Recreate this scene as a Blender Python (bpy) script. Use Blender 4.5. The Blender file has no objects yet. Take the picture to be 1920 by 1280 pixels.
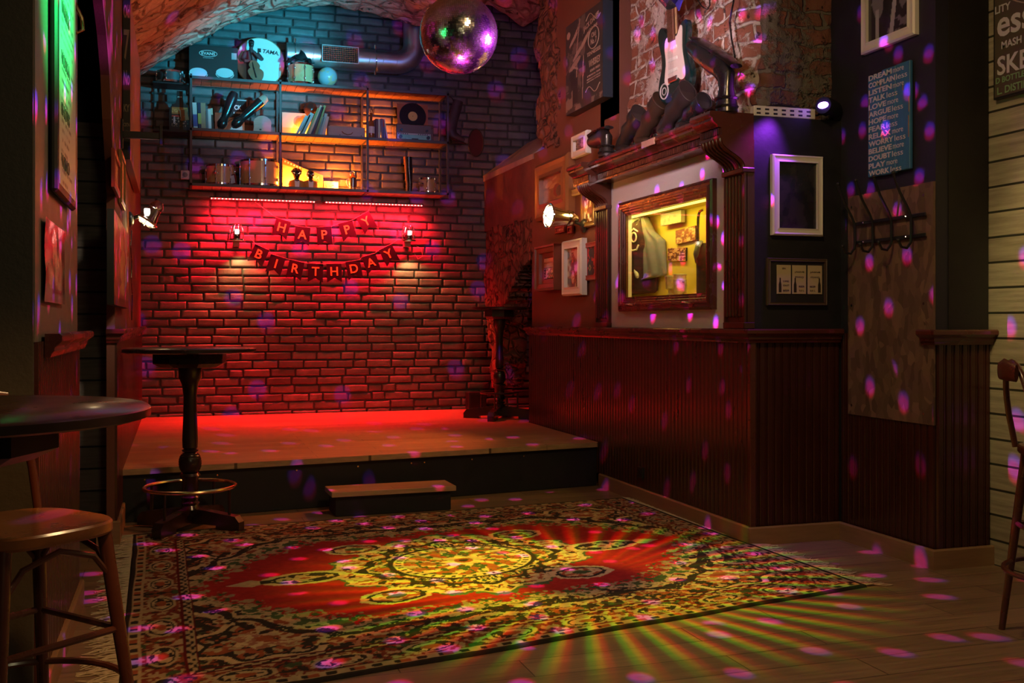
import bpy, math, random
import numpy as np
from mathutils import Vector, Matrix
random.seed(7)
PI = math.pi
R = math.radians
SC = bpy.context.scene
COL = SC.collection

# ------------------------------------------------------------------ camera
FPX = 1950.0
YAW = R(17.8246)
SN, CS = math.sin(YAW), math.cos(YAW)
EYE = 1.3
cam = bpy.data.cameras.new('camera')
cam.sensor_width = 36.0
cam.lens = FPX / 1920 * 36
cam.shift_y = -36 / 1920
cam.clip_start = 0.05
camo = bpy.data.objects.new('camera', cam)
camo.location = (0, 0, EYE)
camo.rotation_euler = (R(90), 0, -YAW)
COL.objects.link(camo)
SC.camera = camo
SC.view_settings.view_transform = 'Standard'
SC.view_settings.look = 'None'
SC.view_settings.gamma = 1.0
SC.view_settings.exposure = 0.0
SC.view_settings.use_curve_mapping = False

def _ray(px, py):
    a = (px - 960) / FPX
    return (SN + a * CS, CS - a * SN, (604 - py) / FPX)
def at_x(px, py, x):
    r = _ray(px, py); t = x / r[0]
    return Vector((x, r[1] * t, EYE + r[2] * t))
def at_y(px, py, y):
    r = _ray(px, py); t = y / r[1]
    return Vector((r[0] * t, y, EYE + r[2] * t))
def at_z(px, py, z):
    r = _ray(px, py); t = (z - EYE) / r[2]
    return Vector((r[0] * t, r[1] * t, z))

# ------------------------------------------------------------------ world
w = bpy.data.worlds.new('world'); SC.world = w
w.use_nodes = True
w.node_tree.nodes['Background'].inputs[0].default_value = (0.5, 0.42, 0.5, 1)
w.node_tree.nodes['Background'].inputs[1].default_value = 0.003

# ------------------------------------------------------------------ lights
def light(name, typ, loc, energy, color, size=0.05, target=None, angle=60, blend=0.5, sx=None, sy=None):
    l = bpy.data.lights.new(name, typ)
    l.energy = energy; l.color = color
    if typ == 'AREA':
        l.shape = 'RECTANGLE'; l.size = sx; l.size_y = sy
    else:
        l.shadow_soft_size = size
    if typ == 'SPOT':
        l.spot_size = R(angle); l.spot_blend = blend
    o = bpy.data.objects.new(name, l)
    o.location = loc
    if target is not None:
        o.rotation_euler = (Vector(target) - Vector(loc)).to_track_quat('-Z', 'Y').to_euler()
    COL.objects.link(o)
    return o

class NT:
    """tiny node helper"""
    def __init__(s, tree): s.t = tree
    def n(s, typ, **kw):
        nd = s.t.nodes.new(typ)
        for k, v in kw.items(): setattr(nd, k, v)
        return nd
    def link(s, a, b): s.t.links.new(a, b)
    def put(s, sock, v):
        if isinstance(v, bpy.types.NodeSocket): s.t.links.new(v, sock)
        else: sock.default_value = v
    def m(s, op, a, b=0.0, c=0.0, clamp=False):
        nd = s.n('ShaderNodeMath', operation=op); nd.use_clamp = clamp
        s.put(nd.inputs[0], a); s.put(nd.inputs[1], b)
        if op in ('MULTIPLY_ADD', 'COMPARE', 'WRAP'): s.put(nd.inputs[2], c)
        return nd.outputs[0]
    def v(s, op, a, b=(0, 0, 0), scale=None):
        nd = s.n('ShaderNodeVectorMath', operation=op)
        s.put(nd.inputs[0], a)
        if op not in ('NORMALIZE', 'LENGTH', 'SCALE'): s.put(nd.inputs[1], b)
        if scale is not None: s.put(nd.inputs[3], scale)
        return nd.outputs['Value'] if op in ('LENGTH', 'DISTANCE', 'DOT_PRODUCT') else nd.outputs[0]
    def step(s, x, e0, e1):
        nd = s.n('ShaderNodeMapRange', interpolation_type='SMOOTHSTEP'); nd.clamp = True
        s.put(nd.inputs[0], x); nd.inputs[1].default_value = e0; nd.inputs[2].default_value = e1
        nd.inputs[3].default_value = 0.0; nd.inputs[4].default_value = 1.0
        return nd.outputs[0]
    def mix(s, f, a, b):
        nd = s.n('ShaderNodeMix', data_type='RGBA')
        s.put(nd.inputs[0], f); s.put(nd.inputs[6], a); s.put(nd.inputs[7], b)
        return nd.outputs[2]
    def noise(s, scale, detail=3, vec=None, rough=0.55):
        nd = s.n('ShaderNodeTexNoise'); nd.inputs['Scale'].default_value = scale
        nd.inputs['Detail'].default_value = detail; nd.inputs['Roughness'].default_value = rough
        if vec is not None: s.link(vec, nd.inputs['Vector'])
        return nd.outputs[0]

BALL = Vector((1.466, 5.514, 2.876)); BALL_R = 0.213
PAR = Vector((3.60, 5.22, 2.57))

# the violet LED par that lights the mirror ball and grazes the dark wall beside it
light('violet_par', 'SPOT', PAR + Vector((-0.06, -0.08, 0.01)), 3200, (0.66, 0.05, 1.0), 0.11, BALL, 14, 0.5)
light('violet_glow', 'SPOT', BALL + Vector((.25, .15, .1)), 42, (0.5, 0.03, 1.0), 0.1, (3.0, 10.9, 3.8), 44, 1.0)  # added soft violet spot for the purple haze right of the ball
light('violet_wash', 'SPOT', (3.37, 5.28, 2.56), 36, (0.36, 0.04, 1.0), 0.03, (3.24, 5.38, 2.15), 78, 0.8)
# the specks the mirror ball throws round the room: light with a pattern
dots = light('mirror_ball_specks', 'POINT', (1.466, 5.36, 2.55), 430, (1, 1, 1), 0.012)
dots.data.use_nodes = True
k = NT(dots.data.node_tree); em = k.t.nodes['Emission']
tc = k.n('ShaderNodeTexCoord'); nrm = k.v('NORMALIZE', tc.outputs['Normal'])
vor = k.n('ShaderNodeTexVoronoi'); vor.inputs['Scale'].default_value = 1.0; vor.inputs['Randomness'].default_value = 0.85
k.link(k.v('SCALE', nrm, scale=8.0), vor.inputs['Vector'])
cen = k.v('NORMALIZE', vor.outputs['Position'])
def blob(off, r):
    d = k.v('DISTANCE', nrm, k.v('ADD', cen, off))
    disc = k.m('SUBTRACT', 1.0, k.step(d, r * 0.7, r * 1.08))
    core = k.m('SUBTRACT', 1.0, k.step(d, 0, r * 0.55))
    return k.m('MULTIPLY', disc, k.m('SUBTRACT', 1.0, k.m('MULTIPLY', core, 0.6)))
rd = blob((0.002, 0.0, -0.0065), 0.0165); bl = blob((-0.001, 0.0, 0.004), 0.0160)
com = k.n('ShaderNodeCombineColor')
k.put(com.inputs[0], k.m('ADD', k.m('MULTIPLY', rd, 0.95), k.m('MULTIPLY', bl, 0.16)))
k.put(com.inputs[1], k.m('MULTIPLY', bl, 0.04))
k.put(com.inputs[2], k.m('ADD', k.m('MULTIPLY', rd, 0.12), k.m('MULTIPLY', bl, 1.0)))
k.link(com.outputs[0], em.inputs['Color']); em.inputs['Strength'].default_value = 1.0
# yellow sunburst projector over the rug, seen as fanning red and green edged rays on the floor
PRO = Vector((1.95, 4.2, 3.6))
pro = light('sunburst_projector', 'POINT', PRO, 1150, (1, 1, 1), 0.012)
pro.data.use_nodes = True
k = NT(pro.data.node_tree); em = k.t.nodes['Emission']
tc = k.n('ShaderNodeTexCoord'); nrm = k.v('NORMALIZE', tc.outputs['Normal'])
sp = k.n('ShaderNodeSeparateXYZ'); k.link(nrm, sp.inputs[0])
dn = k.m('MAXIMUM', k.m('MULTIPLY', sp.outputs[2], -1), 0.05)
fx = k.m('MULTIPLY_ADD', k.m('DIVIDE', sp.outputs[0], dn), PRO.z, PRO.x)   # where this ray meets the floor
fy = k.m('MULTIPLY_ADD', k.m('DIVIDE', sp.outputs[1], dn), PRO.z, PRO.y)
ux = k.m('SUBTRACT', fx, 1.93); uy = k.m('SUBTRACT', fy, 4.86)
rad = k.m('SQRT', k.m('ADD', k.m('MULTIPLY', ux, ux), k.m('MULTIPLY', uy, uy)))
ang = k.m('ARCTAN2', uy, ux)
def rays(ph):
    s_ = k.m('SINE', k.m('MULTIPLY_ADD', ang, 46.0, ph))
    return k.step(s_, -0.2, 0.9)
rim = k.step(rad, 0.2, 0.55)
out_ = k.m('SUBTRACT', 1.0, k.step(rad, 0.75, 1.65))
# soft even yellow pool over the medallion
px_ = k.m('SUBTRACT', fx, 1.42); py_ = k.m('MULTIPLY', k.m('SUBTRACT', fy, 5.25), 1.2)
pr_ = k.m('SQRT', k.m('ADD', k.m('MULTIPLY', px_, px_), k.m('MULTIPLY', py_, py_)))
pool = k.m('SUBTRACT', 1.0, k.step(pr_, 0.35, 1.15))
hub = k.m('SUBTRACT', 1.0, k.m('MULTIPLY', k.m('SUBTRACT', 1.0, k.step(rad, 0.22, 0.42)), 0.92))
inside = k.m('SUBTRACT', 1.0, k.step(rad, 0.6, 1.05))     # rays melt into yellow near the middle
def chan(ph, fl):
    ry = k.m('MULTIPLY', k.m('MULTIPLY', rim, out_), k.m('MAXIMUM', rays(ph), k.m('MULTIPLY', inside, fl)))
    return k.m('MULTIPLY', k.m('ADD', k.m('MULTIPLY', ry, 0.62), k.m('MULTIPLY', pool, 0.52)), hub)
com = k.n('ShaderNodeCombineColor')
k.put(com.inputs[0], k.m('MULTIPLY', chan(0.0, 0.55), 1.0))
k.put(com.inputs[1], k.m('MULTIPLY', chan(1.25, 0.5), 0.86))
k.put(com.inputs[2], 0.0)
k.link(com.outputs[0], em.inputs['Color']); em.inputs['Strength'].default_value = 1.0

# green flood on the near left pillar
light('green_flood', 'SPOT', (1.3, 3.9, 3.3), 900, (0.0, 1.0, 0.20), 0.05, (-0.44, 4.2, 2.62), 30, 0.8)
# cyan flood for the vault's lip and the things on top of the shelves
light('cyan_flood', 'SPOT', (2.35, 7.6, 3.35), 620, (0.03, 0.72, 1.0), 0.03, (0.65, 10.8, 4.15), 35, 0.8)
light('blue_wash', 'SPOT', (2.6, 7.4, 3.6), 45, (0.06, 0.30, 1.0), 0.06, (1.3, 11.0, 3.8), 60, 0.9)
light('cyan_vault', 'SPOT', (1.9, 8.8, 3.3), 55, (0.05, 0.75, 1.0), 0.04, (1.0, 10.3, 4.4), 75, 0.9)  # extra cyan spot, added to brighten the vault
light('shelf_front', 'SPOT', (1.9, 6.4, 2.9), 60, (1.0, 0.72, 0.66), 0.1, (1.5, 10.8, 3.0), 34, 0.9)  # added pinkish fill on the front of the shelves
# red LED strips under the shelves
for x0, x1 in ((0.31, 1.36), (1.46, 2.51)):
    rl = light('red_strip_light', 'AREA', ((x0 + x1) / 2, 10.90, 2.53), 72, (1.0, 0.004, 0.014), target=((x0 + x1) / 2, 10.99, 1.6), sx=x1 - x0, sy=0.02)
    rl.data.spread = R(104)
    rl = light('red_strip_near', 'AREA', ((x0 + x1) / 2, 10.86, 2.53), 9, (1.0, 0.004, 0.014), target=((x0 + x1) / 2, 11.04, 2.30), sx=x1 - x0, sy=0.02)
    rl.data.spread = R(150)
# warm lamps tucked among the things on the shelves
light('shelf_lamp', 'POINT', (1.13, 10.86, 2.74), 34, (1.0, 0.20, 0.018), 0.02)
light('shelf_lamp', 'POINT', (1.58, 10.88, 2.74), 26, (1.0, 0.20, 0.018), 0.02)
light('shelf_lamp', 'POINT', (1.22, 10.88, 3.26), 18, (1.0, 0.20, 0.018), 0.02)
light('shelf_lamp', 'POINT', (2.0, 10.90, 3.27), 18, (1.0, 0.20, 0.018), 0.02)
# amber glow of the spot lamps on the side walls
light('amber_right', 'SPOT', (2.84, 8.0, 2.2), 210, (1.0, 0.20, 0.045), 0.07, (1.0, 8.2, .35), 74, 0.9)
light('amber_high', 'SPOT', (2.6, 6.9, 3.2), 150, (1.0, 0.20, 0.06), 0.1, (-0.3, 8.2, 3.7), 42, 0.9)
light('amber_left', 'SPOT', (-0.05, 8.1, 2.2), 80, (1.0, 0.36, 0.10), 0.05, (3.2, 8.2, 2.9), 66, 0.8)
light('lamp_right_back', 'POINT', (3.09, 7.95, 2.2), 1.6, (1.0, 0.55, 0.12), 0.03)
light('lamp_left_back', 'POINT', (-0.24, 8.15, 2.02), 1.2, (1.0, 0.6, 0.2), 0.02)
# bulkhead lamps throw light down the bricks
for p in (at_y(444, 470, 10.88), at_y(765, 478, 10.88)):
    light('bulkhead_glow', 'SPOT', p, 9, (1.0, 0.62, 0.2), 0.015, p + Vector((0.1, 0.11, -0.5)), 120, 0.6)
# fluorescent tube inside the display case
light('case_tube', 'AREA', (3.245, 6.65, 2.075), 5.2, (1.0, 0.78, 0.10), target=(3.36, 6.65, 1.6), sx=1.5, sy=0.05)
# dim warm light on the right-hand plank wall and the near floor
light('plank_wash', 'SPOT', (3.4, 3.2, 3.2), 150, (1.0, 0.78, 0.3), 0.1, (4.2, 3.8, 2.0), 42, 0.9)
light('floor_fill', 'AREA', (1.8, 3.2, 3.6), 34, (1.0, 0.62, 0.28), target=(1.6, 5.2, 0), sx=0.35, sy=0.35)
light('room_fill', 'AREA', (0.9, -0.8, 2.5), 9, (1.0, 0.85, 0.45), target=(1.6, 5.0, 1.4), sx=0.6, sy=0.4)
light('passage_fill', 'SPOT', (0.6, 4.4, 2.7), 70, (1.0, 0.8, 0.6), 0.1, (-0.55, 6.8, 1.3), 24, 0.9)  # added fill to bring out the plank wall, no lamp stands here
light('stool_glow', 'SPOT', (0.3, 1.8, 2.6), 95, (1.0, 0.42, 0.10), 0.1, (-0.45, 3.2, 0.7), 40, 0.8)
light('brick_wash', 'SPOT', (1.6, 4.6, 3.0), 270, (1.0, 0.68, 0.70), 0.15, (3.3, 6.8, 2.95), 56, 0.9)

# ------------------------------------------------------------------ materials
MATS = {}
def mat(name, color, rough=0.5, metal=0.0, emit=None, es=1.0, var=0.0, vscale=8.0, bump=0.0, bscale=30.0, coat=0.0, stretch=None, attr=None, spec=0.5):
    if name in MATS: return MATS[name]
    m = bpy.data.materials.new(name); m.use_nodes = True
    k = NT(m.node_tree); b = k.t.nodes['Principled BSDF']
    b.inputs['Roughness'].default_value = rough
    b.inputs['Metallic'].default_value = metal
    b.inputs['Specular IOR Level'].default_value = spec
    if coat: b.inputs['Coat Weight'].default_value = coat; b.inputs['Coat Roughness'].default_value = 0.15
    tc = k.n('ShaderNodeTexCoord'); vec = tc.outputs['Object']
    if stretch:
        mp = k.n('ShaderNodeMapping'); mp.inputs['Scale'].default_value = stretch
        k.link(vec, mp.inputs[0]); vec = mp.outputs[0]
    c = (*color, 1)
    if attr:
        a = k.n('ShaderNodeAttribute'); a.attribute_name = attr
        c = a.outputs['Color']
    if var > 0:
        f = k.noise(vscale, 4, vec)
        f2 = k.m('MULTIPLY_ADD', k.m('SUBTRACT', f, 0.5), 2.4 * var, 1.0)
        c = k.v('SCALE', c if attr else tuple(color), scale=f2)
        r_ = k.m('MULTIPLY_ADD', k.m('SUBTRACT', f, 0.5), 0.35, rough, clamp=True)
        k.link(r_, b.inputs['Roughness'])
    k.put(b.inputs['Base Color'], c)
    if emit:
        b.inputs['Emission Color'].default_value = (*emit, 1)
        b.inputs['Emission Strength'].default_value = es
    if bump > 0:
        bp = k.n('ShaderNodeBump'); bp.inputs['Strength'].default_value = bump; bp.inputs['Distance'].default_value = 0.01
        k.link(k.noise(bscale, 5, vec), bp.inputs['Height']); k.link(bp.outputs[0], b.inputs['Normal'])
    MATS[name] = m
    return m

def axes(k, vec, sw):
    if not sw: return vec
    a = k.n('ShaderNodeSeparateXYZ'); k.link(vec, a.inputs[0]); c = k.n('ShaderNodeCombineXYZ')
    for i, ch in enumerate(sw): k.link(a.outputs['xyz'.index(ch)], c.inputs[i])
    return c.outputs[0]
def plank_mat(name, c1, c2, cm, length, width, rough=0.45, vertical=False, swap=None, mort=0.012, grain=1.0):
    m = bpy.data.materials.new(name); m.use_nodes = True
    k = NT(m.node_tree); b = k.t.nodes['Principled BSDF']
    tc = k.n('ShaderNodeTexCoord'); mp = k.n('ShaderNodeMapping'); k.link(axes(k, tc.outputs['Object'], swap), mp.inputs[0])
    br = k.n('ShaderNodeTexBrick'); br.offset = 0.37; br.squash = 1.0
    br.inputs['Scale'].default_value = 1.0
    br.inputs['Brick Width'].default_value = length; br.inputs['Row Height'].default_value = width
    br.inputs['Mortar Size'].default_value = mort * width; br.inputs['Mortar Smooth'].default_value = 0.2
    br.inputs['Color1'].default_value = (*c1, 1); br.inputs['Color2'].default_value = (*c2, 1); br.inputs['Mortar'].default_value = (*cm, 1)
    k.link(mp.outputs[0], br.inputs['Vector'])
    m2 = k.n('ShaderNodeMapping'); m2.inputs['Scale'].default_value = (1.5, 22, 22); k.link(mp.outputs[0], m2.inputs[0])
    g = k.noise(2.0, 6, m2.outputs[0], 0.65)
    f = k.m('MULTIPLY_ADD', k.m('SUBTRACT', g, 0.5), 1.5 * grain, 1.0)
    k.link(k.v('SCALE', br.outputs[0], scale=f), b.inputs['Base Color'])
    k.link(k.m('MULTIPLY_ADD', g, 0.3, rough - 0.15), b.inputs['Roughness'])
    bp = k.n('ShaderNodeBump'); bp.inputs['Strength'].default_value = 0.25; bp.inputs['Distance'].default_value = 0.004
    k.link(k.m('SUBTRACT', g, k.m('MULTIPLY', br.outputs[1], 2.0)), bp.inputs['Height']); k.link(bp.outputs[0], b.inputs['Normal'])
    return m

def wood(name, color, rough=0.35, coat=0.2):
    return mat(name, color, rough, var=0.35, vscale=3, stretch=(1, 1, 1), coat=coat)

M_floor = plank_mat('floor_planks', (0.20, 0.125, 0.07), (0.27, 0.17, 0.095), (0.04, 0.025, 0.015), 1.25, 0.19, 0.42)
M_deck = plank_mat('stage_planks', (0.36, 0.22, 0.12), (0.46, 0.29, 0.16), (0.10, 0.06, 0.035), 1.3, 0.13, 0.4)
M_greyplank = plank_mat('grey_planks', (0.22, 0.19, 0.16), (0.30, 0.26, 0.22), (0.02, 0.02, 0.018), 2.4, 0.135, 0.6, swap='xzy', mort=0.05)
M_rightplank = plank_mat('pale_planks', (0.34, 0.29, 0.20), (0.42, 0.37, 0.27), (0.03, 0.03, 0.02), 2.4, 0.135, 0.6, swap='yzx', mort=0.05)
M_mahog = mat('mahogany', (0.045, 0.011, 0.007), 0.33, var=0.35, vscale=4, stretch=(3, 3, 0.6), coat=0.35)
M_mahogh = mat('mahogany_moulding', (0.08, 0.018, 0.011), 0.27, var=0.25, vscale=4, coat=0.5)
M_darkwood = mat('dark_table_wood', (0.022, 0.011, 0.008), 0.3, var=0.3, vscale=6, coat=0.3)
M_oak = mat('oak_skirting', (0.30, 0.17, 0.085), 0.45, var=0.25, vscale=5, stretch=(1, 1, 8))
M_brownwall = mat('brown_plaster', (0.16, 0.055, 0.035), 0.75, var=0.18, vscale=2, bump=0.15, bscale=60)
M_black = mat('black_paint', (0.012, 0.012, 0.014), 0.55, var=0.2, bump=0.1, bscale=40)
M_navy = mat('dark_navy_paint', (0.018, 0.017, 0.028), 0.6, var=0.2, bump=0.1, bscale=40)
M_olive = mat('dark_pillar_paint', (0.055, 0.052, 0.045), 0.6, var=0.15, bump=0.12, bscale=50)
M_postbrown = mat('post_dark_brown', (0.013, 0.010, 0.008), 0.7, var=0.15, bump=0.12, bscale=50)
M_pillarside = mat('pale_pillar_paint', (0.16, 0.15, 0.14), 0.5, var=0.12, bump=0.1, bscale=50)
M_metal = mat('black_metal', (0.02, 0.02, 0.022), 0.4, metal=0.3, var=0.15)
M_shelfmetal = mat('shelf_steel', (0.085, 0.085, 0.09), 0.5, metal=0.1, var=0.15)
M_shelfwood = mat('shelf_wood', (0.42, 0.22, 0.11), 0.6, var=0.35, vscale=6, stretch=(6, 1, 1), bump=0.2)
M_chrome = mat('chrome', (0.85, 0.85, 0.88), 0.12, metal=1.0)
M_brass = mat('aged_brass', (0.75, 0.52, 0.25), 0.25, metal=1.0)
M_galv = mat('galvanised_duct', (0.62, 0.65, 0.68), 0.36, metal=0.9, var=0.12, vscale=14)
M_whitepaint = mat('white_frame_paint', (0.72, 0.70, 0.66), 0.45, var=0.06)
M_panelwhite = mat('white_embossed_panel', (0.62, 0.57, 0.55), 0.7, var=0.06, vscale=60, bump=0.25, bscale=90)
M_vcol = mat('printed_surface', (1, 1, 1), 0.45, attr='Col')
M_vcolg = mat('glossy_print', (1, 1, 1), 0.22, attr='Col', coat=0.3)
M_rubber = mat('black_leather', (0.012, 0.011, 0.012), 0.28, var=0.25, coat=0.3)
M_leather = mat('worn_brown_leather', (0.035, 0.018, 0.011), 0.5, var=0.4, vscale=12, bump=0.2)
M_maple = mat('maple_drum_shell', (0.62, 0.40, 0.20), 0.3, var=0.1, coat=0.4)
M_skin = mat('drum_head', (0.8, 0.8, 0.78), 0.5)
M_glass = None
def glassmat():
    global M_glass
    if M_glass: return M_glass
    m = bpy.data.materials.new('clear_glass'); m.use_nodes = True
    k = NT(m.node_tree)
    for n in list(k.t.nodes): k.t.nodes.remove(n)
    o = k.n('ShaderNodeOutputMaterial'); tr = k.n('ShaderNodeBsdfTransparent'); gl = k.n('ShaderNodeBsdfGlossy')
    gl.inputs['Roughness'].default_value = 0.03
    lw = k.n('ShaderNodeLayerWeight'); fa = k.m('MULTIPLY_ADD', k.m('POWER', lw.outputs['Facing'], 4.0), 0.35, 0.015)
    mx = k.n('ShaderNodeMixShader'); k.link(fa, mx.inputs[0]); k.link(tr.outputs[0], mx.inputs[1]); k.link(gl.outputs[0], mx.inputs[2])
    k.link(mx.outputs[0], o.inputs[0])
    M_glass = m
    return m

# ------------------------------------------------------------------ mesh builder
class MB:
    def __init__(s): s.v = []; s.f = []; s.m = []; s.cur = 0
    def add(s, vs, fs):
        o = len(s.v); s.v += [tuple(p) for p in vs]
        for f in fs: s.f.append(tuple(i + o for i in f)); s.m.append(s.cur)
        return s
    def mi(s, i): s.cur = i; return s
    def box(s, lo, hi, rot=None, bev=0.0):
        lo = Vector(lo); hi = Vector(hi); c = (lo + hi) / 2; h = (hi - lo) / 2
        h = Vector((abs(h.x), abs(h.y), abs(h.z)))
        b = min(bev, min(h) * 0.9)
        vs = []; fs = []
        if b <= 0:
            vs = [Vector((x * h.x, y * h.y, z * h.z)) for z in (-1, 1) for y in (-1, 1) for x in (-1, 1)]
            fs = [(0, 2, 3, 1), (4, 5, 7, 6), (0, 1, 5, 4), (2, 6, 7, 3), (0, 4, 6, 2), (1, 3, 7, 5)]
        else:
            idx = {}
            for x in (-1, 1):
                for y in (-1, 1):
                    for z in (-1, 1):
                        for ax in range(3):
                            p = [x * (h.x - b), y * (h.y - b), z * (h.z - b)]
                            p[ax] = (x, y, z)[ax] * h[ax]
                            idx[(x, y, z, ax)] = len(vs); vs.append(Vector(p))
            for ax in range(3):
                a, c2 = (ax + 1) % 3, (ax + 2) % 3
                for sgn in (-1, 1):
                    q = []
                    for u, v in ((-1, -1), (1, -1), (1, 1), (-1, 1)):
                        t = [0, 0, 0]; t[ax] = sgn; t[a] = u; t[c2] = v
                        q.append(idx[(*t, ax)])
                    fs.append(tuple(q if sgn > 0 else q[::-1]))
                    # edge bevels between ax face and a face
                for s1 in (-1, 1):
                    for s2 in (-1, 1):
                        t0 = [0, 0, 0]; t1 = [0, 0, 0]
                        t0[ax] = t1[ax] = s1; t0[a] = t1[a] = s2; t0[c2] = -1; t1[c2] = 1
                        q = (idx[(*t0, ax)], idx[(*t1, ax)], idx[(*t1, a)], idx[(*t0, a)])
                        fs.append(q if s1 * s2 < 0 else q[::-1])
            for x in (-1, 1):
                for y in (-1, 1):
                    for z in (-1, 1):
                        q = [idx[(x, y, z, i)] for i in range(3)]
                        fs.append(tuple(q if x * y * z > 0 else q[::-1]))
        if rot is not None: vs = [rot @ p for p in vs]
        return s.add([p + c for p in vs], fs)
    def lathe(s, prof, c=(0, 0, 0), n=24, axis='z', cap=True, sq=1.0):
        c = Vector(c); vs = []; fs = []
        for r, z in prof:
            for i in range(n):
                a = 2 * PI * i / n
                p = Vector((r * math.cos(a), r * math.sin(a) * sq, z))
                if axis == 'x': p = Vector((p.z, p.x, p.y))
                if axis == 'y': p = Vector((p.x, p.z, -p.y)) if False else Vector((p.y, p.z, p.x))
                vs.append(c + p)
        for j in range(len(prof) - 1):
            for i in range(n):
                k = (i + 1) % n
                fs.append((j * n + i, j * n + k, (j + 1) * n + k, (j + 1) * n + i))
        if cap:
            fs.append(tuple(range(n - 1, -1, -1))); fs.append(tuple(range((len(prof) - 1) * n, len(prof) * n)))
        return s.add(vs, fs)
    def tube(s, pts, r, n=8, closed=False):
        pts = [Vector(p) for p in pts]; N = len(pts)
        rs = r if isinstance(r, (list, tuple)) else [r] * N
        vs = []; fs = []; up = None
        for i, p in enumerate(pts):
            if closed: d = (pts[(i + 1) % N] - pts[i - 1])
            else: d = pts[min(i + 1, N - 1)] - pts[max(i - 1, 0)]
            if d.length < 1e-9: d = Vector((0, 0, 1))
            d.normalize()
            if up is None:
                up = Vector((0, 0, 1)) if abs(d.z) < 0.9 else Vector((1, 0, 0))
            a = (up - d * up.dot(d)).normalized(); b = d.cross(a); up = a
            for j in range(n):
                t = 2 * PI * j / n
                vs.append(p + (a * math.cos(t) + b * math.sin(t)) * rs[i])
        for i in range(N if closed else N - 1):
            i2 = (i + 1) % N
            for j in range(n):
                k = (j + 1) % n
                fs.append((i * n + j, i * n + k, i2 * n + k, i2 * n + j))
        if not closed:
            fs.append(tuple(range(n - 1, -1, -1))); fs.append(tuple(range((N - 1) * n, N * n)))
        return s.add(vs, fs)
    def loft(s, secs, side=(0, 1, 0), n=16):
        """secs: (point, half width along side, half height across)"""
        side = Vector(side); vs = []; fs = []; N = len(secs)
        P = [Vector(q[0]) for q in secs]
        for i, (p, a, b) in enumerate(secs):
            d = (P[min(i + 1, N - 1)] - P[max(i - 1, 0)]).normalized()
            u = (side - d * side.dot(d)).normalized(); v = d.cross(u)
            for j in range(n):
                t = 2 * PI * j / n
                vs.append(P[i] + u * (a * math.cos(t)) + v * (b * math.sin(t)))
        for i in range(N - 1):
            for j in range(n):
                k = (j + 1) % n
                fs.append((i * n + j, i * n + k, (i + 1) * n + k, (i + 1) * n + j))
        fs.append(tuple(range(n - 1, -1, -1))); fs.append(tuple(range((N - 1) * n, N * n)))
        return s.add(vs, fs)
    def ball(s, c, r, n=16, sc=(1, 1, 1)):
        prof = [(math.sin(PI * i / n) * 1.0, -math.cos(PI * i / n)) for i in range(n + 1)]
        c = Vector(c); vs = []; fs = []
        m_ = n * 2
        for a, z in prof:
            a = max(a, 1e-4)
            for i in range(m_):
                t = 2 * PI * i / m_
                vs.append(c + Vector((a * math.cos(t) * r * sc[0], a * math.sin(t) * r * sc[1], z * r * sc[2])))
        for j in range(n):
            for i in range(m_):
                k = (i + 1) % m_
                fs.append((j * m_ + i, j * m_ + k, (j + 1) * m_ + k, (j + 1) * m_ + i))
        return s.add(vs, fs)
    def prism(s, poly, y0, y1, plane='xz'):
        """poly of 2-D points; extruded along the third axis y0..y1. plane xz|yz|xy"""
        def mk(u, v, t):
            return {'xz': (u, t, v), 'yz': (t, u, v), 'xy': (u, v, t)}[plane]
        n = len(poly)
        vs = [mk(u, v, y0) for u, v in poly] + [mk(u, v, y1) for u, v in poly]
        fs = [tuple(range(n)), tuple(range(2 * n - 1, n - 1, -1))]
        for i in range(n):
            j = (i + 1) % n
            fs.append((i, i + n, j + n, j))
        return s.add(vs, fs)
    def sweep(s, prof, path, closed=False, up=(0, 0, 1)):
        """rectangular-ish moulding: prof = list of (out, up) swept along horizontal path points (mitred)"""
        P = [Vector(p) for p in path]; N = len(P); vs = []; fs = []; up = Vector(up)
        for i, p in enumerate(P):
            if closed: a = (p - P[i - 1]).normalized(); b = (P[(i + 1) % N] - p).normalized()
            else:
                a = (p - P[i - 1]).normalized() if i else (P[1] - p).normalized()
                b = (P[i + 1] - p).normalized() if i < N - 1 else a
            na = a.cross(up); nb = b.cross(up); m_ = (na + nb).normalized()
            m_ = m_ / max(m_.dot(na), 0.3)
            for o, u in prof: vs.append(p + m_ * o + up * u)
        L = len(prof)
        for i in range(N if closed else N - 1):
            i2 = (i + 1) % N
            for j in range(L):
                k = (j + 1) % L
                fs.append((i * L + j, i2 * L + j, i2 * L + k, i * L + k))
        if not closed: fs.append(tuple(range(L))); fs.append(tuple(range((N - 1) * L + L - 1, (N - 1) * L - 1, -1)))
        return s.add(vs, fs)
    def build(s, name, mats, parent=None, smooth=False, label=None, off=None):
        me = bpy.data.meshes.new(name)
        vs = s.v
        if off is not None: vs = [(a - off[0], b - off[1], c - off[2]) for a, b, c in vs]
        me.from_pydata(vs, [], s.f)
        if not isinstance(mats, (list, tuple)): mats = [mats]
        for m_ in mats: me.materials.append(m_)
        if len(mats) > 1: me.polygons.foreach_set('material_index', s.m)
        me.update()
        if smooth:
            me.polygons.foreach_set('use_smooth', [True] * len(s.f))
            try: me.set_sharp_from_angle(angle=R(38))
            except Exception: pass
        o = bpy.data.objects.new(name, me); COL.objects.link(o)
        if parent is not None: o.parent = parent
        if label: o['label'] = label
        return o

def fix_normals(o):
    import bmesh
    bm = bmesh.new(); bm.from_mesh(o.data); bmesh.ops.recalc_face_normals(bm, faces=bm.faces); bm.to_mesh(o.data); bm.free(); return o

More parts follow.
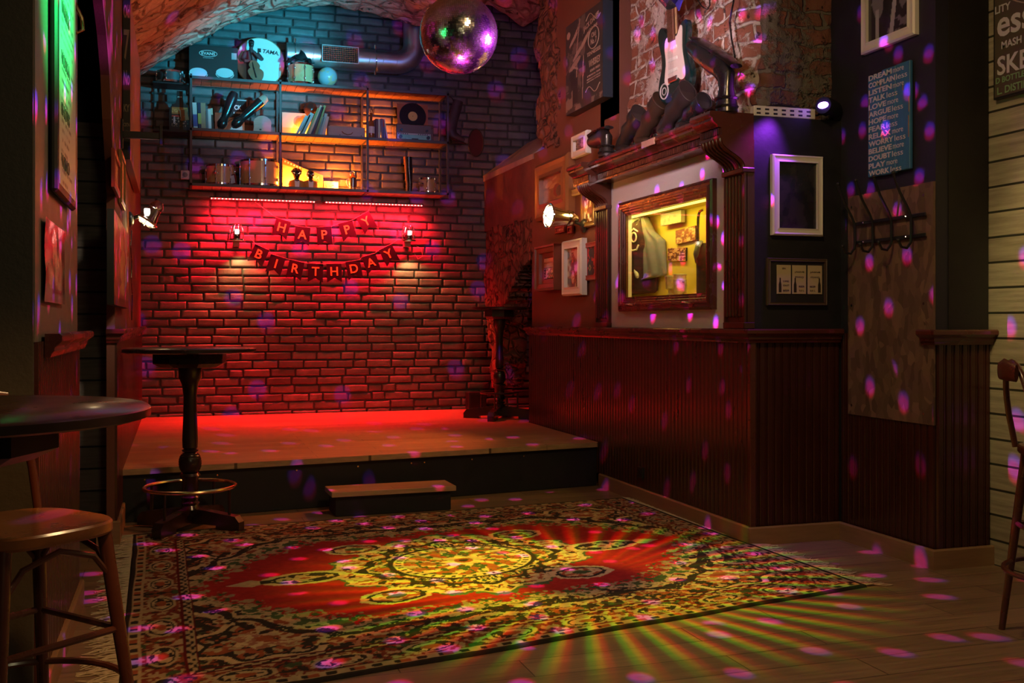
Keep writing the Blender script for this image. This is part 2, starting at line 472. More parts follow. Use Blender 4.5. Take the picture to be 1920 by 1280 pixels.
def tag(o, label, cat, group=None, kind=None):
    o['label'] = label; o['category'] = cat
    if group: o['group'] = group
    if kind: o['kind'] = kind
    return o
def thing(name, label, cat, loc=(0, 0, 0), rz=0.0, group=None, rot=None):
    o = bpy.data.objects.new(name, None); o.empty_display_size = 0.1
    COL.objects.link(o); o.location = loc
    o.rotation_euler = rot if rot else (0, 0, rz)
    return tag(o, label, cat, group)
def struct(name, mb, m, smooth=False, **kw):
    o = mb.build(name, m, None, smooth, **kw); o['kind'] = 'structure'; return o

def noise2(shape, cells, seed):
    """smooth value noise on a grid; cells = (nu, nv)"""
    rg = np.random.RandomState(seed)
    g = rg.rand(cells[0] + 3, cells[1] + 3)
    u = np.linspace(0, cells[0], shape[0])[:, None] * np.ones((1, shape[1]))
    v = np.linspace(0, cells[1], shape[1])[None, :] * np.ones((shape[0], 1))
    iu = u.astype(int); iv = v.astype(int); fu = u - iu; fv = v - iv
    fu = fu * fu * (3 - 2 * fu); fv = fv * fv * (3 - 2 * fv)
    return (g[iu, iv] * (1 - fu) * (1 - fv) + g[iu + 1, iv] * fu * (1 - fv) + g[iu, iv + 1] * (1 - fu) * fv + g[iu + 1, iv + 1] * fu * fv)
def fbm(shape, cells, seed, octv=4):
    t = 0; a = 1; s = 0
    for i in range(octv):
        t = t + a * noise2(shape, (max(1, int(cells[0] * 2 ** i)), max(1, int(cells[1] * 2 ** i))), seed + i * 11); s += a; a *= 0.5
    return t / s

def grid_mesh(name, pts, mats, col=None, parent=None, smooth=True):
    """pts: array (nu, nv, 3)"""
    nu, nv = pts.shape[:2]
    me = bpy.data.meshes.new(name)
    idx = np.arange(nu * nv).reshape(nu, nv)
    q = np.stack([idx[:-1, :-1], idx[1:, :-1], idx[1:, 1:], idx[:-1, 1:]], -1).reshape(-1, 4)
    me.from_pydata(pts.reshape(-1, 3).tolist(), [], q.tolist())
    me.materials.append(mats)
    if col is not None:
        a = me.color_attributes.new('Col', 'FLOAT_COLOR', 'POINT')
        c = np.ones((nu * nv, 4), np.float32); c[:, :3] = col.reshape(-1, 3)
        a.data.foreach_set('color', c.ravel())
    if smooth: me.polygons.foreach_set('use_smooth', [True] * len(me.polygons))
    me.update()
    o = bpy.data.objects.new(name, me); COL.objects.link(o)
    if parent is not None: o.parent = parent
    return o

def text(s, w=None, h=None, m=None, parent=None, loc=(0, 0, 0), rot=(R(90), 0, 0), name='lettering', ext=0.0006, align='CENTER', shear=0.0, bold=0.0):
    c = bpy.data.curves.new(name, 'FONT'); c.body = s; c.align_x = align; c.align_y = 'CENTER'; c.extrude = ext; c.shear = shear
    if bold: c.offset = bold
    c.resolution_u = 3
    o = bpy.data.objects.new(name, c); COL.objects.link(o)
    dg = bpy.context.evaluated_depsgraph_get(); me = bpy.data.meshes.new_from_object(o.evaluated_get(dg))
    bpy.data.objects.remove(o); bpy.data.curves.remove(c)
    xs = [v.co.x for v in me.vertices]; ys = [v.co.y for v in me.vertices]
    bw = max(xs) - min(xs); bh = max(ys) - min(ys)
    sx = (w / bw) if w else (h / bh); sy = (h / bh) if h else sx
    x0 = (max(xs) + min(xs)) / 2 if align == 'CENTER' else min(xs); y0 = (max(ys) + min(ys)) / 2
    for v in me.vertices: v.co.x = (v.co.x - x0) * sx; v.co.y = (v.co.y - y0) * sy
    me.materials.clear(); me.materials.append(m)
    o = bpy.data.objects.new(name, me); COL.objects.link(o); o.location = loc; o.rotation_euler = rot
    if parent is not None: o.parent = parent
    return o

def raster(name, w, h, nx, nz, fn, m=None, parent=None, y=0.0, cx=0.0, cz=0.0):
    """flat print of size w x h facing -Y in local space; fn(u, v) -> rgb array, u,v in 0..1"""
    u, v = np.meshgrid(np.linspace(0, 1, nx), np.linspace(0, 1, nz), indexing='ij')
    pts = np.stack([cx + (u - 0.5) * w, np.full_like(u, y), cz + (v - 0.5) * h], -1)
    return grid_mesh(name, pts, m or M_vcol, np.clip(fn(u, v), 0, 1), parent)

# ================================================================== THE ROOM
BY = 11.04; LX = -0.35; RX = 3.22; RAIL = 1.235
b = MB(); b.add([(-3, -2, 0), (6, -2, 0), (6, 11.2, 0), (-3, 11.2, 0)], [(0, 1, 2, 3)]); b.add([(-3, -2, -.1), (6, -2, -.1), (6, 11.2, -.1), (-3, 11.2, -.1)], [(3, 2, 1, 0)])
struct('floor', b, M_floor)

# back wall: real bricks, a little uneven, painted dark
def brick_mat():
    m = bpy.data.materials.new('painted_brick'); m.use_nodes = True
    k = NT(m.node_tree); bs = k.t.nodes['Principled BSDF']
    tc = k.n('ShaderNodeTexCoord')
    f = k.noise(9, 5, tc.outputs['Object']); g = k.noise(70, 4, tc.outputs['Object'])
    at = k.n('ShaderNodeAttribute'); at.attribute_name = 'Col'
    c = k.v('SCALE', at.outputs['Color'], scale=k.m('MULTIPLY_ADD', f, 0.9, 0.55))
    k.link(c, bs.inputs['Base Color'])
    k.link(k.m('MULTIPLY_ADD', g, 0.3, 0.38), bs.inputs['Roughness'])
    bp = k.n('ShaderNodeBump'); bp.inputs['Strength'].default_value = 0.5; bp.inputs['Distance'].default_value = 0.005
    k.link(k.m('ADD', g, f), bp.inputs['Height']); k.link(bp.outputs[0], bs.inputs['Normal'])
    return m
M_brick = brick_mat()
def brick_wall(name, x0, x1, z0, z1, y, rowh=0.0868, seed=3):
    rg = random.Random(seed); V = []; F = []; Cc = []
    nu, nv = 9, 6
    nz_ = np.random.RandomState(seed)
    z = z0; row = 0
    while z < z1:
        x = x0 - rg.random() * 0.2 - (0.13 if row % 2 else 0)
        while x < x1:
            L_ = 0.262 + rg.uniform(-.012, .012)
            if rg.random() < 0.13: L_ *= 0.55
            h = rowh - 0.011 + rg.uniform(-.004, .004)
            cx0, cx1 = x + 0.005, x + L_ - 0.005
            tone = rg.uniform(0.65, 1.2); base = np.array((0.155, 0.145, 0.15)) * tone
            u = np.array((0, .022, .07, .3, .5, .7, .93, .978, 1)); v = np.array((0, .08, .25, .75, .92, 1))
            U, W = np.meshgrid(u, v, indexing='ij')
            ed = np.minimum(np.minimum(U * (cx1 - cx0), (1 - U) * (cx1 - cx0)), np.minimum(W, 1 - W) * h)
            dep = 0.019 * np.clip(ed / 0.007, 0, 1) ** 0.5 + nz_.uniform(-.0028, .0028, U.shape) + rg.uniform(-.003, .004)
            dep = np.where(ed <= 1e-6, -0.012, dep)
            tl = rg.uniform(-.006, .006)
            X_ = cx0 + U * (cx1 - cx0) + nz_.uniform(-.002, .002, U.shape)
            Z_ = z + 0.0055 + W * h + (U - .5) * tl * 0.6 + nz_.uniform(-.0022, .0022, U.shape)
            o = len(V)
            V += list(zip(X_.ravel().tolist(), (y - dep).ravel().tolist(), Z_.ravel().tolist()))
            Cc += [base.tolist()] * (nu * nv)
            for i in range(nu - 1):
                for j in range(nv - 1):
                    a = o + i * nv + j
                    F.append((a, a + nv, a + nv + 1, a + 1))
            x += L_
        z += rowh; row += 1
    o = len(V)
    V += [(x0 - .3, y + .004, z0 - .1), (x1 + .3, y + .004, z0 - .1), (x1 + .3, y + .004, z1 + .1), (x0 - .3, y + .004, z1 + .1)]; F.append((o, o + 1, o + 2, o + 3))
    V += [(a, y + .25, c) for a, _, c in V[-4:]]; F += [(o + 5, o + 4, o + 7, o + 6), (o, o + 4, o + 5, o + 1), (o + 3, o + 2, o + 6, o + 7)]
    Cc += [[0.05, 0.045, 0.045]] * 8
    me = bpy.data.meshes.new(name); me.from_pydata(V, [], F); me.materials.append(M_brick)
    a = me.color_attributes.new('Col', 'FLOAT_COLOR', 'POINT')
    c = np.ones((len(V), 4), np.float32); c[:, :3] = Cc; a.data.foreach_set('color', c.ravel())
    me.polygons.foreach_set('use_smooth', [True] * (len(F) - 4) + [False] * 4)
    ob = bpy.data.objects.new(name, me); COL.objects.link(ob); ob['kind'] = 'structure'
    return ob
brick_wall('wall_back', -0.4, 4.35, 0.30, 4.85, BY)

# left wall with its arched edge over the passage
b = MB()
b.prism([(6.50, 0), (6.50, 2.05), (6.36, 2.22), (6.14, 2.42), (6.0, 2.63), (5.75, 2.78), (5.4, 2.9), (4.9, 2.98), (4.9, 4.9), (11.2, 4.9), (11.2, 0)], LX - 0.045, LX, 'yz')
struct('wall_left', b, M_brownwall)
# passage behind: grey plank wall and dark void above
b = MB(); b.box((-1.7, 6.84, 0), (LX - .046, 6.95, 2.52)); struct('wall_passage', b, M_greyplank)
b = MB(); b.box((-1.7, 6.98, 2.5), (LX - .05, 7.05, 4.9)); b.box((-1.8, 3.0, 0), (-1.7, 7.0, 4.9)); struct('wall_passage_dark', b, M_navy)
# near left pillar
b = MB(); b.box((-1.69, 3.67, 0), (-0.445, 5.2, 4.9)); o = struct('wall_pillar_left', b.mi(0), M_olive)
b = MB(); b.box((-0.448, 3.69, RAIL), (-0.441, 5.19, 4.9)); struct('trim_pillar_face', b, M_pillarside)

def beads(y0, y1, x, z0, z1, out, step=0.052, axis='x'):
    """tongue-and-groove boarding; runs along y from y0 to y1 at x, standing out by `out` (sign = side)"""
    m_ = MB(); prof = []; t = y0; d = 0.014 * (1 if out > 0 else -1); g = 0.006 * (1 if out > 0 else -1)
    prof.append((y0, 0.0))
    while t < y1 - 1e-6:
        e = min(t + step, y1); wv = e - t
        prof += [(t, g * 0.1), (t + wv * .08, d * .8), (t + wv * .14, d), (t + wv * .66, d), (t + wv * .72, d * .55), (t + wv * .78, d * .95), (t + wv * .9, d * .9), (e - wv * .03, g * 0.1)]
        t = e
    prof.append((y1, 0.0))
    vs = []; fs = []
    for p, q in prof:
        for z in (z0, z1):
            vs.append((x + q, p, z) if axis == 'x' else (p, x + q, z))
    for i in range(len(prof) - 1): fs.append((2 * i, 2 * i + 2, 2 * i + 3, 2 * i + 1))
    m_.add(vs, fs); return m_
def skirting(name, path, h=0.105, t=0.018, m_=None):
    b = MB(); b.sweep([(0, 0), (t, 0), (t, h - .008), (t - .006, h), (0, h)], path); struct(name, b, m_ or M_oak)
RAILP = [(0, -.055), (.018, -.055), (.022, -.042), (.03, -.034), (.03, -.02), (.048, -.006), (.055, .0), (.055, .018), (.046, .026), (0, .026)]
def chair_rail(name, path):
    b = MB(); b.sweep(RAILP, path); struct(name, b, M_mahogh, True)
def boards(name, mb): struct(name, mb, M_mahog)

# left wall boarding, rail, skirting
boards('trim_boarding_left', beads(6.50, 11.0, LX, .1, RAIL, .014))
chair_rail('trim_rail_left', [(LX, 10.95, RAIL), (LX, 6.50, RAIL), (LX - .045, 6.5, RAIL)][::-1])
boards('trim_boarding_pillar', beads(3.70, 5.2, -0.445, .1, RAIL, .014))
chair_rail('trim_rail_pillar', [(-1.0, 5.2, RAIL), (-0.43, 5.2, RAIL), (-0.43, 3.85, RAIL)][::-1])
skirting('baseboard_pillar', [(-0.431, 3.7, 0), (-0.431, 5.2, 0), (-0.9, 5.2, 0)])
skirting('baseboard_left', [(LX - .10, 6.5, 0), (LX + .012, 6.5, 0), (LX + .012, 7.15, 0)], h=.14)

# right wall with a hole for the display case
HY0, HY1, HZ0, HZ1 = 5.84, 7.10, 1.47, 2.10; HW = 7.62
b = MB()
for lo, hi in (((RX, HW, 0), (RX + .25, 9.39, 2.9)), ((RX, 7.33, 2.9), (RX + .25, 8.70, 4.9)), ((RX, 7.33, 2.55), (RX + .25, 7.7, 4.9)), ((RX, 5.40, 0), (RX + .25, HY0, 2.52)), ((RX, HY0, 0), (RX + .25, HW, HZ0)), ((RX, HY0, HZ1), (RX + .25, HW, 2.56))):
    b.box(lo, hi)
struct('wall_right', b, M_brownwall)
b = MB(); b.box((RX, 5.38, 0), (3.835, 5.62, 2.515)); struct('wall_right_return', b, M_black)
b = MB(); b.box((3.82, 4.555, 0), (4.1, 5.5, 4.9)); struct('wall_niche', b, M_navy)
b = MB(); b.box((3.90, 4.55, 0), (4.16, 4.8, 4.9)); struct('wall_pillar_right', b, M_postbrown)
b = MB(); b.box((4.165, -1.5, 0), (4.3, 4.9, 4.9)); struct('wall_planks_right', b, M_rightplank)
b = MB(); b.box((4.3, 8, 0), (4.4, 11.3, 4.9)); b.box((3.4, 9.3, 0), (4.4, 9.36, 4.9)); struct('wall_recess', b, M_navy)
# boarding on the right
boards('trim_boarding_right', beads(5.40, 9.39, RX - 0.02, .1, RAIL, -.014))
boards('trim_boarding_return', beads(RX - .02, 3.80, 5.38, .1, RAIL, -.014, axis='y'))
boards('trim_boarding_niche', beads(4.555, 5.36, 3.82, .1, RAIL, -.014))
boards('trim_boarding_post', beads(3.82, 4.16, 4.55, .1, RAIL, -.014, axis='y'))
b = MB(); b.box((RX - .04, 5.35, .1), (RX + .0, 5.385, RAIL), bev=.004); struct('trim_corner_bead', b, M_mahogh)
chair_rail('trim_rail_right', [(3.79, 5.36, RAIL), (RX - .03, 5.36, RAIL), (RX - .03, 9.40, RAIL)][::-1])
chair_rail('trim_rail_post', [(4.165, 4.535, RAIL), (3.80, 4.535, RAIL), (3.80, 4.62, RAIL)][::-1])
skirting('baseboard_right', [(RX - .034, 7.62, 0), (RX - .034, 5.35, 0), (3.79, 5.35, 0), (3.79, 4.53, 0), (4.165, 4.53, 0)])
for nm in ('baseboard_right', 'baseboard_left', 'baseboard_pillar', 'trim_rail_left', 'trim_rail_right', 'trim_rail_pillar', 'trim_rail_post'):
    fix_normals(bpy.data.objects[nm])

# rough brick-and-plaster wall above the mantel, turning the corner
def rough_mat(name, c_brick, c_brick2, c_plaster, c_dark, bw=0.30, bh=0.10, plaster=0.5, swap=None, distort=0.05):
    m = bpy.data.materials.new(name); m.use_nodes = True
    k = NT(m.node_tree); bs = k.t.nodes['Principled BSDF']; bs.inputs['Roughness'].default_value = 0.85
    tc = k.n('ShaderNodeTexCoord'); mp = k.n('ShaderNodeMapping'); k.link(axes(k, tc.outputs['Object'], swap), mp.inputs[0])
    nz_ = k.n('ShaderNodeTexNoise'); nz_.inputs['Scale'].default_value = 6; nz_.inputs['Detail'].default_value = 3; k.link(mp.outputs[0], nz_.inputs['Vector'])
    vec = k.v('ADD', mp.outputs[0], k.v('SCALE', k.v('SUBTRACT', nz_.outputs['Color'], (.5, .5, .5)), scale=distort * 2))
    br = k.n('ShaderNodeTexBrick'); br.inputs['Scale'].default_value = 1
    br.inputs['Brick Width'].default_value = bw; br.inputs['Row Height'].default_value = bh; br.inputs['Mortar Size'].default_value = 0.014; br.inputs['Mortar Smooth'].default_value = 0.6
    br.inputs['Color1'].default_value = (*c_brick, 1); br.inputs['Color2'].default_value = (*c_brick2, 1); br.inputs['Mortar'].default_value = (*c_plaster, 1)
    k.link(vec, br.inputs['Vector'])
    pn = k.noise(3.2, 6, mp.outputs[0], 0.7); pf = k.step(pn, 1 - plaster - .02, 1 - plaster + .06)
    fine = k.noise(26, 5, mp.outputs[0], 0.7)
    pc = k.v('SCALE', tuple(c_plaster), scale=k.m('MULTIPLY_ADD', fine, 1.0, 0.5))
    c = k.mix(pf, br.outputs[0], pc)
    crk = k.step(k.noise(14, 6, mp.outputs[0], 0.75), 0.36, 0.30) if False else k.m('SUBTRACT', 1.0, k.step(k.noise(14, 6, mp.outputs[0], 0.75), 0.33, 0.40))
    c = k.mix(crk, c, (*c_dark, 1))
    k.link(c, bs.inputs['Base Color'])
    ht = k.m('ADD', k.m('SUBTRACT', k.m('MULTIPLY', fine, 0.8), k.m('MULTIPLY', k.m('MULTIPLY', br.outputs[1], k.m('SUBTRACT', 1.0, pf)), 0.8)), k.m('ADD', k.m('MULTIPLY', pf, .5), k.m('MULTIPLY', crk, -1.5)))
    bp = k.n('ShaderNodeBump'); bp.inputs['Strength'].default_value = 0.9; bp.inputs['Distance'].default_value = 0.022
    k.link(ht, bp.inputs['Height']); k.link(bp.outputs[0], bs.inputs['Normal'])
    return m
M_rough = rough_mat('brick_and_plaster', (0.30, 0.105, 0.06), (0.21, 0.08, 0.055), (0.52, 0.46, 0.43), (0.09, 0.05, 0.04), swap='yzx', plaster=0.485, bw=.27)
# swap maps y,z onto texture x,y: build with object coordinates of a wall in the YZ plane
y_ = np.linspace(5.50, 7.315, 150); z_ = np.linspace(2.50, 4.9, 170)
Yg, Zg = np.meshgrid(y_, z_, indexing='ij')
d = 0.09 * (fbm(Yg.shape, (5, 8), 21, 5) - .5) + 0.03 * (fbm(Yg.shape, (20, 28), 5, 3) - .5)
Xg = 3.275 + d + np.clip((5.62 - Yg) / .12, 0, 1) ** 2 * 0.06 + np.clip((Yg - 7.26) / .05, 0, 1) * .05
Yg2 = Yg + np.where(Yg > 7.2, (fbm(Yg.shape, (2, 14), 8, 3) - .5) * .08 * (Yg - 7.2) / .11, 0)
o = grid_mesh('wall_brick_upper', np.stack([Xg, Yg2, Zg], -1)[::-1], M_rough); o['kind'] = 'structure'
xs_ = np.linspace(3.27, 3.84, 60); Xg, Zg2 = np.meshgrid(xs_, z_, indexing='ij')
M_rough_dim = rough_mat('brick_and_plaster_dim', (0.22, 0.08, 0.05), (0.16, 0.07, 0.05), (0.15, 0.13, 0.11), (0.05, 0.035, 0.03), swap='xzy', plaster=0.52, bw=.27)  # same wall, weaker light on this face put into darker colours
d2 = 0.08 * (fbm(Xg.shape, (3, 9), 31, 5) - .5) + 0.02 * (fbm(Xg.shape, (8, 28), 6, 3) - .5)
dcorner = (d[0:1, :] * np.ones_like(Xg)) * np.clip(1 - (Xg - 3.27) / .1, 0, 1)
Yg = 5.50 + d2 * np.clip((Xg - 3.27) / .1, 0, 1) - np.exp(-((Xg - 3.40) / .08) ** 2) * .04 * np.clip((3.3 - Zg2) / .8, 0, 1)
Xg = Xg + dcorner + .06 * np.clip(1 - (Xg - 3.27) / .1, 0, 1)
o = grid_mesh('wall_brick_return', np.stack([Xg, Yg, Zg2], -1), M_rough_dim); o['kind'] = 'structure'
b = MB(); b.box((3.40, 5.66, 2.52), (3.80, 7.32, 4.9)); struct('wall_upper_core', b, M_navy)

# vaulted ceiling of rough stone
def stone_mat(name, c1, c2, dark, sc=5.0):
    m = bpy.data.materials.new(name); m.use_nodes = True
    k = NT(m.node_tree); bs = k.t.nodes['Principled BSDF']; bs.inputs['Roughness'].default_value = 0.9
    tc = k.n('ShaderNodeTexCoord')
    nz_ = k.n('ShaderNodeTexNoise'); nz_.inputs['Scale'].default_value = 3; k.link(tc.outputs['Object'], nz_.inputs['Vector'])
    vec = k.v('ADD', tc.outputs['Object'], k.v('SCALE', nz_.outputs['Color'], scale=0.25))
    vo = k.n('ShaderNodeTexVoronoi', feature='DISTANCE_TO_EDGE'); vo.inputs['Scale'].default_value = sc; k.link(vec, vo.inputs['Vector'])
    v1 = k.n('ShaderNodeTexVoronoi'); v1.inputs['Scale'].default_value = sc; k.link(vec, v1.inputs['Vector'])
    sepc = k.n('ShaderNodeSeparateColor'); k.link(v1.outputs['Color'], sepc.inputs[0])
    fine = k.noise(18, 6, tc.outputs['Object'], 0.7)
    holes = k.m('SUBTRACT', 1.0, k.step(k.noise(7.5, 5, vec, 0.6), 0.36, 0.42))
    c = k.mix(sepc.outputs[0], (*c1, 1), (*c2, 1))
    c = k.v('SCALE', c, scale=k.m('MULTIPLY_ADD', fine, 0.9, 0.5))
    edge = k.m('SUBTRACT', 1.0, k.step(vo.outputs['Distance'], 0.0, 0.07))
    c = k.mix(k.m('MAXIMUM', k.m('MULTIPLY', edge, .55), k.m('MULTIPLY', holes, .9)), c, (*dark, 1))
    k.link(c, bs.inputs['Base Color'])
    ht = k.m('ADD', k.m('MULTIPLY', k.step(vo.outputs['Distance'], 0.0, 0.16), 0.8), k.m('ADD', k.m('MULTIPLY', fine, 0.6), k.m('MULTIPLY', holes, -1.3)))
    bp = k.n('ShaderNodeBump'); bp.inputs['Strength'].default_value = 1.0; bp.inputs['Distance'].default_value = 0.05
    k.link(ht, bp.inputs['Height']); k.link(bp.outputs[0], bs.inputs['Normal'])
    return m
M_stone = stone_mat('vault_stone', (0.62, 0.50, 0.42), (0.48, 0.35, 0.27), (0.10, 0.05, 0.035), 4.2)
prof = np.array([(-.36, 3.50), (-.352, 3.68), (-.162, 3.818), (0.134, 4.03), (0.434, 4.21), (0.74, 4.345), (1.158, 4.455), (1.477, 4.49), (1.913, 4.46), (2.247, 4.40), (2.45, 4.38), (2.8, 4.55), (3.14, 4.70), (3.35, 4.62), (3.56, 4.49), (3.75, 4.62), (3.96, 4.80), (4.4, 4.9)])
nu, nv = 240, 300
t_ = np.linspace(0, 1, nu); seg = np.concatenate([[0], np.cumsum(np.hypot(*np.diff(prof, axis=0).T))]); seg /= seg[-1]
px__ = np.interp(t_, seg, prof[:, 0]); pz__ = np.interp(t_, seg, prof[:, 1])
yy = np.linspace(3.5, 10.62, nv)
PX, YY = np.meshgrid(px__, yy, indexing='ij'); PZ = np.repeat(pz__[:, None], nv, 1)
dd = 0.11 * (fbm((nu, nv), (10, 14), 77, 4) - .5) + 0.05 * (fbm((nu, nv), (45, 60), 78, 3) - .5)
lip = np.clip((YY - 10.3) / .32, 0, 1)
PZ = PZ + dd * 1.0 + lip ** 2 * 0.0 + np.clip((8.5 - YY) / 5, 0, 1) * 0.1
YY2 = YY + lip * (0.12 * (fbm((nu, nv), (14, 2), 41, 3) - .5))
V_ = np.stack([PX + dd * .4 * (PX < .2), YY2, PZ], -1)
# roll the lip upwards so that it has thickness
extra = V_[:, -1:, :].copy(); e2 = extra.copy(); extra[..., 2] += 0.10; extra[..., 1] += 0.015; e2[..., 2] += 0.9; e2[..., 1] += .02
V_ = np.concatenate([V_, extra, e2], 1)
o = grid_mesh('ceiling', V_[::-1], M_stone); o['kind'] = 'structure'
b = MB(); b.box((-2, -2, 4.9), (5, 11.3, 5.0)); struct('ceiling_slab', b, M_navy)

# broken stone edge of the column and the lintel over the far opening
def rubble(name, poly, x, thick, m_, seed, amp=.05, step=.045):
    """slab in a YZ plane with rough face, its outline filled by a clipped grid"""
    ys = [p[0] for p in poly]; zs = [p[1] for p in poly]
    ny = int((max(ys) - min(ys)) / step) + 2; nzz = int((max(zs) - min(zs)) / step) + 2
    A, B = np.meshgrid(np.linspace(min(ys), max(ys), ny), np.linspace(min(zs), max(zs), nzz), indexing='ij')
    D = amp * 2 * (fbm(A.shape, (max(2, ny // 5), max(2, nzz // 5)), seed, 4) - .5)
    J = 0.03 * (fbm(A.shape, (ny // 2 + 1, nzz // 2 + 1), seed + 3, 2) - .5) * 2
    def inside(y, z):
        c = False; n = len(poly)
        for i in range(n):
            (y1, z1), (y2, z2) = poly[i], poly[i - 1]
            if (z1 > z) != (z2 > z) and y < (y2 - y1) * (z - z1) / (z2 - z1) + y1: c = not c
        return c
    ok = np.zeros((ny - 1, nzz - 1), bool)
    for i in range(ny - 1):
        for j in range(nzz - 1):
            ok[i, j] = inside((A[i, j] + A[i + 1, j]) / 2, (B[i, j] + B[i, j + 1]) / 2)
    V = []; ix = {}
    def vid(i, j, s_):
        q = (i, j, s_)
        if q not in ix:
            ix[q] = len(V); V.append((x + (D[i, j] if s_ == 0 else thick), A[i, j] + J[i, j], B[i, j] + J[i, j] * .7))
        return ix[q]
    F = []
    for i in range(ny - 1):
        for j in range(nzz - 1):
            if not ok[i, j]: continue
            F.append((vid(i, j, 0), vid(i, j + 1, 0), vid(i + 1, j + 1, 0), vid(i + 1, j, 0)))
            F.append((vid(i, j, 1), vid(i + 1, j, 1), vid(i + 1, j + 1, 1), vid(i, j + 1, 1)))
            for (di, dj, a, b_) in ((-1, 0, (i, j), (i, j + 1)), (1, 0, (i + 1, j + 1), (i + 1, j)), (0, -1, (i + 1, j), (i, j)), (0, 1, (i, j + 1), (i + 1, j + 1))):
                i2, j2 = i + di, j + dj
                if not (0 <= i2 < ny - 1 and 0 <= j2 < nzz - 1) or not ok[i2, j2]:
                    F.append((vid(*a, 0), vid(*a, 1), vid(*b_, 1), vid(*b_, 0)))
    m_b = MB(); m_b.add(V, F); ob = m_b.build(name, m_, None, True); ob['kind'] = 'structure'; return ob
M_redrock = stone_mat('broken_brick_core', (0.30, 0.12, 0.08), (0.20, 0.08, 0.06), (0.03, 0.015, 0.012), 9.0)
rubble('wall_column_edge', [(8.62, 2.86), (9.15, 2.94), (9.30, 3.3), (9.18, 3.6), (9.34, 3.9), (9.2, 4.2), (9.4, 4.5), (9.3, 4.9), (8.62, 4.9)], RX - .0, .3, M_redrock, 5, .06, .04)
M_lintel = mat('rough_brown_render', (0.15, 0.055, 0.04), 0.8, var=0.5, vscale=5, bump=0.9, bscale=14)
b = MB(); b.prism([(9.36, 2.90), (9.36, 2.30), (11.03, 2.30), (11.03, 2.92)], RX + .005, RX + .3, 'yz'); struct('wall_lintel', b, M_lintel)
rubble('wall_arch_rubble', [(9.36, 2.32), (9.36, 1.93), (9.7, 1.85), (10.1, 1.60), (10.30, 1.50), (10.42, 1.2), (10.40, .95), (10.52, .62), (10.75, .60), (10.8, 1.0), (11.03, 1.4), (11.03, 2.32)], RX + .01, .28, M_redrock, 9, .025, .035)
# sloping pale sill on top of the lintel
b = MB(); b.add([(RX - .01, 11.03, 2.915), (RX - .01, 9.33, 2.90), (RX + .5, 9.33, 3.30), (RX + .5, 11.03, 3.30), (RX - .01, 11.03, 2.85), (RX - .01, 9.33, 2.85), (RX + .5, 9.33, 2.85), (RX + .5, 11.03, 2.85)],
      [(0, 1, 2, 3), (0, 4, 5, 1), (1, 5, 6, 2), (2, 6, 7, 3), (4, 7, 6, 5), (0, 3, 7, 4)])
struct('trim_sloping_sill', b, mat('pale_render', (0.36, 0.27, 0.23), 0.8, var=.25, bump=.3))

# ================================================================== STAGE, STEP, RUG
t = thing('stage', 'low wooden stage with plank deck and black front, filling the brick alcove', 'stage', (1.42, 9.2, 0))
def build_at(mb, name, m, par, smooth=False, label=None):
    """mesh given in world coordinates under an unrotated thing"""
    return mb.build(name, m, par, smooth, label, off=tuple(par.location))
SX0, SX1 = LX + .005, RX - .045
b = MB(); b.prism([(SX0, 7.15), (SX1, 7.64), (SX1, 7.72), (RX - .045, 11.0), (SX0, 11.0)], .312, .35, 'xy'); build_at(b, 'deck', M_deck, t)
b = MB(); b.prism([(RX - .046, 9.42), (RX + .6, 9.42), (RX + .6, 11.0), (RX - .046, 11.0)], .312, .349, 'xy'); build_at(b, 'deck', M_deck, t)
b = MB(); b.prism([(SX0, 7.185), (SX1, 7.675), (SX1, 7.71), (SX0, 7.22)], .004, .312, 'xy'); build_at(b, 'front_panel', M_black, t)
for px in (272, 408, 559, 678, 783, 809, 904, 1009):
    xx = at_y(px, 872, 7.25).x; yy = 7.185 + (xx - SX0) / (SX1 - SX0) * .49
    b = MB(); b.lathe([(.006, 0), (.006, .003), (.003, .005)], (xx, yy - .004, .272), 8, 'y'); build_at(b, 'screw', M_brass, t)
t = thing('step_box', 'small wooden step with black sides against the stage front', 'step', (1.40, 7.1, 0), R(1.5))
b = MB(); b.box((-.43, -.15, .135), (.43, .14, .17), bev=.003); b.build('tread', M_deck, t)
b = MB(); b.box((-.40, -.12, .003), (.40, .14, .135), bev=.002); b.build('box_side', M_black, t)

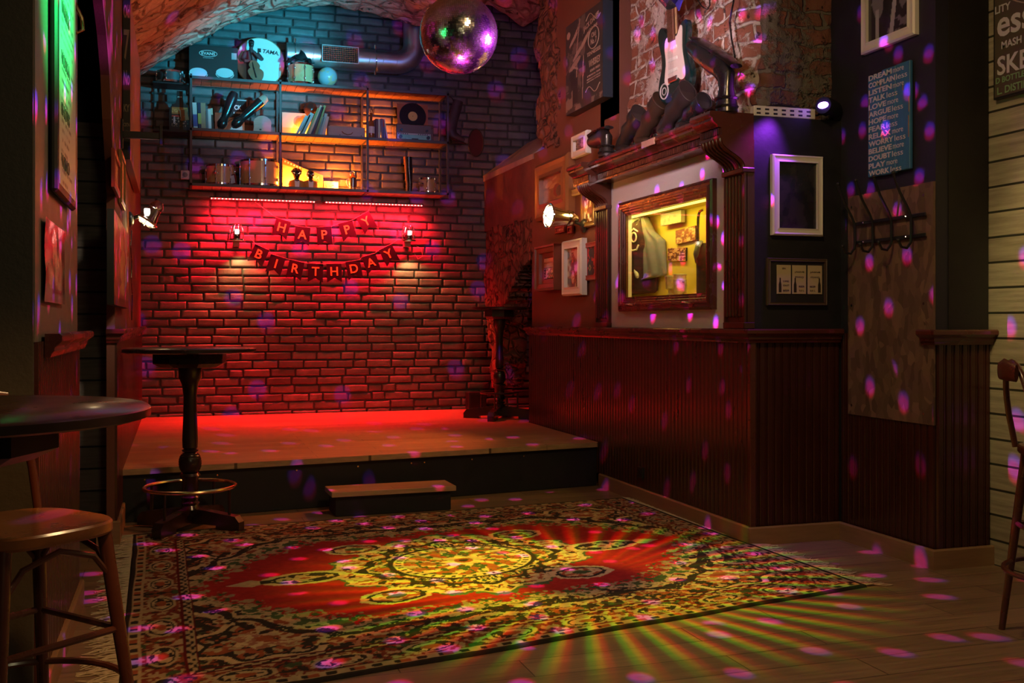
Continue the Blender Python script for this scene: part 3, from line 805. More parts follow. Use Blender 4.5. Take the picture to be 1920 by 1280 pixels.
def rug_color(X, Y):
    """oriental rug: X -1.7..1.7 along its length, Y -1.4..1.4"""
    n1 = fbm(X.shape, (92, 76), 91, 2); n2 = fbm(X.shape, (130, 108), 92, 2); n3 = fbm(X.shape, (36, 30), 93, 2)
    # mirror so that the pattern is symmetric like a woven one
    def sym(a): return (a + a[::-1]) / 2 * 0 + np.where(X < 0, a, a[::-1])
    def symy(a): return np.where(Y < 0, a, a[:, ::-1])
    n1 = symy(sym(n1)); n2 = symy(sym(n2)); n3 = symy(sym(n3))
    AX, AY = np.abs(X), np.abs(Y)
    cream = np.array((.52, .37, .21)); dark = np.array((.030, .022, .018)); red = np.array((.33, .018, .015)); rust = np.array((.30, .075, .03)); green = np.array((.05, .075, .03)); pink = np.array((.42, .17, .10))
    C = np.zeros((*X.shape, 3))
    def put(mask, c): C[mask] = c
    # corners / field ground: dark with cream, rust and green florets
    C[:] = dark
    fl = np.sin(X * 34) * np.sin(Y * 34) * .14
    put(n1 + fl * .6 > .54, cream * .62); put((n1 + fl * .6 > .54) & (n3 > .53), rust * .8); put((n1 > .50) & (n2 > .60), rust); put((n2 < .36), dark); put((n3 > .60) & (n1 < .5) & (n2 > .5), pink)
    put((n3 < .40) & (n2 > .55) & (n1 < .5), green)
    # corner medallions: cream-framed rosettes
    cx, cy = AX - 1.12, AY - .86
    rr = np.sqrt((cx / 1.25) ** 2 + cy ** 2); an = np.arctan2(cy, cx / 1.25)
    rr = rr * (1 + .10 * np.cos(8 * an))
    m_ = rr < .27
    put(m_ & (rr > .235), cream); put(m_ & (rr <= .235), dark); put((rr < .215) & (n1 > .48), cream * .75); put((rr < .215) & (n2 > .58), rust)
    put((rr < .12), pink * .8); put((rr < .12) & (n2 > .5), cream); put(rr < .05, rust)
    # red lozenge
    wob = .035 * np.sin(X * 22) * np.cos(Y * 25) + .05 * (n3 - .5)
    sc = .05 * np.abs(np.sin(np.arctan2(Y / .93, X / 1.3) * 12))
    hexd = np.maximum(AX / 1.33 * .62 + AY / .97 * .60, AY / .97 * 1.02) + wob * .6 + sc * .7 + np.where(AX > 1.0, (AX - 1.0) * .35, 0)
    put(hexd < 1.10, cream * .9); put((hexd < 1.10) & (n2 > .60), rust * .8); put((hexd < 1.10) & (n1 < .40), dark)
    put((hexd < 1.03) & (hexd > .98) & (n1 > .42), dark)
    put(hexd < .93, cream * .85); put((hexd < .93) & (n2 < .42), green * 1.2)
    put(hexd < .86 + .05 * (n1 - .5) * 2, red)
    # leafy sprigs on the red edge
    put((hexd < .90) & (hexd > .78) & (n2 > .60), cream * .6); put((hexd < .88) & (hexd > .80) & (n2 < .37), green)
    # central medallion with star-like points
    th = np.arctan2(Y / .58, X / .66); r0 = np.sqrt((X / .66) ** 2 + (Y / .58) ** 2)
    r1 = r0 / (1 + .16 * np.abs(np.cos(2 * th)) ** 3 + .05 * np.cos(16 * th))
    put(r1 < 1.02 + .10 * (n2 - .5), green * 1.3); put(r1 < .97 + .10 * (n1 - .5), cream)
    put((r1 < .93) & (n1 < .44), dark); put((r1 < .93) & (n2 > .62), rust)
    put((r1 < .74) & (r1 > .69), dark); put((r1 < .69), cream); put((r1 < .69) & (n2 > .57), green); put((r1 < .69) & (n1 < .40), rust * .9)
    put((r1 < .69) & (n2 < .37), dark)
    ri = np.sqrt((X / .40) ** 2 + (Y / .34) ** 2); ti = np.arctan2(Y / .34, X / .40)
    put((ri < 1.05) & (ri > .98), dark); put((ri <= .98) & (ri > .84), cream); put((ri <= .95) & (ri > .87) & (np.sin(ti * 40) > .4), dark)
    put(ri < .84, rust); put((ri < .84) & (np.sin(ti * 12 + ri * 9) * .5 + n1 > .62), cream); put((ri < .84) & (n2 > .60), green)
    put(ri < .30 + .06 * np.cos(8 * ti), cream); put(ri < .14, rust); put(ri < .07, dark)
    # lobes on the diagonals of the medallion
    rl = np.sqrt(((AX - .50) / .13) ** 2 + ((AY - .50) / .09) ** 2)
    rl = rl + .25 * (n2 - .5); put(rl < 1.35, cream); put((rl < 1.1) & (rl > .9), dark); put((rl < .9) & (n2 > .5), rust); put(rl < .35, green)
    # pendants along the axis
    rp = np.sqrt(((AX - .86) / .20) ** 2 + (Y / .105) ** 2) + .12 * (n2 - .5)
    put(rp < 1.15, cream * .95); put(rp < .86, dark); put((rp < .74), cream * .8); put((rp < .74) & (n2 < .47), dark); put(rp < .3, cream); put(rp < .15, rust)
    rp2 = np.abs(Y) / .055 + np.abs(AX - 1.13) / .10
    put(rp2 < 1.2, cream * .85); put((np.abs(AX - 1.055) < .025) & (AY < .03), dark)
    # borders
    dE = np.minimum(1.7 - AX, 1.4 - AY)
    al = np.where((1.7 - AX) < (1.4 - AY), Y, X)
    def band(a, b_): return (dE >= a) & (dE < b_)
    put(band(0, .29), dark)
    put(band(.235, .29), rust * .45); g2 = band(.245, .28); put(g2, cream * .7); put(g2 & (np.sin(al * 90) * np.sin(dE * 180) + n2 > .62), dark); put(band(.235, .245) | band(.28, .29), red * .3)
    mb_ = band(.075, .235); put(mb_, np.array((.17, .030, .018))); put(mb_ & (n1 > .55), rust * .7); put(mb_ & (n2 > .60), cream * .7); put(mb_ & (n2 < .36), dark); put(mb_ & (n3 > .6) & (n1 < .48), green)
    ph = (al / .36) % 1.0 - .5
    rb = np.sqrt((ph * .36 / .12) ** 2 + ((dE - .155) / .062) ** 2) + .15 * (n2 - .5)
    put(mb_ & (rb < 1.0), cream * .75); put(mb_ & (rb < .82), dark); put(mb_ & (rb < .72) & (n2 > .46), cream * .85); put(mb_ & (rb < .35), rust)
    g1 = band(.025, .075); put(g1, cream * .75); put(g1 & (np.sin(al * 70) * np.cos((dE - .05) * 90) > .1) & band(.034, .066), dark); put(g1 & band(.034, .066) & (np.sin(al * 35) > .75), rust)
    put(band(0, .022), dark * .8)
    return C * (0.85 + 0.3 * fbm(X.shape, (170, 140), 95, 1)[..., None])

t = thing('oriental_rug', 'large red oriental rug with cream medallion and fringed ends, spread before the stage', 'rug', (1.5, 5.35, 0))
RC = [Vector((-.20, 3.66)), Vector((3.22, 4.33)), Vector((3.12, 7.04)), Vector((-.26, 6.72))]   # corners: near left, near right, far right, far left
nu, nv = 560, 460
U, V = np.meshgrid(np.linspace(0, 1, nu), np.linspace(0, 1, nv), indexing='ij')
def rq(U, V):
    x = (1 - U) * (1 - V) * RC[0][0] + U * (1 - V) * RC[1][0] + U * V * RC[2][0] + (1 - U) * V * RC[3][0]
    y = (1 - U) * (1 - V) * RC[0][1] + U * (1 - V) * RC[1][1] + U * V * RC[2][1] + (1 - U) * V * RC[3][1]
    return x, y
gx, gy = rq(U, V)
gx = gx + .012 * (fbm(U.shape, (7, 6), 3, 2) - .5) * 2; gy = gy + .02 * (fbm(U.shape, (5, 5), 4, 2) - .5) * 2
gz = .009 + .004 * fbm(U.shape, (12, 10), 7, 2) + .0015 * fbm(U.shape, (150, 130), 8, 1)
edge = np.minimum(np.minimum(U, 1 - U), np.minimum(V, 1 - V)); gz = np.where(edge <= 0, 0.001, gz)
M_rug = mat('rug_wool', (1, 1, 1), 0.93, attr='Col', spec=0.15, bump=0.35, bscale=260)
grid_mesh('pile', np.stack([gx - 1.5, gy - 5.35, gz], -1), M_rug, rug_color((U - .5) * 3.4, (V - .5) * 2.8), t)
M_fringe = mat('rug_fringe', (0.50, 0.42, 0.30), 0.9, spec=.1)
rg = random.Random(5)
for end in (0, 1):
    b = MB()
    for i in range(330):
        v = (i + rg.random()) / 330
        x, y = rq(np.array(float(end)), np.array(v)); x, y = float(x), float(y)
        sg = 1 if end else -1; L_ = rg.uniform(.07, .15); w_ = rg.uniform(-.05, .05); zz = rg.uniform(.003, .012)
        p = [(x - sg * .005, y, .010), (x + sg * L_ * .35, y + w_ * .3, zz), (x + sg * L_ * .7, y + w_ * .9 + rg.uniform(-.02, .02), .004), (x + sg * L_, y + w_ * 1.6, .003)]
        b.tube(p, [.0035, .003, .0025, .002], 5)
    o = build_at(b, 'fringe', M_fringe, t, label='cream knotted fringe'); o['kind'] = 'stuff'

# ================================================================== TABLES AND STOOLS
def pub_table(loc, label, r=.40, top_z=1.125, rz=0.0, small=False, m=M_darkwood, z0=0.0, group=None):
    t = thing('pub_table', label, 'table', (loc[0], loc[1], z0), rz, group)
    b = MB(); b.lathe([(r - .02, top_z - .03), (r, top_z - .024), (r, top_z - .006), (r - .008, top_z)], n=56); b.build('table_top', M_mahog if small else m, t, True)
    b = MB(); q = r * .56; b.lathe([(q * .8, top_z - .12), (q, top_z - .095), (q, top_z - .031)], n=8); b.build('top_block', m, t)
    s_ = .85 if small else 1.0
    b = MB(); b.lathe([(.072 * s_, top_z - .12), (.07 * s_, top_z - .19), (.062 * s_, top_z - .2), (.05 * s_, top_z - .23), (.04 * s_, top_z - .3), (.043 * s_, top_z - .45), (.048 * s_, top_z - .57), (.046 * s_, .50), (.036 * s_, .492), (.052 * s_, .485), (.046 * s_, .475)][::-1], n=28); b.build('column', m, t, True)
    b = MB(); pr = []
    for i in range(25):
        a = PI * i / 24; z = .405 - .07 * math.cos(a) * .95; rr = .03 + .04 * math.sin(a) + (.0015 if i % 2 else -.001)
        pr.append((rr * s_ if s_ < 1 else rr, z))
    b.lathe(pr, n=28); b.build('turned_ball', m, t, True)
    b = MB(); b.lathe([(.05, .10), (.062, .115), (.05, .14), (.058, .155), (.046, .165), (.058, .19), (.05, .20), (.05, .30), (.064, .325), (.055, .34)], n=28); b.build('pedestal', m, t, True)
    rr = r * .68
    b = MB(); b.tube([(rr * math.cos(2 * PI * i / 40), rr * math.sin(2 * PI * i / 40), .255) for i in range(40)], .0115, 8, True); b.build('foot_ring', M_brass if not small else M_darkwood, t, True)
    for i in range(4):
        a = PI / 4 + i * PI / 2 + (0.25 if small else 0)
        c_, s2 = math.cos(a), math.sin(a); Q = Matrix.Rotation(a, 3, 'Z')
        b = MB(); b.prism([(.03, .03), (.20, .025), (.20, 0), (.36, 0), (.36, .05), (.33, .085), (.22, .10), (.12, .115), (.03, .12)], -.032, .032, 'xz')
        b.v = [tuple(Q @ Vector(p)) for p in b.v]; b.build('foot', m, t)
        b = MB(); b.tube([(rr * c_, rr * s2, .25), (rr * c_, rr * s2, .07)], [.009, .009], 8); b.build('ring_post', m, t, True)
    return t
pub_table((0.075, 6.84), 'tall dark pedestal table with brass foot ring at the left front corner of the stage', r=.405, rz=R(12), z0=.014)
pub_table((3.03, 9.83), 'tall slim pedestal table standing on the stage in the dark arch', r=.27, top_z=1.10, small=True, z0=.351)
pub_table((-0.52, 2.62), 'dark round table with glossy rim in the near left corner', r=.46, top_z=1.105)

def bar_stool(loc, rz, label, seat_m, zs=.75, leg_m=None, seat_shape='round'):
    leg_m = leg_m or M_darkwood
    t = thing('bar_stool', label, 'stool', loc, rz)
    b = MB(); n = 44; pts = []
    for i in range(n):
        a = 2 * PI * i / n; c_, s_ = math.cos(a), math.sin(a)
        e = .62; pts.append((.205 * abs(c_) ** e * (1 if c_ > 0 else -1), .20 * abs(s_) ** e * (1 if s_ > 0 else -1)))
    rings = [(0.97, -.036), (1.0, -.028), (1.0, -.006), (.975, 0), (.80, -.003), (.4, -.008), (.05, -.01)]
    vs = []; fs = []
    for sc_, z in rings: vs += [(x * sc_, y * sc_, zs + z) for x, y in pts]
    for j in range(len(rings) - 1):
        for i in range(n):
            k2 = (i + 1) % n; fs.append((j * n + i, j * n + k2, (j + 1) * n + k2, (j + 1) * n + i))
    fs.append(tuple(range(n - 1, -1, -1))); fs.append(tuple(range((len(rings) - 1) * n, len(rings) * n)))
    b.add(vs, fs); b.build('seat', seat_m, t, True)
    legs = []
    for sx_ in (-1, 1):
        for sy_ in (-1, 1):
            p0 = Vector((sx_ * .15, sy_ * .145, zs - .03)); p1 = Vector((sx_ * .225, sy_ * .22, 0)); legs.append((p0, p1))
            b = MB(); b.tube([p0, p0.lerp(p1, .3), p1], [.019, .019, .0135], 12); b.build('leg', leg_m, t, True)
    def onleg(i, z): p0, p1 = legs[i]; return p0.lerp(p1, (zs - .03 - z) / (zs - .03))
    for z, r_ in ((.30, .9), (.46, .9)):
        b = MB(); q = [onleg(i, z) for i in (0, 1, 3, 2)]
        rad_ = (q[0].xy.length) * .985
        if z < .4: b.tube([(rad_ * math.cos(2 * PI * i / 32), rad_ * math.sin(2 * PI * i / 32), z) for i in range(32)], .010, 8, True)
        else:
            for i in range(4): b.tube([q[i], q[(i + 1) % 4]], [.010, .010], 8)
        b.build('footrest' if z < .4 else 'stretcher', leg_m, t, True)
    # bentwood arches under the seat
    b = MB()
    for i, j in ((0, 1), (1, 3), (3, 2), (2, 0)):
        a0, a1 = onleg(i, zs - .16), onleg(j, zs - .16); mid = (a0 + a1) / 2
        b.tube([a0, a0.lerp(mid, .35) + Vector((0, 0, .07)), mid + Vector((0, 0, .10)), a1.lerp(mid, .35) + Vector((0, 0, .07)), a1], .0085, 8)
    b.build('seat_brace', leg_m, t, True)
    # back: two posts and a bent rail at the -x side
    b = MB()
    hoop = []
    for i in range(17):
        a = PI * i / 16
        hoop.append((-.185 - .06 * math.sin(a) ** .5 if 0 < i < 16 else -.185, -.17 * math.cos(a), zs - .02 + .36 * math.sin(a) ** .6 if 0 < i < 16 else zs - .02))
    b.tube(hoop, .0125, 10); b.build('back_hoop', leg_m, t, True)
    b = MB(); b.loft([((-.262, -.12, zs + .30), .008, .035), ((-.275, 0, zs + .31), .008, .045), ((-.262, .12, zs + .30), .008, .035)], (1, 0, 0), 12); b.build('backrest', leg_m, t, True)
    return t
M_seat = mat('varnished_plywood_seat', (0.32, 0.11, 0.035), 0.28, var=0.3, vscale=5, coat=0.5)
M_redbrown = mat('red_brown_bentwood', (0.10, 0.030, 0.018), 0.3, var=.25, coat=.4)
bar_stool((-0.40, 3.08, 0), R(-50), 'varnished wooden bar stool with bentwood legs pushed toward the near left table', M_seat, .76, M_redbrown)
bar_stool((3.42, 3.26, 0), R(-28), 'dark red-brown bar stool cut off by the right edge of the photo', M_redbrown, .80, M_redbrown)

# ================================================================== MIRROR BALL
def mirror_ball():
    t = thing('mirror_ball', 'large mirrored disco ball hanging from the vault, splashed with violet light', 'disco ball', BALL)
    r = BALL_R; rows = 62; V = []; F = []; rg = random.Random(2)
    for j in range(rows):
        a0 = -PI / 2 + PI * j / rows; a1 = -PI / 2 + PI * (j + 1) / rows; am = (a0 + a1) / 2
        n = max(4, int(2 * rows * math.cos(am)))
        for i in range(n):
            t0 = 2 * PI * i / n; t1 = 2 * PI * (i + 1) / n; tm = (t0 + t1) / 2
            nrm = Vector((math.cos(am) * math.cos(tm), math.cos(am) * math.sin(tm), math.sin(am)))
            e1 = Vector((-math.sin(tm), math.cos(tm), 0)); e2 = nrm.cross(e1)
            w_ = r * math.cos(am) * (t1 - t0) * .46; h_ = r * (a1 - a0) * .46
            nn = (nrm + e1 * rg.gauss(0, .03) + e2 * rg.gauss(0, .03)).normalized()
            f1 = (e1 - nn * e1.dot(nn)).normalized(); f2 = nn.cross(f1)
            c_ = nrm * r; o = len(V)
            V += [tuple(c_ - f1 * w_ - f2 * h_), tuple(c_ + f1 * w_ - f2 * h_), tuple(c_ + f1 * w_ + f2 * h_), tuple(c_ - f1 * w_ + f2 * h_)]
            F.append((o, o + 1, o + 2, o + 3))
    b = MB(); b.v = V; b.f = F; b.m = [0] * len(F)
    b.build('mirror_tiles', mat('mirror_tile', (0.9, 0.88, 0.85), 0.16, metal=1.0), t)
    b = MB(); b.ball((0, 0, 0), r * .985, 24); b.build('core', mat('ball_core', (0.05, .05, .05), .6), t, True)
    b = MB(); b.lathe([(.03, r * .97), (.03, r * 1.05), (.012, r * 1.07)], n=16); b.build('hanger_cap', M_chrome, t, True)
    b = MB(); b.tube([(0, 0, r * 1.05), (0, 0, 4.9 - BALL.z)], [.004, .004], 6); b.build('chain', M_metal, t)
mirror_ball()

# ================================================================== THE WALL SHELVES AND WHAT STANDS ON THEM
SHX = (0.125, 0.983, 1.864, 2.716); SHZ = (2.665, 3.205, 3.715); SY0, SY1 = 10.665, 11.005
t = thing('wall_shelf', 'black steel wall shelf unit with three plank shelves above the red lights', 'shelf', (1.42, 10.99, 2.66))
b = MB(); q = .011
for x in SHX:
    for y in (SY0, SY1): b.box((x - q, y - q, 2.64), (x + q, y + q, 3.735), bev=.002)
for z in SHZ:
    for y in (SY0, SY1): b.box((SHX[0] - q, y - q, z - .026), (SHX[3] + q, y + q, z + .002), bev=.002)
    for x in SHX: b.box((x - q, SY0, z - .026), (x + q, SY1, z - .004), bev=.002)
build_at(b, 'frame', M_shelfmetal, t)
for z in SHZ:
    b = MB(); x = SHX[0] + .012; rg = random.Random(int(z * 100))
    while x < SHX[3] - .02:
        e = min(x + rg.uniform(.085, .10), SHX[3] - .012)
        b.box((x, SY0 + .012, z - .021), (e - .004, SY1 - .012, z - .002 - rg.uniform(0, .0015)), bev=.001); x = e
    build_at(b, 'shelf_board', M_shelfwood, t)
ZB, ZM, ZT = (z + .004 for z in SHZ)
def sx(px, y=10.85): return at_y(px, 300, y).x

def drum(x, y, z, r, h, label, lugs=8, group=None, horiz=False, shell=None):
    t = thing('drum', label, 'drum', (x, y, z), 0.2, group)
    shell = shell or M_maple
    b = MB(); b.lathe([(r, .012), (r, h - .012)], n=40); b.build('shell', shell, t, True)
    for z0 in (0.0, h - .022):
        b = MB(); b.lathe([(r - .002, z0 + .002), (r + .009, z0), (r + .009, z0 + .02), (r - .002, z0 + .022)], n=40); b.build('hoop', M_chrome, t, True)
    b = MB(); b.lathe([(r - .001, h - .012), (r * .98, h - .004), (.001, h - .004)], n=40); b.build('drum_head', M_skin, t, True)
    for i in range(lugs):
        a = 2 * PI * i / lugs; c_, s_ = math.cos(a), math.sin(a)
        b = MB()
        for zz in (h * .26, h * .74): b.ball((c_ * (r + .008), s_ * (r + .008), zz), .011, 6, (1, 1, 1.7))
        b.tube([(c_ * (r + .013), s_ * (r + .013), .004), (c_ * (r + .013), s_ * (r + .013), h - .004)], .0028, 6)
        b.build('lug', M_chrome, t, True)
    return t
def mount(t, r, h, a=3.6):
    b = MB(); c_, s_ = math.cos(a), math.sin(a); b.tube([(c_ * r, s_ * r, h * .55), (c_ * (r + .03), s_ * (r + .03), h * .55)], [.032, .022], 12); b.ball((c_ * (r + .035), s_ * (r + .035), h * .55), .018, 8); b.build('tom_mount', M_chrome, t, True)
# bottom shelf
d_ = drum(sx(413), 10.84, ZB, .135, .205, 'small maple tom drum at the left end of the lowest shelf', 6); mount(d_, .135, .205, 4.2)
drum(sx(487), 10.835, ZB, .19, .265, 'large maple floor drum beside the red-framed tablet, largest drum on the lowest shelf', 8)
d_ = drum(sx(801), 10.83, ZB, .088, .165, 'smallest maple drum at the right end of the lowest shelf', 6); mount(d_, .088, .165, 3.5)
d_ = drum(sx(564, 10.8), 10.795, ZT, .125, .215, 'cream drum on top of the shelves with a black cloth hat on it', 8)
# cloth hat lying on it
t = thing('black_cloth_hat', 'crumpled black cloth hat lying on the cream drum on top of the shelves', 'hat', (sx(562, 10.79), 10.785, ZT + .217))
nu = 44; A, Rr = np.meshgrid(np.linspace(0, 2 * PI, nu), np.linspace(0, 1, 14), indexing='ij')
rr = .148 * Rr * (1 + .10 * np.sin(3 * A) * Rr + .05 * np.sin(7 * A + 1) * Rr)
zz = .12 * np.clip(1 - Rr * 1.5, 0, 1) ** .5 * (1 + .2 * np.sin(2 * A + 3)) + .012 + .018 * np.sin(5 * A) * Rr + .01 * Rr
grid_mesh('felt', np.stack([rr * np.cos(A), rr * np.sin(A), zz], -1)[::-1], mat('black_cloth', (.015, .015, .018), .8, var=.3), None, t)

# framed tablet leaning between the drums
t = thing('tablet', 'red-framed white card leaning between the two drums on the lowest shelf', 'card', (sx(437), 10.72, ZB), rot=(R(-16), R(-14), R(-18)))
b = MB(); b.box((-.035, -.008, 0), (.035, .008, .115), bev=.003); b.build('frame', mat('dark_red_plastic', (.12, .01, .012), .3), t)
b = MB(); b.box((-.022, -.0095, .014), (.022, -.0078, .10)); b.build('card', mat('pale_card', (.55, .55, .6), .5), t)

# EVANS drum-head box
t = thing('drum_head_box', 'black cardboard box printed EVANS with two white drums, on top of the shelves', 'box', (sx(402), 10.88, ZT), R(0))
b = MB(); b.box((-.245, -.05, 0), (.225, .05, .345), bev=.003); b.build('carton', mat('black_carton', (.02, .022, .024), .45), t)
M_print = mat('white_print', (.8, .82, .82), .5)
text('EVANS', .13, .030, M_print, t, (-.06, -.0515, .267), bold=.02)
b = MB(); b.tube([(-.06 + .085 * math.cos(i * PI / 18), -.051, .267 + .031 * math.sin(i * PI / 18)) for i in range(36)], .0028, 5, True); b.build('oval_emblem', M_print, t)
text('DRUMHEADS MADE IN USA', .10, .007, M_print, t, (-.06, -.0515, .222))
def pic_drum(cx, cz, w_, h_):
    b = MB(); b.prism([(cx + w_ * math.cos(i * PI / 20), cz + h_ * math.sin(i * PI / 20)) for i in range(40)], -.0518, -.0505); b.build('printed_drum', mat('pale_print', (.62, .66, .68), .5), t)
    b = MB(); b.tube([(cx + w_ * 1.02 * math.cos(PI + i * PI / 20), -.052, cz - .012 + h_ * math.sin(PI + i * PI / 20)) for i in range(21)], .004, 5); b.build('printed_hoop', M_print, t)
pic_drum(-.155, .07, .085, .048); pic_drum(.10, .085, .085, .048)
b = MB(); b.box((.165, -.052, .225), (.215, -.0505, .29)); b.build('sticker', mat('grey_print', (.4, .42, .44), .5), t)

# TAMA bass-drum head
t = thing('bass_drum_head', 'round white bass drum head lettered TAMA leaning on the wall above the shelves', 'drum head', (sx(488, 10.93), 10.95, ZT), rot=(R(4), 0, 0))
b = MB(); b.lathe([(.238, -.004), (.238, .006), (.0001, .006)], (0, 0, .245), 64, 'y'); o = b.build('skin', mat('white_drum_skin', (.82, .84, .82), .45), t, True)
fix_normals(o)
b = MB(); b.tube([(.242 * math.cos(i * PI / 32), 0, .245 + .242 * math.sin(i * PI / 32)) for i in range(64)], .0055, 8, True); b.build('rim', mat('tan_rim', (.45, .33, .2), .4), t, True)
M_ink = mat('black_ink', (.012, .012, .012), .5)
text('TAMA.', .165, .040, M_ink, t, (.105, -.007, .352), rot=(R(90), R(5), 0), bold=.02, shear=.15)
b = MB(); b.box((-.018, -.0065, -.02), (.016, -.0055, .02)); o = b.build('logo_mark', M_ink, t); o.location = (-.01, 0, .362)

# figurine: man playing the double bass
def figurine():
    t = thing('musician_figurine', 'dark carved figurine of a man playing a double bass, before the drum head', 'figurine', (sx(474, 10.80), 10.79, ZT))
    mb_, mj, mw = mat('carved_dark_skin', (.035, .02, .016), .35), mat('carved_jacket', (.14, .05, .055), .5, var=.3), mat('carved_bass_wood', (.26, .11, .06), .35, var=.2, coat=.3)
    b = MB(); b.loft([((-.01, .03, 0), .05, .04), ((-.01, .03, .10), .052, .045), ((-.012, .03, .19), .05, .04), ((-.015, .025, .26), .066, .042), ((-.015, .02, .315), .05, .035), ((-.015, .015, .335), .018, .02), ((-.015, .012, .35), .017, .018), ((-.015, .005, .368), .024, .026), ((-.015, .003, .395), .028, .031), ((-.015, .006, .42), .018, .02)], (1, 0, 0), 18); b.build('body', mj, t, True)
    b = MB(); b.ball((-.015, .0, .385), .030, 12, (.85, .95, 1.15)); b.ball((-.015, -.029, .383), .007, 6); b.build('head', mb_, t, True)
    b = MB(); b.loft([((-.015, .006, .405), .030, .034), ((-.015, .008, .418), .028, .030), ((-.015, .01, .43), .012, .014)], (1, 0, 0), 16); b.build('hair', M_rubber, t, True)
    b = MB(); b.tube([(-.07, .02, .295), (-.10, -.01, .23), (-.075, -.05, .20), (-.02, -.06, .20)], [.024, .022, .018, .012], 10); b.build('arm', mj, t, True)
    b = MB(); b.tube([(.045, .02, .295), (.085, -.01, .24), (.06, -.05, .24), (.01, -.055, .285)], [.024, .022, .018, .012], 10); b.build('arm', mj, t, True)
    body = []
    for i in range(48):
        a = 2 * PI * i / 48; z = .10 + .105 * math.sin(a); w_ = .078 * math.cos(a) * (1.0 + .22 * math.cos(2 * a + PI) * 0 - .28 * math.exp(-((z - .125) / .018) ** 2)) * (1.0 if z < .12 else .82)
        body.append((w_ + .02 + (z - .1) * -.2, z))
    b = MB(); b.prism(body, -.085, -.055); o = b.build('double_bass', mw, t)
    b = MB(); b.tube([(.0, -.088, .12), (-.015, -.075, .22), (-.035, -.05, .33)], .006, 8); b.tube([(.028, -.09, .03), (.0, -.089, .13)], .007, 6); b.build('bass_neck', M_rubber, t, True)
figurine()

# globe
t = thing('globe', 'small pale blue globe standing on top of the shelves', 'globe', (sx(614, 10.82), 10.82, ZT))
def globe_mat():
    m = bpy.data.materials.new('globe_map'); m.use_nodes = True; k = NT(m.node_tree); bs = k.t.nodes['Principled BSDF']; bs.inputs['Roughness'].default_value = .2
    tc = k.n('ShaderNodeTexCoord'); f = k.noise(11, 4, tc.outputs['Object']); k.link(k.mix(k.step(f, .52, .56), (.35, .58, .68, 1), (.62, .60, .38, 1)), bs.inputs['Base Color']); return m
b = MB(); b.ball((0, 0, .115), .10, 20); b.build('sphere', globe_mat(), t, True)
b = MB(); b.lathe([(.05, 0), (.05, .008), (.012, .018), (.01, .03)], n=24); b.build('base', M_darkwood, t, True)
b = MB(); b.tube([(.108 * math.sin(a), 0, .115 - .108 * math.cos(a)) for a in np.linspace(0, PI, 20)], .003, 6); b.build('meridian', M_chrome, t, True)

# ventilation duct
t = thing('ventilation_duct', 'round galvanised ventilation duct with a grille, bending up beside the mirror ball', 'duct', (1.6, 10.89, 4.0))
p0 = at_y(537, 90, 10.89); DR = .118; zc = 4.055; x0, x1 = p0.x, at_y(742, 100, 10.89).x
pts = [(x0, 10.89, zc), (x1, 10.89, zc)]
for i in range(1, 11):
    a = PI / 2 * i / 10; pts.append((x1 + .20 * math.sin(a), 10.89, zc + .20 * (1 - math.cos(a))))
pts.append((x1 + .20, 10.89, 4.88))
b = MB(); b.tube(pts, DR, 36); build_at(b, 'pipe', M_galv, t, True)
b = MB()
for x in list(np.arange(x0 + .12, x1, .145)): b.tube([(x + .004 * 0 + .02 * math.sin(a * 1.0) , 10.89 + (DR + .0015) * math.cos(a), zc + (DR + .0015) * math.sin(a)) for a in np.linspace(0, 2 * PI, 30)], .0022, 5)
build_at(b, 'seam', M_galv, t, True)
for px in (555, 707):
    x = sx(px, 10.74)
    b = MB(); b.tube([(x, 10.89 + (DR + .006) * math.cos(a), zc + (DR + .006) * math.sin(a)) for a in np.linspace(0, 2 * PI, 30)], .006, 6, True)
    b.lathe([(.013, -.02), (.013, .02)], (x, 10.85, zc + DR + .02), 12); b.lathe([(.013, -.02), (.013, .02)], (x, 10.85, zc - DR - .02), 12); build_at(b, 'strap', M_chrome, t, True)
gx0, gx1 = sx(606, 10.72), sx(672, 10.72)
b = MB(); b.sweep([(0, 0), (.0, .02), (.008, .02), (.008, 0)], [(gx0, 10.762, zc - .075), (gx1, 10.762, zc - .075), (gx1, 10.762, zc + .085), (gx0, 10.762, zc + .085)], True, up=(0, -1, 0)); o = build_at(b, 'grille_frame', M_galv, t)
b = MB(); b.box((gx0, 10.768, zc - .075), (gx1, 10.774, zc + .085)); build_at(b, 'grille_back', M_black, t)
b = MB()
for i in range(15): x = gx0 + (i + .5) * (gx1 - gx0) / 15; b.box((x - .0022, 10.752, zc - .073), (x + .0022, 10.762, zc + .083))
for i in range(8): z = zc - .066 + i * .0205; b.box((gx0, 10.750, z - .0016), (gx1, 10.766, z + .0016), rot=Matrix.Rotation(R(25), 3, 'X'))
build_at(b, 'grille_slats', M_chrome, t)

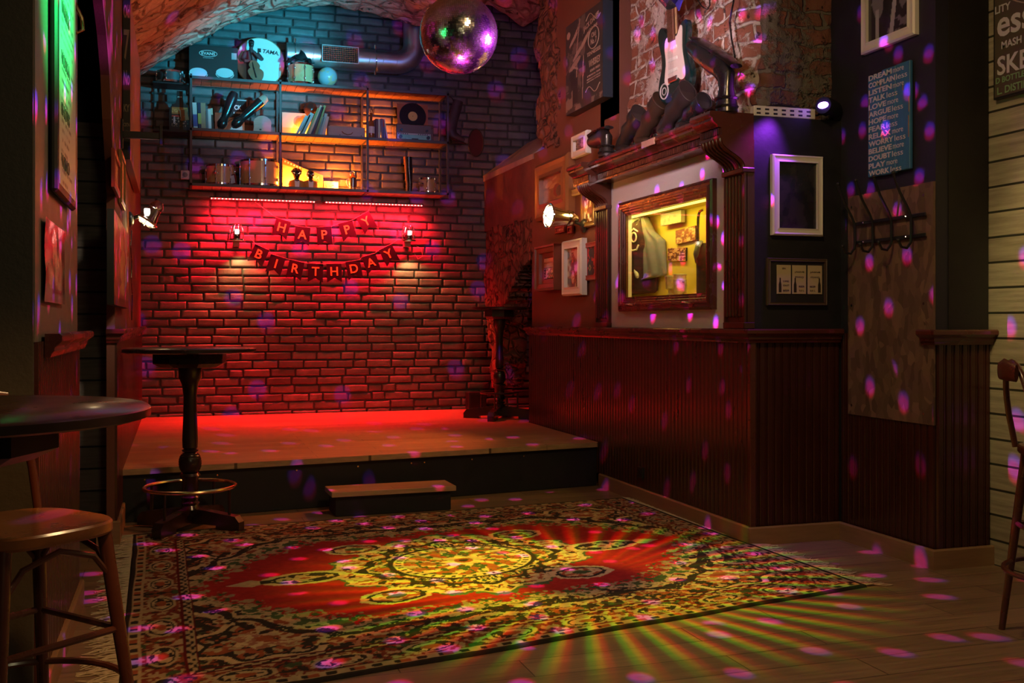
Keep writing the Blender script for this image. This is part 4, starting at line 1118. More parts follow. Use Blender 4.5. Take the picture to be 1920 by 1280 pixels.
# books: one thing each
BOOKC = {'white': (.7, .68, .66), 'blue': (.08, .10, .35), 'navy': (.02, .03, .08), 'tan': (.42, .27, .17), 'grey': (.18, .18, .2), 'pink': (.65, .35, .28), 'teal': (.16, .42, .46), 'aqua': (.35, .62, .66), 'green': (.25, .42, .16), 'cream': (.65, .6, .45), 'black': (.02, .02, .02), 'maroon': (.10, .015, .03), 'mint': (.42, .55, .38), 'purple': (.16, .12, .26), 'red': (.4, .02, .02), 'yellow': (.5, .42, .1)}
def book(x, y, z, th, h, d, col, tilt, label, band_=None, group=None):
    t = thing('book', label, 'book', (x, y, z), rot=(0, R(tilt), 0), group=group)
    m = mat('book_cover_' + col, BOOKC[col], .5)
    b = MB(); b.box((-th / 2, 0, 0), (-th / 2 + .002, d, h)); b.box((th / 2 - .002, 0, 0), (th / 2, d, h)); b.box((-th / 2, -.001, 0), (th / 2, .003, h), bev=.0008); b.build('cover', m, t)
    b = MB(); b.box((-th / 2 + .002, .003, .003), (th / 2 - .002, d - .004, h - .003)); b.build('pages', mat('paper', (.7, .62, .48), .8), t)
    if band_:
        c2, a, e = band_; b = MB(); b.box((-th / 2 - .0004, -.002, h * a), (th / 2 + .0004, .001, h * e)); b.build('spine_band', mat('book_band_' + c2, BOOKC[c2], .5), t)
    return t
G = 'books on the middle shelf'
for args in ((367, .040, .262, 'white', -3, 'white book with a wide blue band, first at the left end of the middle shelf', ('blue', .1, .55)),
             (375, .030, .262, 'navy', -2, 'dark blue book with a gold spine panel, second from the left on the middle shelf', ('yellow', .2, .6)),
             (381.5, .046, .262, 'tan', -1, 'thick tan book near the left end of the middle shelf', None),
             (388.5, .022, .205, 'grey', 0, 'thin grey book right of the thick tan book', None),
             (394, .028, .212, 'pink', -2, 'pale pink-edged book between the grey and the dark slim book', ('white', .0, .95)),
             (399.5, .018, .215, 'black', -4, 'slim dark book leaning beside the white card and the black boots', ('cream', .7, 1.0))):
    book(sx(args[0], 10.74), 10.74, ZM, args[1], args[2], .16, args[3], args[4], args[5], args[6], G)
G2 = 'tilted books beside the portrait'
lb = ['pale aqua book, leftmost of the leaning row beside the portrait', 'narrow teal book, second of the leaning row beside the portrait', 'wide pale book, third of the leaning row', 'green-spined tall book in the leaning row', 'tall cream book topping the leaning row on its left', 'dark blue thin book in the middle of the leaning row', 'maroon-striped thin book in the leaning row', 'tall green-edged book topping the leaning row on its right', 'teal short book low in the leaning row', 'blue-green book right of the short teal one', 'pale last book of the leaning row, next to the drawer box']
cols = ['aqua', 'teal', 'aqua', 'green', 'cream', 'navy', 'maroon', 'green', 'teal', 'aqua', 'white']
wd = [.026, .022, .040, .020, .020, .018, .018, .026, .020, .028, .028]; hs = [.215, .225, .24, .30, .33, .31, .31, .325, .20, .235, .205]
x = sx(557, 10.74)
for i in range(11):
    tl = 27 - i * 1.4
    book(x, 10.74, ZM + .5 * wd[i] * math.sin(R(tl)), wd[i], hs[i], .12, cols[i], tl, lb[i], None, G2); x += wd[i] / math.cos(R(tl)) + .001
G3 = 'books between bottle and radio'
for args in ((702, .016, .195, 'maroon', 0, 'dark maroon slim book right behind the bottle', None), (706.5, .024, .21, 'maroon', 0, 'purple-maroon book with pale spine lettering right of the bottle', None), (711.5, .024, .205, 'mint', -1, 'pale green book between maroon and purple ones', None), (717, .020, .215, 'purple', -2, 'grey-purple book leaning left of the red one', None), (721, .018, .205, 'red', -3, 'bright red and blue spined book near the radio', ('blue', .0, .62)), (726.5, .012, .215, 'white', -9, 'thin white book leaning toward the radio', None)):
    book(sx(args[0], 10.74), 10.74, ZM, args[1], args[2], .15, args[3], args[4], args[5], args[6], G3)

# boots
def boot(name, label, loc, rot, m, shaft=.30, foot=.26, heel=.03, parent=None, sc=1.0, top_r=.062, sole_m=None):
    """local: stands on z=0, toe toward -Y... shaft up"""
    t = thing(name, label, 'boot', loc, rot=rot); t.scale = (sc, sc, sc)
    b = MB()
    b.loft([((0, .035, shaft + .03), top_r, top_r * 1.05), ((0, .035, shaft - .04), top_r * .98, top_r), ((0, .04, shaft * .62), top_r * .84, top_r * .86), ((0, .045, .14), .038, .043), ((0, .035, .10), .040, .052), ((0, .0, .068), .040, .050), ((0, -.06, .052), .043, .036), ((0, -.12, .042), .046, .028), ((0, -.17, .036), .038, .022), ((0, -.20, .03), .018, .014)], (1, 0, 0), 22); b.build('upper', m, t, True)
    b = MB(); b.loft([((0, .075, .045), .030, .03), ((0, .06, .03), .038, .035), ((0, .055, .0), .034, .028)], (1, 0, 0), 14); b.build('heel', sole_m or M_rubber, t, True)
    b = MB(); pr = []
    for i in range(30):
        a = 2 * PI * i / 30; y = -.065 + .145 * math.sin(a); pr.append((.044 * math.cos(a) * (1.05 if y < -.08 else .85), y))
    b.prism(pr, .002, .016, 'xy'); b.build('sole', sole_m or M_rubber, t)
    b = MB(); b.lathe([(top_r + .002, -.006), (top_r + .004, 0), (top_r + .002, .006)], (0, .035, shaft + .026), 22); b.build('cuff', m, t, True)
    b = MB(); b.lathe([(.041, -.004), (.043, 0), (.041, .004)], (0, .042, .135), 20); b.build('ankle_strap', sole_m or M_rubber, t, True)
    return t
def leg_form(label, p0, p1, tip, loc):
    """long black riding boot standing on its toe, leaning"""
    t = thing('riding_boot', label, 'boot', loc)
    P0, P1 = Vector(p0), Vector(p1); d = P1 - P0; side = Vector((0, 1, 0))
    f = lambda s, o=0.0: P0 + d * s
    b = MB(); b.loft([(f(0), .026, .02), (f(.04), .045, .038), (f(.14), .055, .052), (f(.24), .045, .042), (f(.28), .036, .036), (f(.40), .040, .040), (f(.60), .046, .047), (f(.78), .050, .052), (f(.84), .050, .052)], side, 20); b.build('upper', M_rubber, t, True)
    b = MB(); b.lathe([(.039, -.004), (.041, 0), (.039, .004)], (0, 0, 0), 20); o = b.build('ankle_strap', M_metal, t, True); o.location = f(.27); o.rotation_euler = d.to_track_quat('Z', 'Y').to_euler()
    b = MB(); b.loft([(f(.82), .047, .05), (f(.9), .044, .048), (f(.98), .040, .040), (f(1.0), .026, .026)], side, 16); b.build('stuffing', tip, t, True)
M_cloth = mat('grey_stuffing', (.38, .33, .27), .9, var=.3)
leg_form('long black boot leaning upright among the books, left of the crossed pair', (.0, 0, .02), (.14, .03, .40), M_rubber, (sx(413, 10.76), 10.76, ZM))
leg_form('long black boot leaning far right with a pale stuffed top', (.0, 0, .03), (.33, .06, .36), M_cloth, (sx(436, 10.73), 10.73, ZM + .01))
# cards and the dark sign behind the boots
t = thing('white_card', 'white card standing behind the black boots on the middle shelf', 'card', (sx(428, 10.93), 10.93, ZM), rot=(R(-5), 0, 0))
b = MB(); b.box((-.13, -.002, 0), (.16, .002, .215)); b.build('sheet', mat('white_card_paper', (.66, .68, .68), .6), t)
t = thing('black_sign', 'small black sign with white letters CK & HERE behind the boots', 'sign', (sx(446, 10.90), 10.90, ZM + .165), rot=(R(-5), 0, 0))
b = MB(); b.box((-.085, -.004, 0), (.085, .004, .185)); b.build('board', M_black, t)
text('CK', .07, .05, M_print, t, (0.0, -.006, .105), bold=.03); text('& HERE.', .09, .02, M_print, t, (.0, -.006, .05), bold=.02)
b = MB(); b.box((-.085, -.006, .178), (.085, .002, .187)); b.build('top_edge', mat('pale_edge', (.6, .7, .75), .4), t)
t = thing('gold_buckled_belt', 'black belt with a gold buckle lying between the two black boots', 'belt', (sx(425, 10.80), 10.82, ZM))
b = MB(); b.loft([((-.09, 0, .02), .014, .002), ((-.03, 0, .07), .014, .002), ((.03, .0, .12), .014, .002), ((.10, 0, .16), .014, .002)], (0, 1, .4), 8); b.build('strap', M_leather, t, True)
b = MB(); b.tube([(-.02, -.015, .07), (.015, -.015, .095), (.0, -.02, .125), (-.03, -.02, .10)], .004, 6, True); b.build('buckle', M_brass, t, True)
t = thing('wooden_block', 'pinkish rounded wooden block with a knot, right of the black boots', 'wood block', (sx(491, 10.76), 10.76, ZM))
pr = [(-.088, 0), (.088, 0), (.088, .06)] + [(.088 * math.cos(a) * 1.0 + .005, .095 + .075 * math.sin(a)) for a in np.linspace(.1, PI - .1, 14)] + [(-.078, .06)]
b = MB(); b.prism(pr, -.02, .02); b.build('block', mat('pale_wood', (.50, .31, .25), .7, var=.25, vscale=7, stretch=(1, 1, 5)), t)
b = MB(); b.ball((-.015, -.02, .03), .009, 6, (1.3, .3, .8)); b.build('knot', M_darkwood, t)

# portrait sleeve, dark bust, drawer box, bottle
def portrait(u, v):
    c = np.zeros((*u.shape, 3)); c[:] = (.72, .62, .50)
    n = fbm(u.shape, (6, 6), 3, 3)
    c[v < .38] = (.70, .50, .22)  # yellow lamp light on the lower part, painted into the print
    hair = ((u - .66) / .27) ** 2 + ((v - .66) / .24) ** 2 < 1.0 + .3 * (n - .5); c[hair] = (.25, .24, .26)
    face = ((u - .76) / .20) ** 2 + ((v - .50) / .24) ** 2 < 1; c[face] = (.62, .30, .16); c[face & (n > .56)] = (.42, .17, .09)
    c[((u - .70) / .05) ** 2 + ((v - .34) / .03) ** 2 < 1] = (.3, .1, .06)
    nk = (np.abs(u - .66) < .05) & (v < .26); c[nk] = (.5, .26, .12)
    return c
t = thing('portrait_sleeve', 'square record sleeve with a face in profile, left of the leaning books', 'record sleeve', (sx(557, 10.86), 10.90, ZM), rot=(R(-6), 0, 0))
raster('print', .29, .255, 60, 60, portrait, None, t, -.004, 0, .1275)
b = MB(); b.box((-.146, -.003, 0), (.146, .003, .256)); b.build('sleeve', M_whitepaint, t)
t = thing('dark_bust', 'dark glossy head-shaped bust behind the leaning books', 'bust', (sx(582, 10.94), 10.945, ZM))
b = MB(); b.loft([((0, 0, 0), .045, .045), ((0, 0, .05), .04, .04), ((0, 0, .17), .025, .03), ((0, -.005, .22), .03, .035), ((0, -.01, .26), .062, .068), ((0, -.01, .31), .072, .078), ((0, -.005, .355), .058, .06), ((0, 0, .38), .02, .02)], (1, 0, 0), 20); b.build('head', mat('dark_bust_glaze', (.05, .03, .025), .2), t, True)
b = MB(); b.tube([(.066, -.02, .20), (.08, -.02, .27), (.06, -.02, .34), (0, -.02, .375), (-.06, -.02, .34)], .005, 6); b.build('headband', M_brass, t, True)
t = thing('drawer_box', 'grey wooden box with one drawer and a curved brass pull on the middle shelf', 'box', (sx(651, 10.74), 10.74, ZM))
M_greywood = mat('grey_limed_wood', (.44, .38, .37), .6, var=.15, vscale=6, stretch=(1, 1, 6))
b = MB(); b.box((-.195, 0, 0), (.185, .2, .107), bev=.002); b.build('case', M_greywood, t)
f_ = MB(); f_.box((-.187, -.006, .006), (.178, .002, .098), bev=.002); f_ = f_.build('drawer', M_greywood, t)
b = MB(); b.tube([(-.055, -.008, .055), (-.04, -.02, .036), (0, -.024, .022), (.04, -.02, .033), (.055, -.008, .052)], .004, 6); b.build('pull', M_brass, f_, True)
b = MB()
for xx in (-.075, .145): b.ball((xx, -.007, .02), .005, 6)
b.build('nail', M_metal, f_)
t = thing('cream_tray', 'flat cream tray lying on top of the drawer box', 'tray', (sx(640, 10.8), 10.84, ZM + .108))
b = MB(); b.box((-.12, -.03, 0), (.12, .05, .022), bev=.009); b.build('tray', mat('cream_lacquer', (.62, .45, .3), .4), t)
t = thing('whisky_bottle', 'bottle with a pale label and clip neck, right beside the second shelf post', 'bottle', (sx(696, 10.72), 10.73, ZM))
b = MB(); b.lathe([(.034, 0), (.036, .005), (.036, .14), (.03, .165), (.014, .19), (.013, .25), (.016, .252), (.016, .262)], n=24); b.build('glass', mat('amber_glass', (.28, .08, .02), .1, coat=.5), t, True)
b = MB(); b.lathe([(.0368, .05), (.0368, .12)], n=24, cap=False); b.build('label', M_whitepaint, t, True)
b = MB(); b.tube([(.0, -.012, .25), (.014, -.014, .285), (0, -.014, .305), (-.012, -.012, .285)], .004, 6, True); b.build('clip', M_chrome, t, True)

# radio and record
t = thing('vintage_radio', 'old wooden radio with grey cloth front and green dial under the record', 'radio', (sx(778, 10.72), 10.72, ZM))
rw = (sx(811, 10.72) - sx(741, 10.72)) / 2
b = MB(); b.box((-rw, 0, 0), (rw, .2, .168), bev=.006); b.build('case', mat('radio_veneer', (.12, .055, .035), .3, var=.2, coat=.3), t)
b = MB(); b.box((-rw + .012, -.003, .075), (rw - .03, .002, .16)); b.build('speaker_cloth', mat('speaker_cloth', (.16, .14, .14), .8), t)
b = MB(); b.box((-rw + .012, -.004, .012), (rw - .03, .002, .058)); b.build('dial_panel', mat('green_dial', (.22, .55, .42), .3, var=.2), t)
b = MB(); b.box((-rw + .012, -.005, .060), (rw - .03, .002, .073)); b.build('key_strip', mat('key_strip', (.5, .5, .48), .4), t)
for i in range(14):
    if 5 <= i <= 8: continue
    b = MB(); xx = -rw + .02 + i * .0235; b.box((xx, -.010, .061), (xx + .011, -.004, .069), bev=.001); b.build('key', M_ink, t)
for xx, zz, r_ in ((-rw + .055, .105, .013), (rw - .075, .105, .013), (-rw + .045, .033, .018), (rw - .06, .033, .018)):
    b = MB(); b.lathe([(r_, -.022), (r_, .0)], (xx, -.002, zz), 18, 'y'); b.build('knob', M_rubber, t, True)
b = MB(); b.box((-.035, -.006, .012), (.035, -.003, .022)); b.build('nameplate', M_ink, t)
t = thing('vinyl_record', 'black vinyl record with a yellow centre standing in an orange sleeve on the radio', 'record', (sx(775, 10.78), 10.80, ZM + .17), rot=(R(-5), 0, 0))
b = MB(); b.box((-.165, .004, 0), (.165, .012, .235)); b.build('sleeve', mat('orange_sleeve', (.42, .13, .05), .6, var=.2), t)
b = MB(); b.lathe([(.144, -.001), (.144, .002)], (0, 0, .102), 64, 'y'); 
for r_ in np.linspace(.06, .14, 14): b.tube([(r_ * math.cos(a), -.001, .102 + r_ * math.sin(a)) for a in np.linspace(0, 2 * PI, 40)], .0009, 4)
# the lower arc of the disc sits behind the radio top
o = b.build('disc', mat('vinyl', (.012, .010, .014), .28), t, True)
b = MB(); b.lathe([(.05, -.003), (.05, 0)], (0, 0, .102), 32, 'y'); b.build('centre_label', mat('yellow_label', (.72, .48, .14), .5), t, True)
b = MB(); b.lathe([(.004, -.004), (.004, 0)], (0, 0, .102), 12, 'y'); b.build('spindle_hole', M_ink, t)

# lowest shelf, middle bay: film pennant, two bust figurines, card, lantern
t = thing('slanted_board', 'cream slanted board with film-strip edge and white letters behind the two figurines', 'sign', (sx(569, 10.9), 10.94, ZB), rot=(R(-4), 0, 0))
wd_ = sx(607, 10.94) - sx(531, 10.94)
b = MB(); b.prism([(-wd_ / 2, 0), (wd_ / 2, 0), (wd_ / 2, .165), (0, .235), (-wd_ / 2, .33)], -.003, .003); b.build('board', mat('cream_poster', (.72, .42, .16), .6), t)
b = MB(); b.prism([(-wd_ / 2, .265), (-wd_ / 2, .33), (-.01, .235), (-.01, .205)], -.0045, -.002); b.build('film_strip', mat('orange_print', (.5, .16, .03), .6), t)
b = MB()
for i in range(6): xx = -wd_ / 2 + .02 + i * .03; zz = .285 - i * .012; b.box((xx, -.006, zz), (xx + .016, -.004, zz + .018))
b.build('film_perforation', M_whitepaint, t)
text('DEMIA', .155, .042, M_whitepaint, t, (.10, -.0055, .150), rot=(R(90), R(17), 0), bold=.03)
t = thing('cream_card', 'small cream card with brown strokes right of the slanted board', 'card', (sx(621, 10.93), 10.935, ZB), rot=(R(-4), 0, 0))
b = MB(); b.box((-.075, -.002, 0), (.075, .002, .105)); b.build('sheet', mat('cream_card_paper', (.75, .55, .3), .6), t)
b = MB(); b.tube([(-.02, -.003, .06), (0, -.003, .045), (.015, -.003, .065), (.03, -.003, .06)], .003, 5); b.tube([(-.05, -.003, .04), (-.055, -.003, .07)], .0025, 5); b.build('strokes', M_leather, t)
def bust(px, label, big):
    t = thing('singer_bust', label, 'figurine', (sx(px, 10.78), 10.77, ZB)); s_ = 1.0
    b = MB(); b.loft([((0, 0, 0), .075, .04), ((0, 0, .035), .082, .042), ((0, 0, .07), .07, .036), ((0, 0, .088), .022, .022)], (1, 0, 0), 20); b.build('jacket', mat('gold_jacket', (.52, .24, .04), .45), t, True)
    b = MB(); b.prism([(-.02, 0), (.02, 0), (.026, .075), (0, .06), (-.026, .075)], -.045, -.038); b.build('shirt', M_whitepaint, t)
    b = MB(); b.box((-.022, -.05, .068), (.022, -.04, .080), bev=.003); b.build('bow_tie', M_ink, t)
    b = MB(); b.loft([((0, 0, .08), .018, .018), ((0, -.005, .10), .026, .028), ((0, -.006, .13), .037, .040), ((0, -.004, .16), .038, .04), ((0, 0, .182), .026, .028), ((0, 0, .19), .01, .01)], (1, 0, 0), 20)
    b.ball((0, -.043, .128), .008, 6); b.build('head', mat('black_glaze', (.012, .008, .008), .12, coat=.6), t, True)
    b = MB()
    for s1 in (-1, 1): b.ball((s1 * .016, -.036, .142), .012, 8, (1, .5, .7))
    b.box((-.032, -.036, .148), (.032, -.030, .153)); b.build('sunglasses', M_chrome, t, True)
    if big:
        b = MB(); rg = random.Random(3)
        for i in range(26):
            a = rg.uniform(0, 2 * PI); e = rg.uniform(-.2, 1.3); b.ball((.045 * math.cos(a) * math.cos(e), .01 + .035 * math.sin(a) * math.cos(e), .15 + .045 * math.sin(e)), .015, 5)
        b.build('curly_hair', mat('black_glaze', (.012, .008, .008), .12, coat=.6), t, True)
bust(556, 'black-faced singer figurine with big curly hair and gold jacket, left of the pair', True)
bust(582, 'black-faced singer figurine with smooth head and gold jacket, right of the pair', False)
t = thing('brass_lantern', 'small metal oil lantern with ring handle on the lowest shelf, middle bay', 'lantern', (sx(661, 10.8), 10.80, ZB))
b = MB(); b.lathe([(.045, 0), (.045, .012), (.035, .02), (.035, .03)], n=24); b.build('base', M_brass, t, True)
b = MB(); b.lathe([(.032, .03), (.036, .035), (.036, .125), (.032, .13)], n=24); b.build('body', mat('dark_tin', (.25, .22, .2), .25, metal=.9), t, True)
b = MB(); b.lathe([(.04, .13), (.03, .148), (.012, .165), (.008, .175)], n=20); b.build('cap', M_brass, t, True)
b = MB(); b.tube([(.024 * math.cos(a), 0, .175 + .024 * math.sin(a)) for a in np.linspace(0, 2 * PI, 20)], .0028, 6, True); b.build('ring', M_brass, t, True)
b = MB(); b.tube([(-.035, 0, .12), (-.06, 0, .11), (-.062, 0, .07), (-.038, 0, .03)], .004, 6); b.build('handle', M_brass, t, True)
t = thing('brown_boot_shaft', 'tall black and tan leather boot shaft near the smallest drum, lowest shelf', 'boot', (sx(766, 10.8), 10.80, ZB))
b = MB(); b.loft([((.01, 0, .0), .04, .03), ((.012, 0, .12), .038, .032), ((0, 0, .26), .042, .038), ((-.002, 0, .375), .045, .04)], (0, 1, 0), 18); b.build('shaft', M_rubber, t, True)
b = MB(); b.loft([((-.022, -.02, .0), .012, .012), ((-.018, -.02, .09), .012, .012), ((-.026, -.02, .13), .013, .012), ((-.034, -.02, .28), .015, .014), ((-.045, -.02, .375), .018, .016)], (0, 1, 0), 10); b.build('tan_edge', mat('tan_leather', (.4, .16, .05), .45), t, True)

# corner shelf at the left end with a bottle-shaped cut-out and a dark drum above
t = thing('corner_shelf', 'narrow black shelf left of the steel unit', 'shelf', (-.03, 10.86, 3.19))
b = MB(); b.box((-.20, -.12, -.02), (.135, .15, 0)); b.build('shelf_board', M_black, t)
b = MB(); b.box((-.20, -.12, .45), (.135, .15, .465)); b.build('shelf_board', M_black, t)
b = MB(); b.box((-.20, .13, -.02), (-.19, .15, .465)); b.build('bracket', M_black, t)
t = thing('bottle_sign', 'bottle-shaped dark sign with amber label standing left of the steel shelves', 'sign', (sx(337, 10.8), 10.80, 3.194))
pr = [(-.10, 0), (.10, 0), (.10, .20), (.085, .25), (.04, .29), (.03, .33), (.028, .42), (-.028, .42), (-.03, .33), (-.04, .29), (-.085, .25), (-.10, .20)]
pr = [(x_, z_ * .93) for x_, z_ in pr]
b = MB(); b.prism(pr, -.012, .012); b.build('board', M_ink, t)
def jdl(u, v):
    c = np.zeros((*u.shape, 3)); c[:] = (.015, .012, .012); n = fbm(u.shape, (14, 20), 8, 2)
    c[(v > .55) & (v < .85)] = (.45, .2, .05); c[(v > .62) & (v < .78) & (n > .5)] = (.7, .45, .15); c[(v > .42) & (v < .5)] = (.45, .05, .03); c[(v < .42) & (n > .62)] = (.4, .3, .2); return c
raster('front_print', .15, .22, 30, 40, jdl, None, t, -.0125, 0, .15)
text('HARD', .075, .018, M_print, t, (-.05, -.014, .10), rot=(R(90), R(90), 0), bold=.03)
text('JACK', .045, .012, M_print, t, (0, -.014, .33), bold=.03)
t = thing('brown_cardboard', 'torn brown cardboard piece leaning on the bottle-shaped sign', 'cardboard', (sx(352, 10.74), 10.76, 3.194), rot=(R(-4), R(-12), 0))
b = MB(); b.box((-.04, -.003, .10), (.035, .003, .21)); b.build('sheet', mat('brown_card', (.26, .13, .05), .7), t)
dm = mat('dark_teal_shell', (.06, .09, .10), .35, coat=.3)
drum(sx(320, 10.86), 10.85, 3.66, .125, .12, 'dark snare drum on the corner shelf, left of the EVANS box', 6, shell=dm)

# leather boot leg hanging at the right end
t = thing('hanging_leather_boot', 'old dark leather boot hanging at the right end of the steel shelves', 'boot', (sx(850, 10.8), 10.82, 3.24))
b = MB(); b.loft([((.06, 0, .44), .03, .055), ((.04, 0, .36), .03, .058), ((.0, 0, .22), .03, .055), ((-.02, 0, .13), .035, .06), ((.0, -.01, .06), .04, .055), ((.07, -.01, .03), .04, .035), ((.12, -.01, .01), .03, .025)], (0, 1, 0), 20); b.build('upper', mat('purple_brown_leather', (.075, .045, .05), .5, var=.5, vscale=12, bump=.4), t, True)
b = MB(); b.loft([((-.05, -.01, .045), .035, .01), ((.05, -.01, .0), .035, .010), ((.14, -.01, -.02), .028, .009)], (0, 1, 0), 12); b.build('sole', M_leather, t, True)
b = MB(); b.tube([(.03, .0, .40), (-.02, -.03, .46), (-.10, -.06, .485), (-.13, .0, .488)], .006, 6); b.build('strap', M_leather, t, True)

# ================================================================== ON THE RED BRICKS
for i, (pa, pb) in enumerate(((393, 592), (608, 793))):
    xa, xb = at_y(pa, 378, 10.93).x, at_y(pb, 378, 10.93).x
    t = thing('led_strip_light', ['red LED strip lamp under the shelves, left of the two', 'red LED strip lamp under the shelves, right of the two'][i], 'light', (xa, 10.93, 2.548), group='red strip lights under the shelves')
    b = MB(); b.box((0, -.02, 0), (xb - xa, .02, .022), bev=.003); b.build('housing', M_metal, t)
    b = MB(); b.box((.01, -.0215, -.003), (xb - xa - .01, .012, .008), bev=.002); b.build('red_lens', mat('red_led_lens', (.8, .02, .02), .4, emit=(1, .03, .03), es=5), t)
    nl = 30; 
    for j in range(nl):
        b = MB(); b.ball((.02 + j * (xb - xa - .04) / (nl - 1), -.0225, .001), .0042, 6); b.build('led', mat('hot_led', (1, .3, .2), .4, emit=(1, .32, .2), es=30), t, True)

def banner(name, label, word, pxs, zs, tilts, y=10.955):
    c = at_y(pxs[len(pxs) // 2], zs[len(pxs) // 2], y)
    t = thing(name, label, 'banner', c)
    M_flag = mat('navy_banner_card', (.005, .004, .013), .65, spec=.2, var=.15); M_gold = mat('gold_foil_letter', (.85, .60, .08), .5)
    tops = []
    for ch, px, py, tl in zip(word, pxs, zs, tilts):
        p = at_y(px, py, y) - c; Q = Matrix.Rotation(R(tl), 4, 'Y')
        f_ = MB(); w_, h_ = .078, .195
        f_.prism([(-w_, 0), (w_, 0), (w_, -h_), (0, -h_ + .045), (-w_, -h_)], -.0012, .0012)
        f_ = f_.build('flag', M_flag, t); f_.location = p; f_.rotation_euler = (R(-3), R(tl), R((px * 7) % 11 - 5))
        text(ch, None, .092, M_gold, f_, (0, -.0022, -.082), name='letter_' + ch.lower(), bold=.012)
        tops += [p + Q @ Vector((-w_, 0, 0)), p + Q @ Vector((w_, 0, 0))]
    return t, tops, c
t, tops, c = banner('happy_banner', 'navy and gold paper banner spelling HAPPY on the red bricks', 'HAPPY', [532, 568, 607, 647, 679], [412, 425, 425, 416, 402], [15, 5, -4, -16, -30])
b = MB(); b.tube([at_y(478, 378, 10.95) - c] + tops + [at_y(695, 384, 10.95) - c], .0016, 5); b.build('string', mat('pale_string', (.5, .4, .35), .6), t)
t, tops, c = banner('birthday_banner', 'navy and gold paper banner spelling BIRTHDAY, below the other banner', 'BIRTHDAY', [492, 522, 557, 592, 626, 661, 691, 722], [463, 480, 489, 494, 494, 489, 478, 463], [24, 17, 12, 2, -2, -10, -18, -27])
b = MB(); b.tube([at_y(468, 445, 10.96) - c] + tops + [at_y(748, 448, 10.96) - c], .0016, 5); b.build('string', mat('pale_string', (.5, .4, .35), .6), t)
bpy.data.objects['birthday_banner'].children[5]['label'] = 'flag tilted to catch the light' 

def bulkhead(px, py, label, y=10.90):
    p = at_y(px, py, y); t = thing('bulkhead_lamp', label, 'lamp', p)
    b = MB(); b.lathe([(.078, -.075), (.085, -.07), (.085, -.055), (.06, -.05)], n=26); b.build('base_flange', M_chrome, t, True)
    b = MB(); b.lathe([(.05, -.05), (.05, .035), (.045, .055), (.03, .075), (.006, .086)], n=26); b.build('glass_dome', glassmat(), t, True)
    b = MB(); b.lathe([(.034, -.055), (.036, -.05), (.036, .01), (.030, .02)], n=20); b.build('lamp_body', mat('dark_lamp_body', (.05, .04, .03), .25, metal=.7), t, True)
    b = MB(); b.box((-.019, -.042, -.005), (.019, -.022, .04), bev=.004); b.build('led_chip', mat('lamp_white', (1, 1, 1), .4, emit=(1, .93, .8), es=14), t)
    b = MB()
    for i in range(4):
        a = i * PI / 4 + .4; c_, s_ = math.cos(a), math.sin(a)
        b.tube([(c_ * .068, s_ * .068, -.055), (c_ * .068, s_ * .068, .04), (c_ * .05, s_ * .05, .085), (0, 0, .102), (-c_ * .05, -s_ * .05, .085), (-c_ * .068, -s_ * .068, .04), (-c_ * .068, -s_ * .068, -.055)], .0038, 6)
    b.tube([(.069 * math.cos(a), .069 * math.sin(a), .0) for a in np.linspace(0, 2 * PI, 24)], .0035, 6, True); b.build('wire_cage', M_chrome, t, True)
    b = MB(); b.box((-.035, .02, -.125), (.03, .13, -.072), bev=.004); b.build('mount_box', mat('grey_mount', (.35, .33, .3), .5), t)
bulkhead(444, 438, 'caged bulkhead wall lamp on the red bricks, left of the banners')
bulkhead(766, 440, 'caged bulkhead wall lamp on the red bricks, right of the banners')
t = thing('lamp_cord', 'thin looped cord hanging under the right bulkhead lamp', 'cord', at_y(783, 470, 10.99))
b = MB(); b.tube([(-.02, -.02, .05), (.04, -.02, .02), (.05, -.02, -.06), (.0, -.02, -.09), (-.04, -.02, -.03)], .0022, 5); b.build('cord', M_whitepaint, t)
p = at_y(347, 328, 11.0); t = thing('wall_socket', 'small pale square wall socket left of the steel shelves', 'socket', p)
b = MB(); b.box((-.042, -.02, -.045), (.042, .02, .045), bev=.006); b.build('plate', M_whitepaint, t)
b = MB(); b.lathe([(.025, -.022), (.025, -.015)], (0, 0, 0), 20, 'y'); b.build('inset', mat('grey_inset', (.3, .3, .3), .5), t)

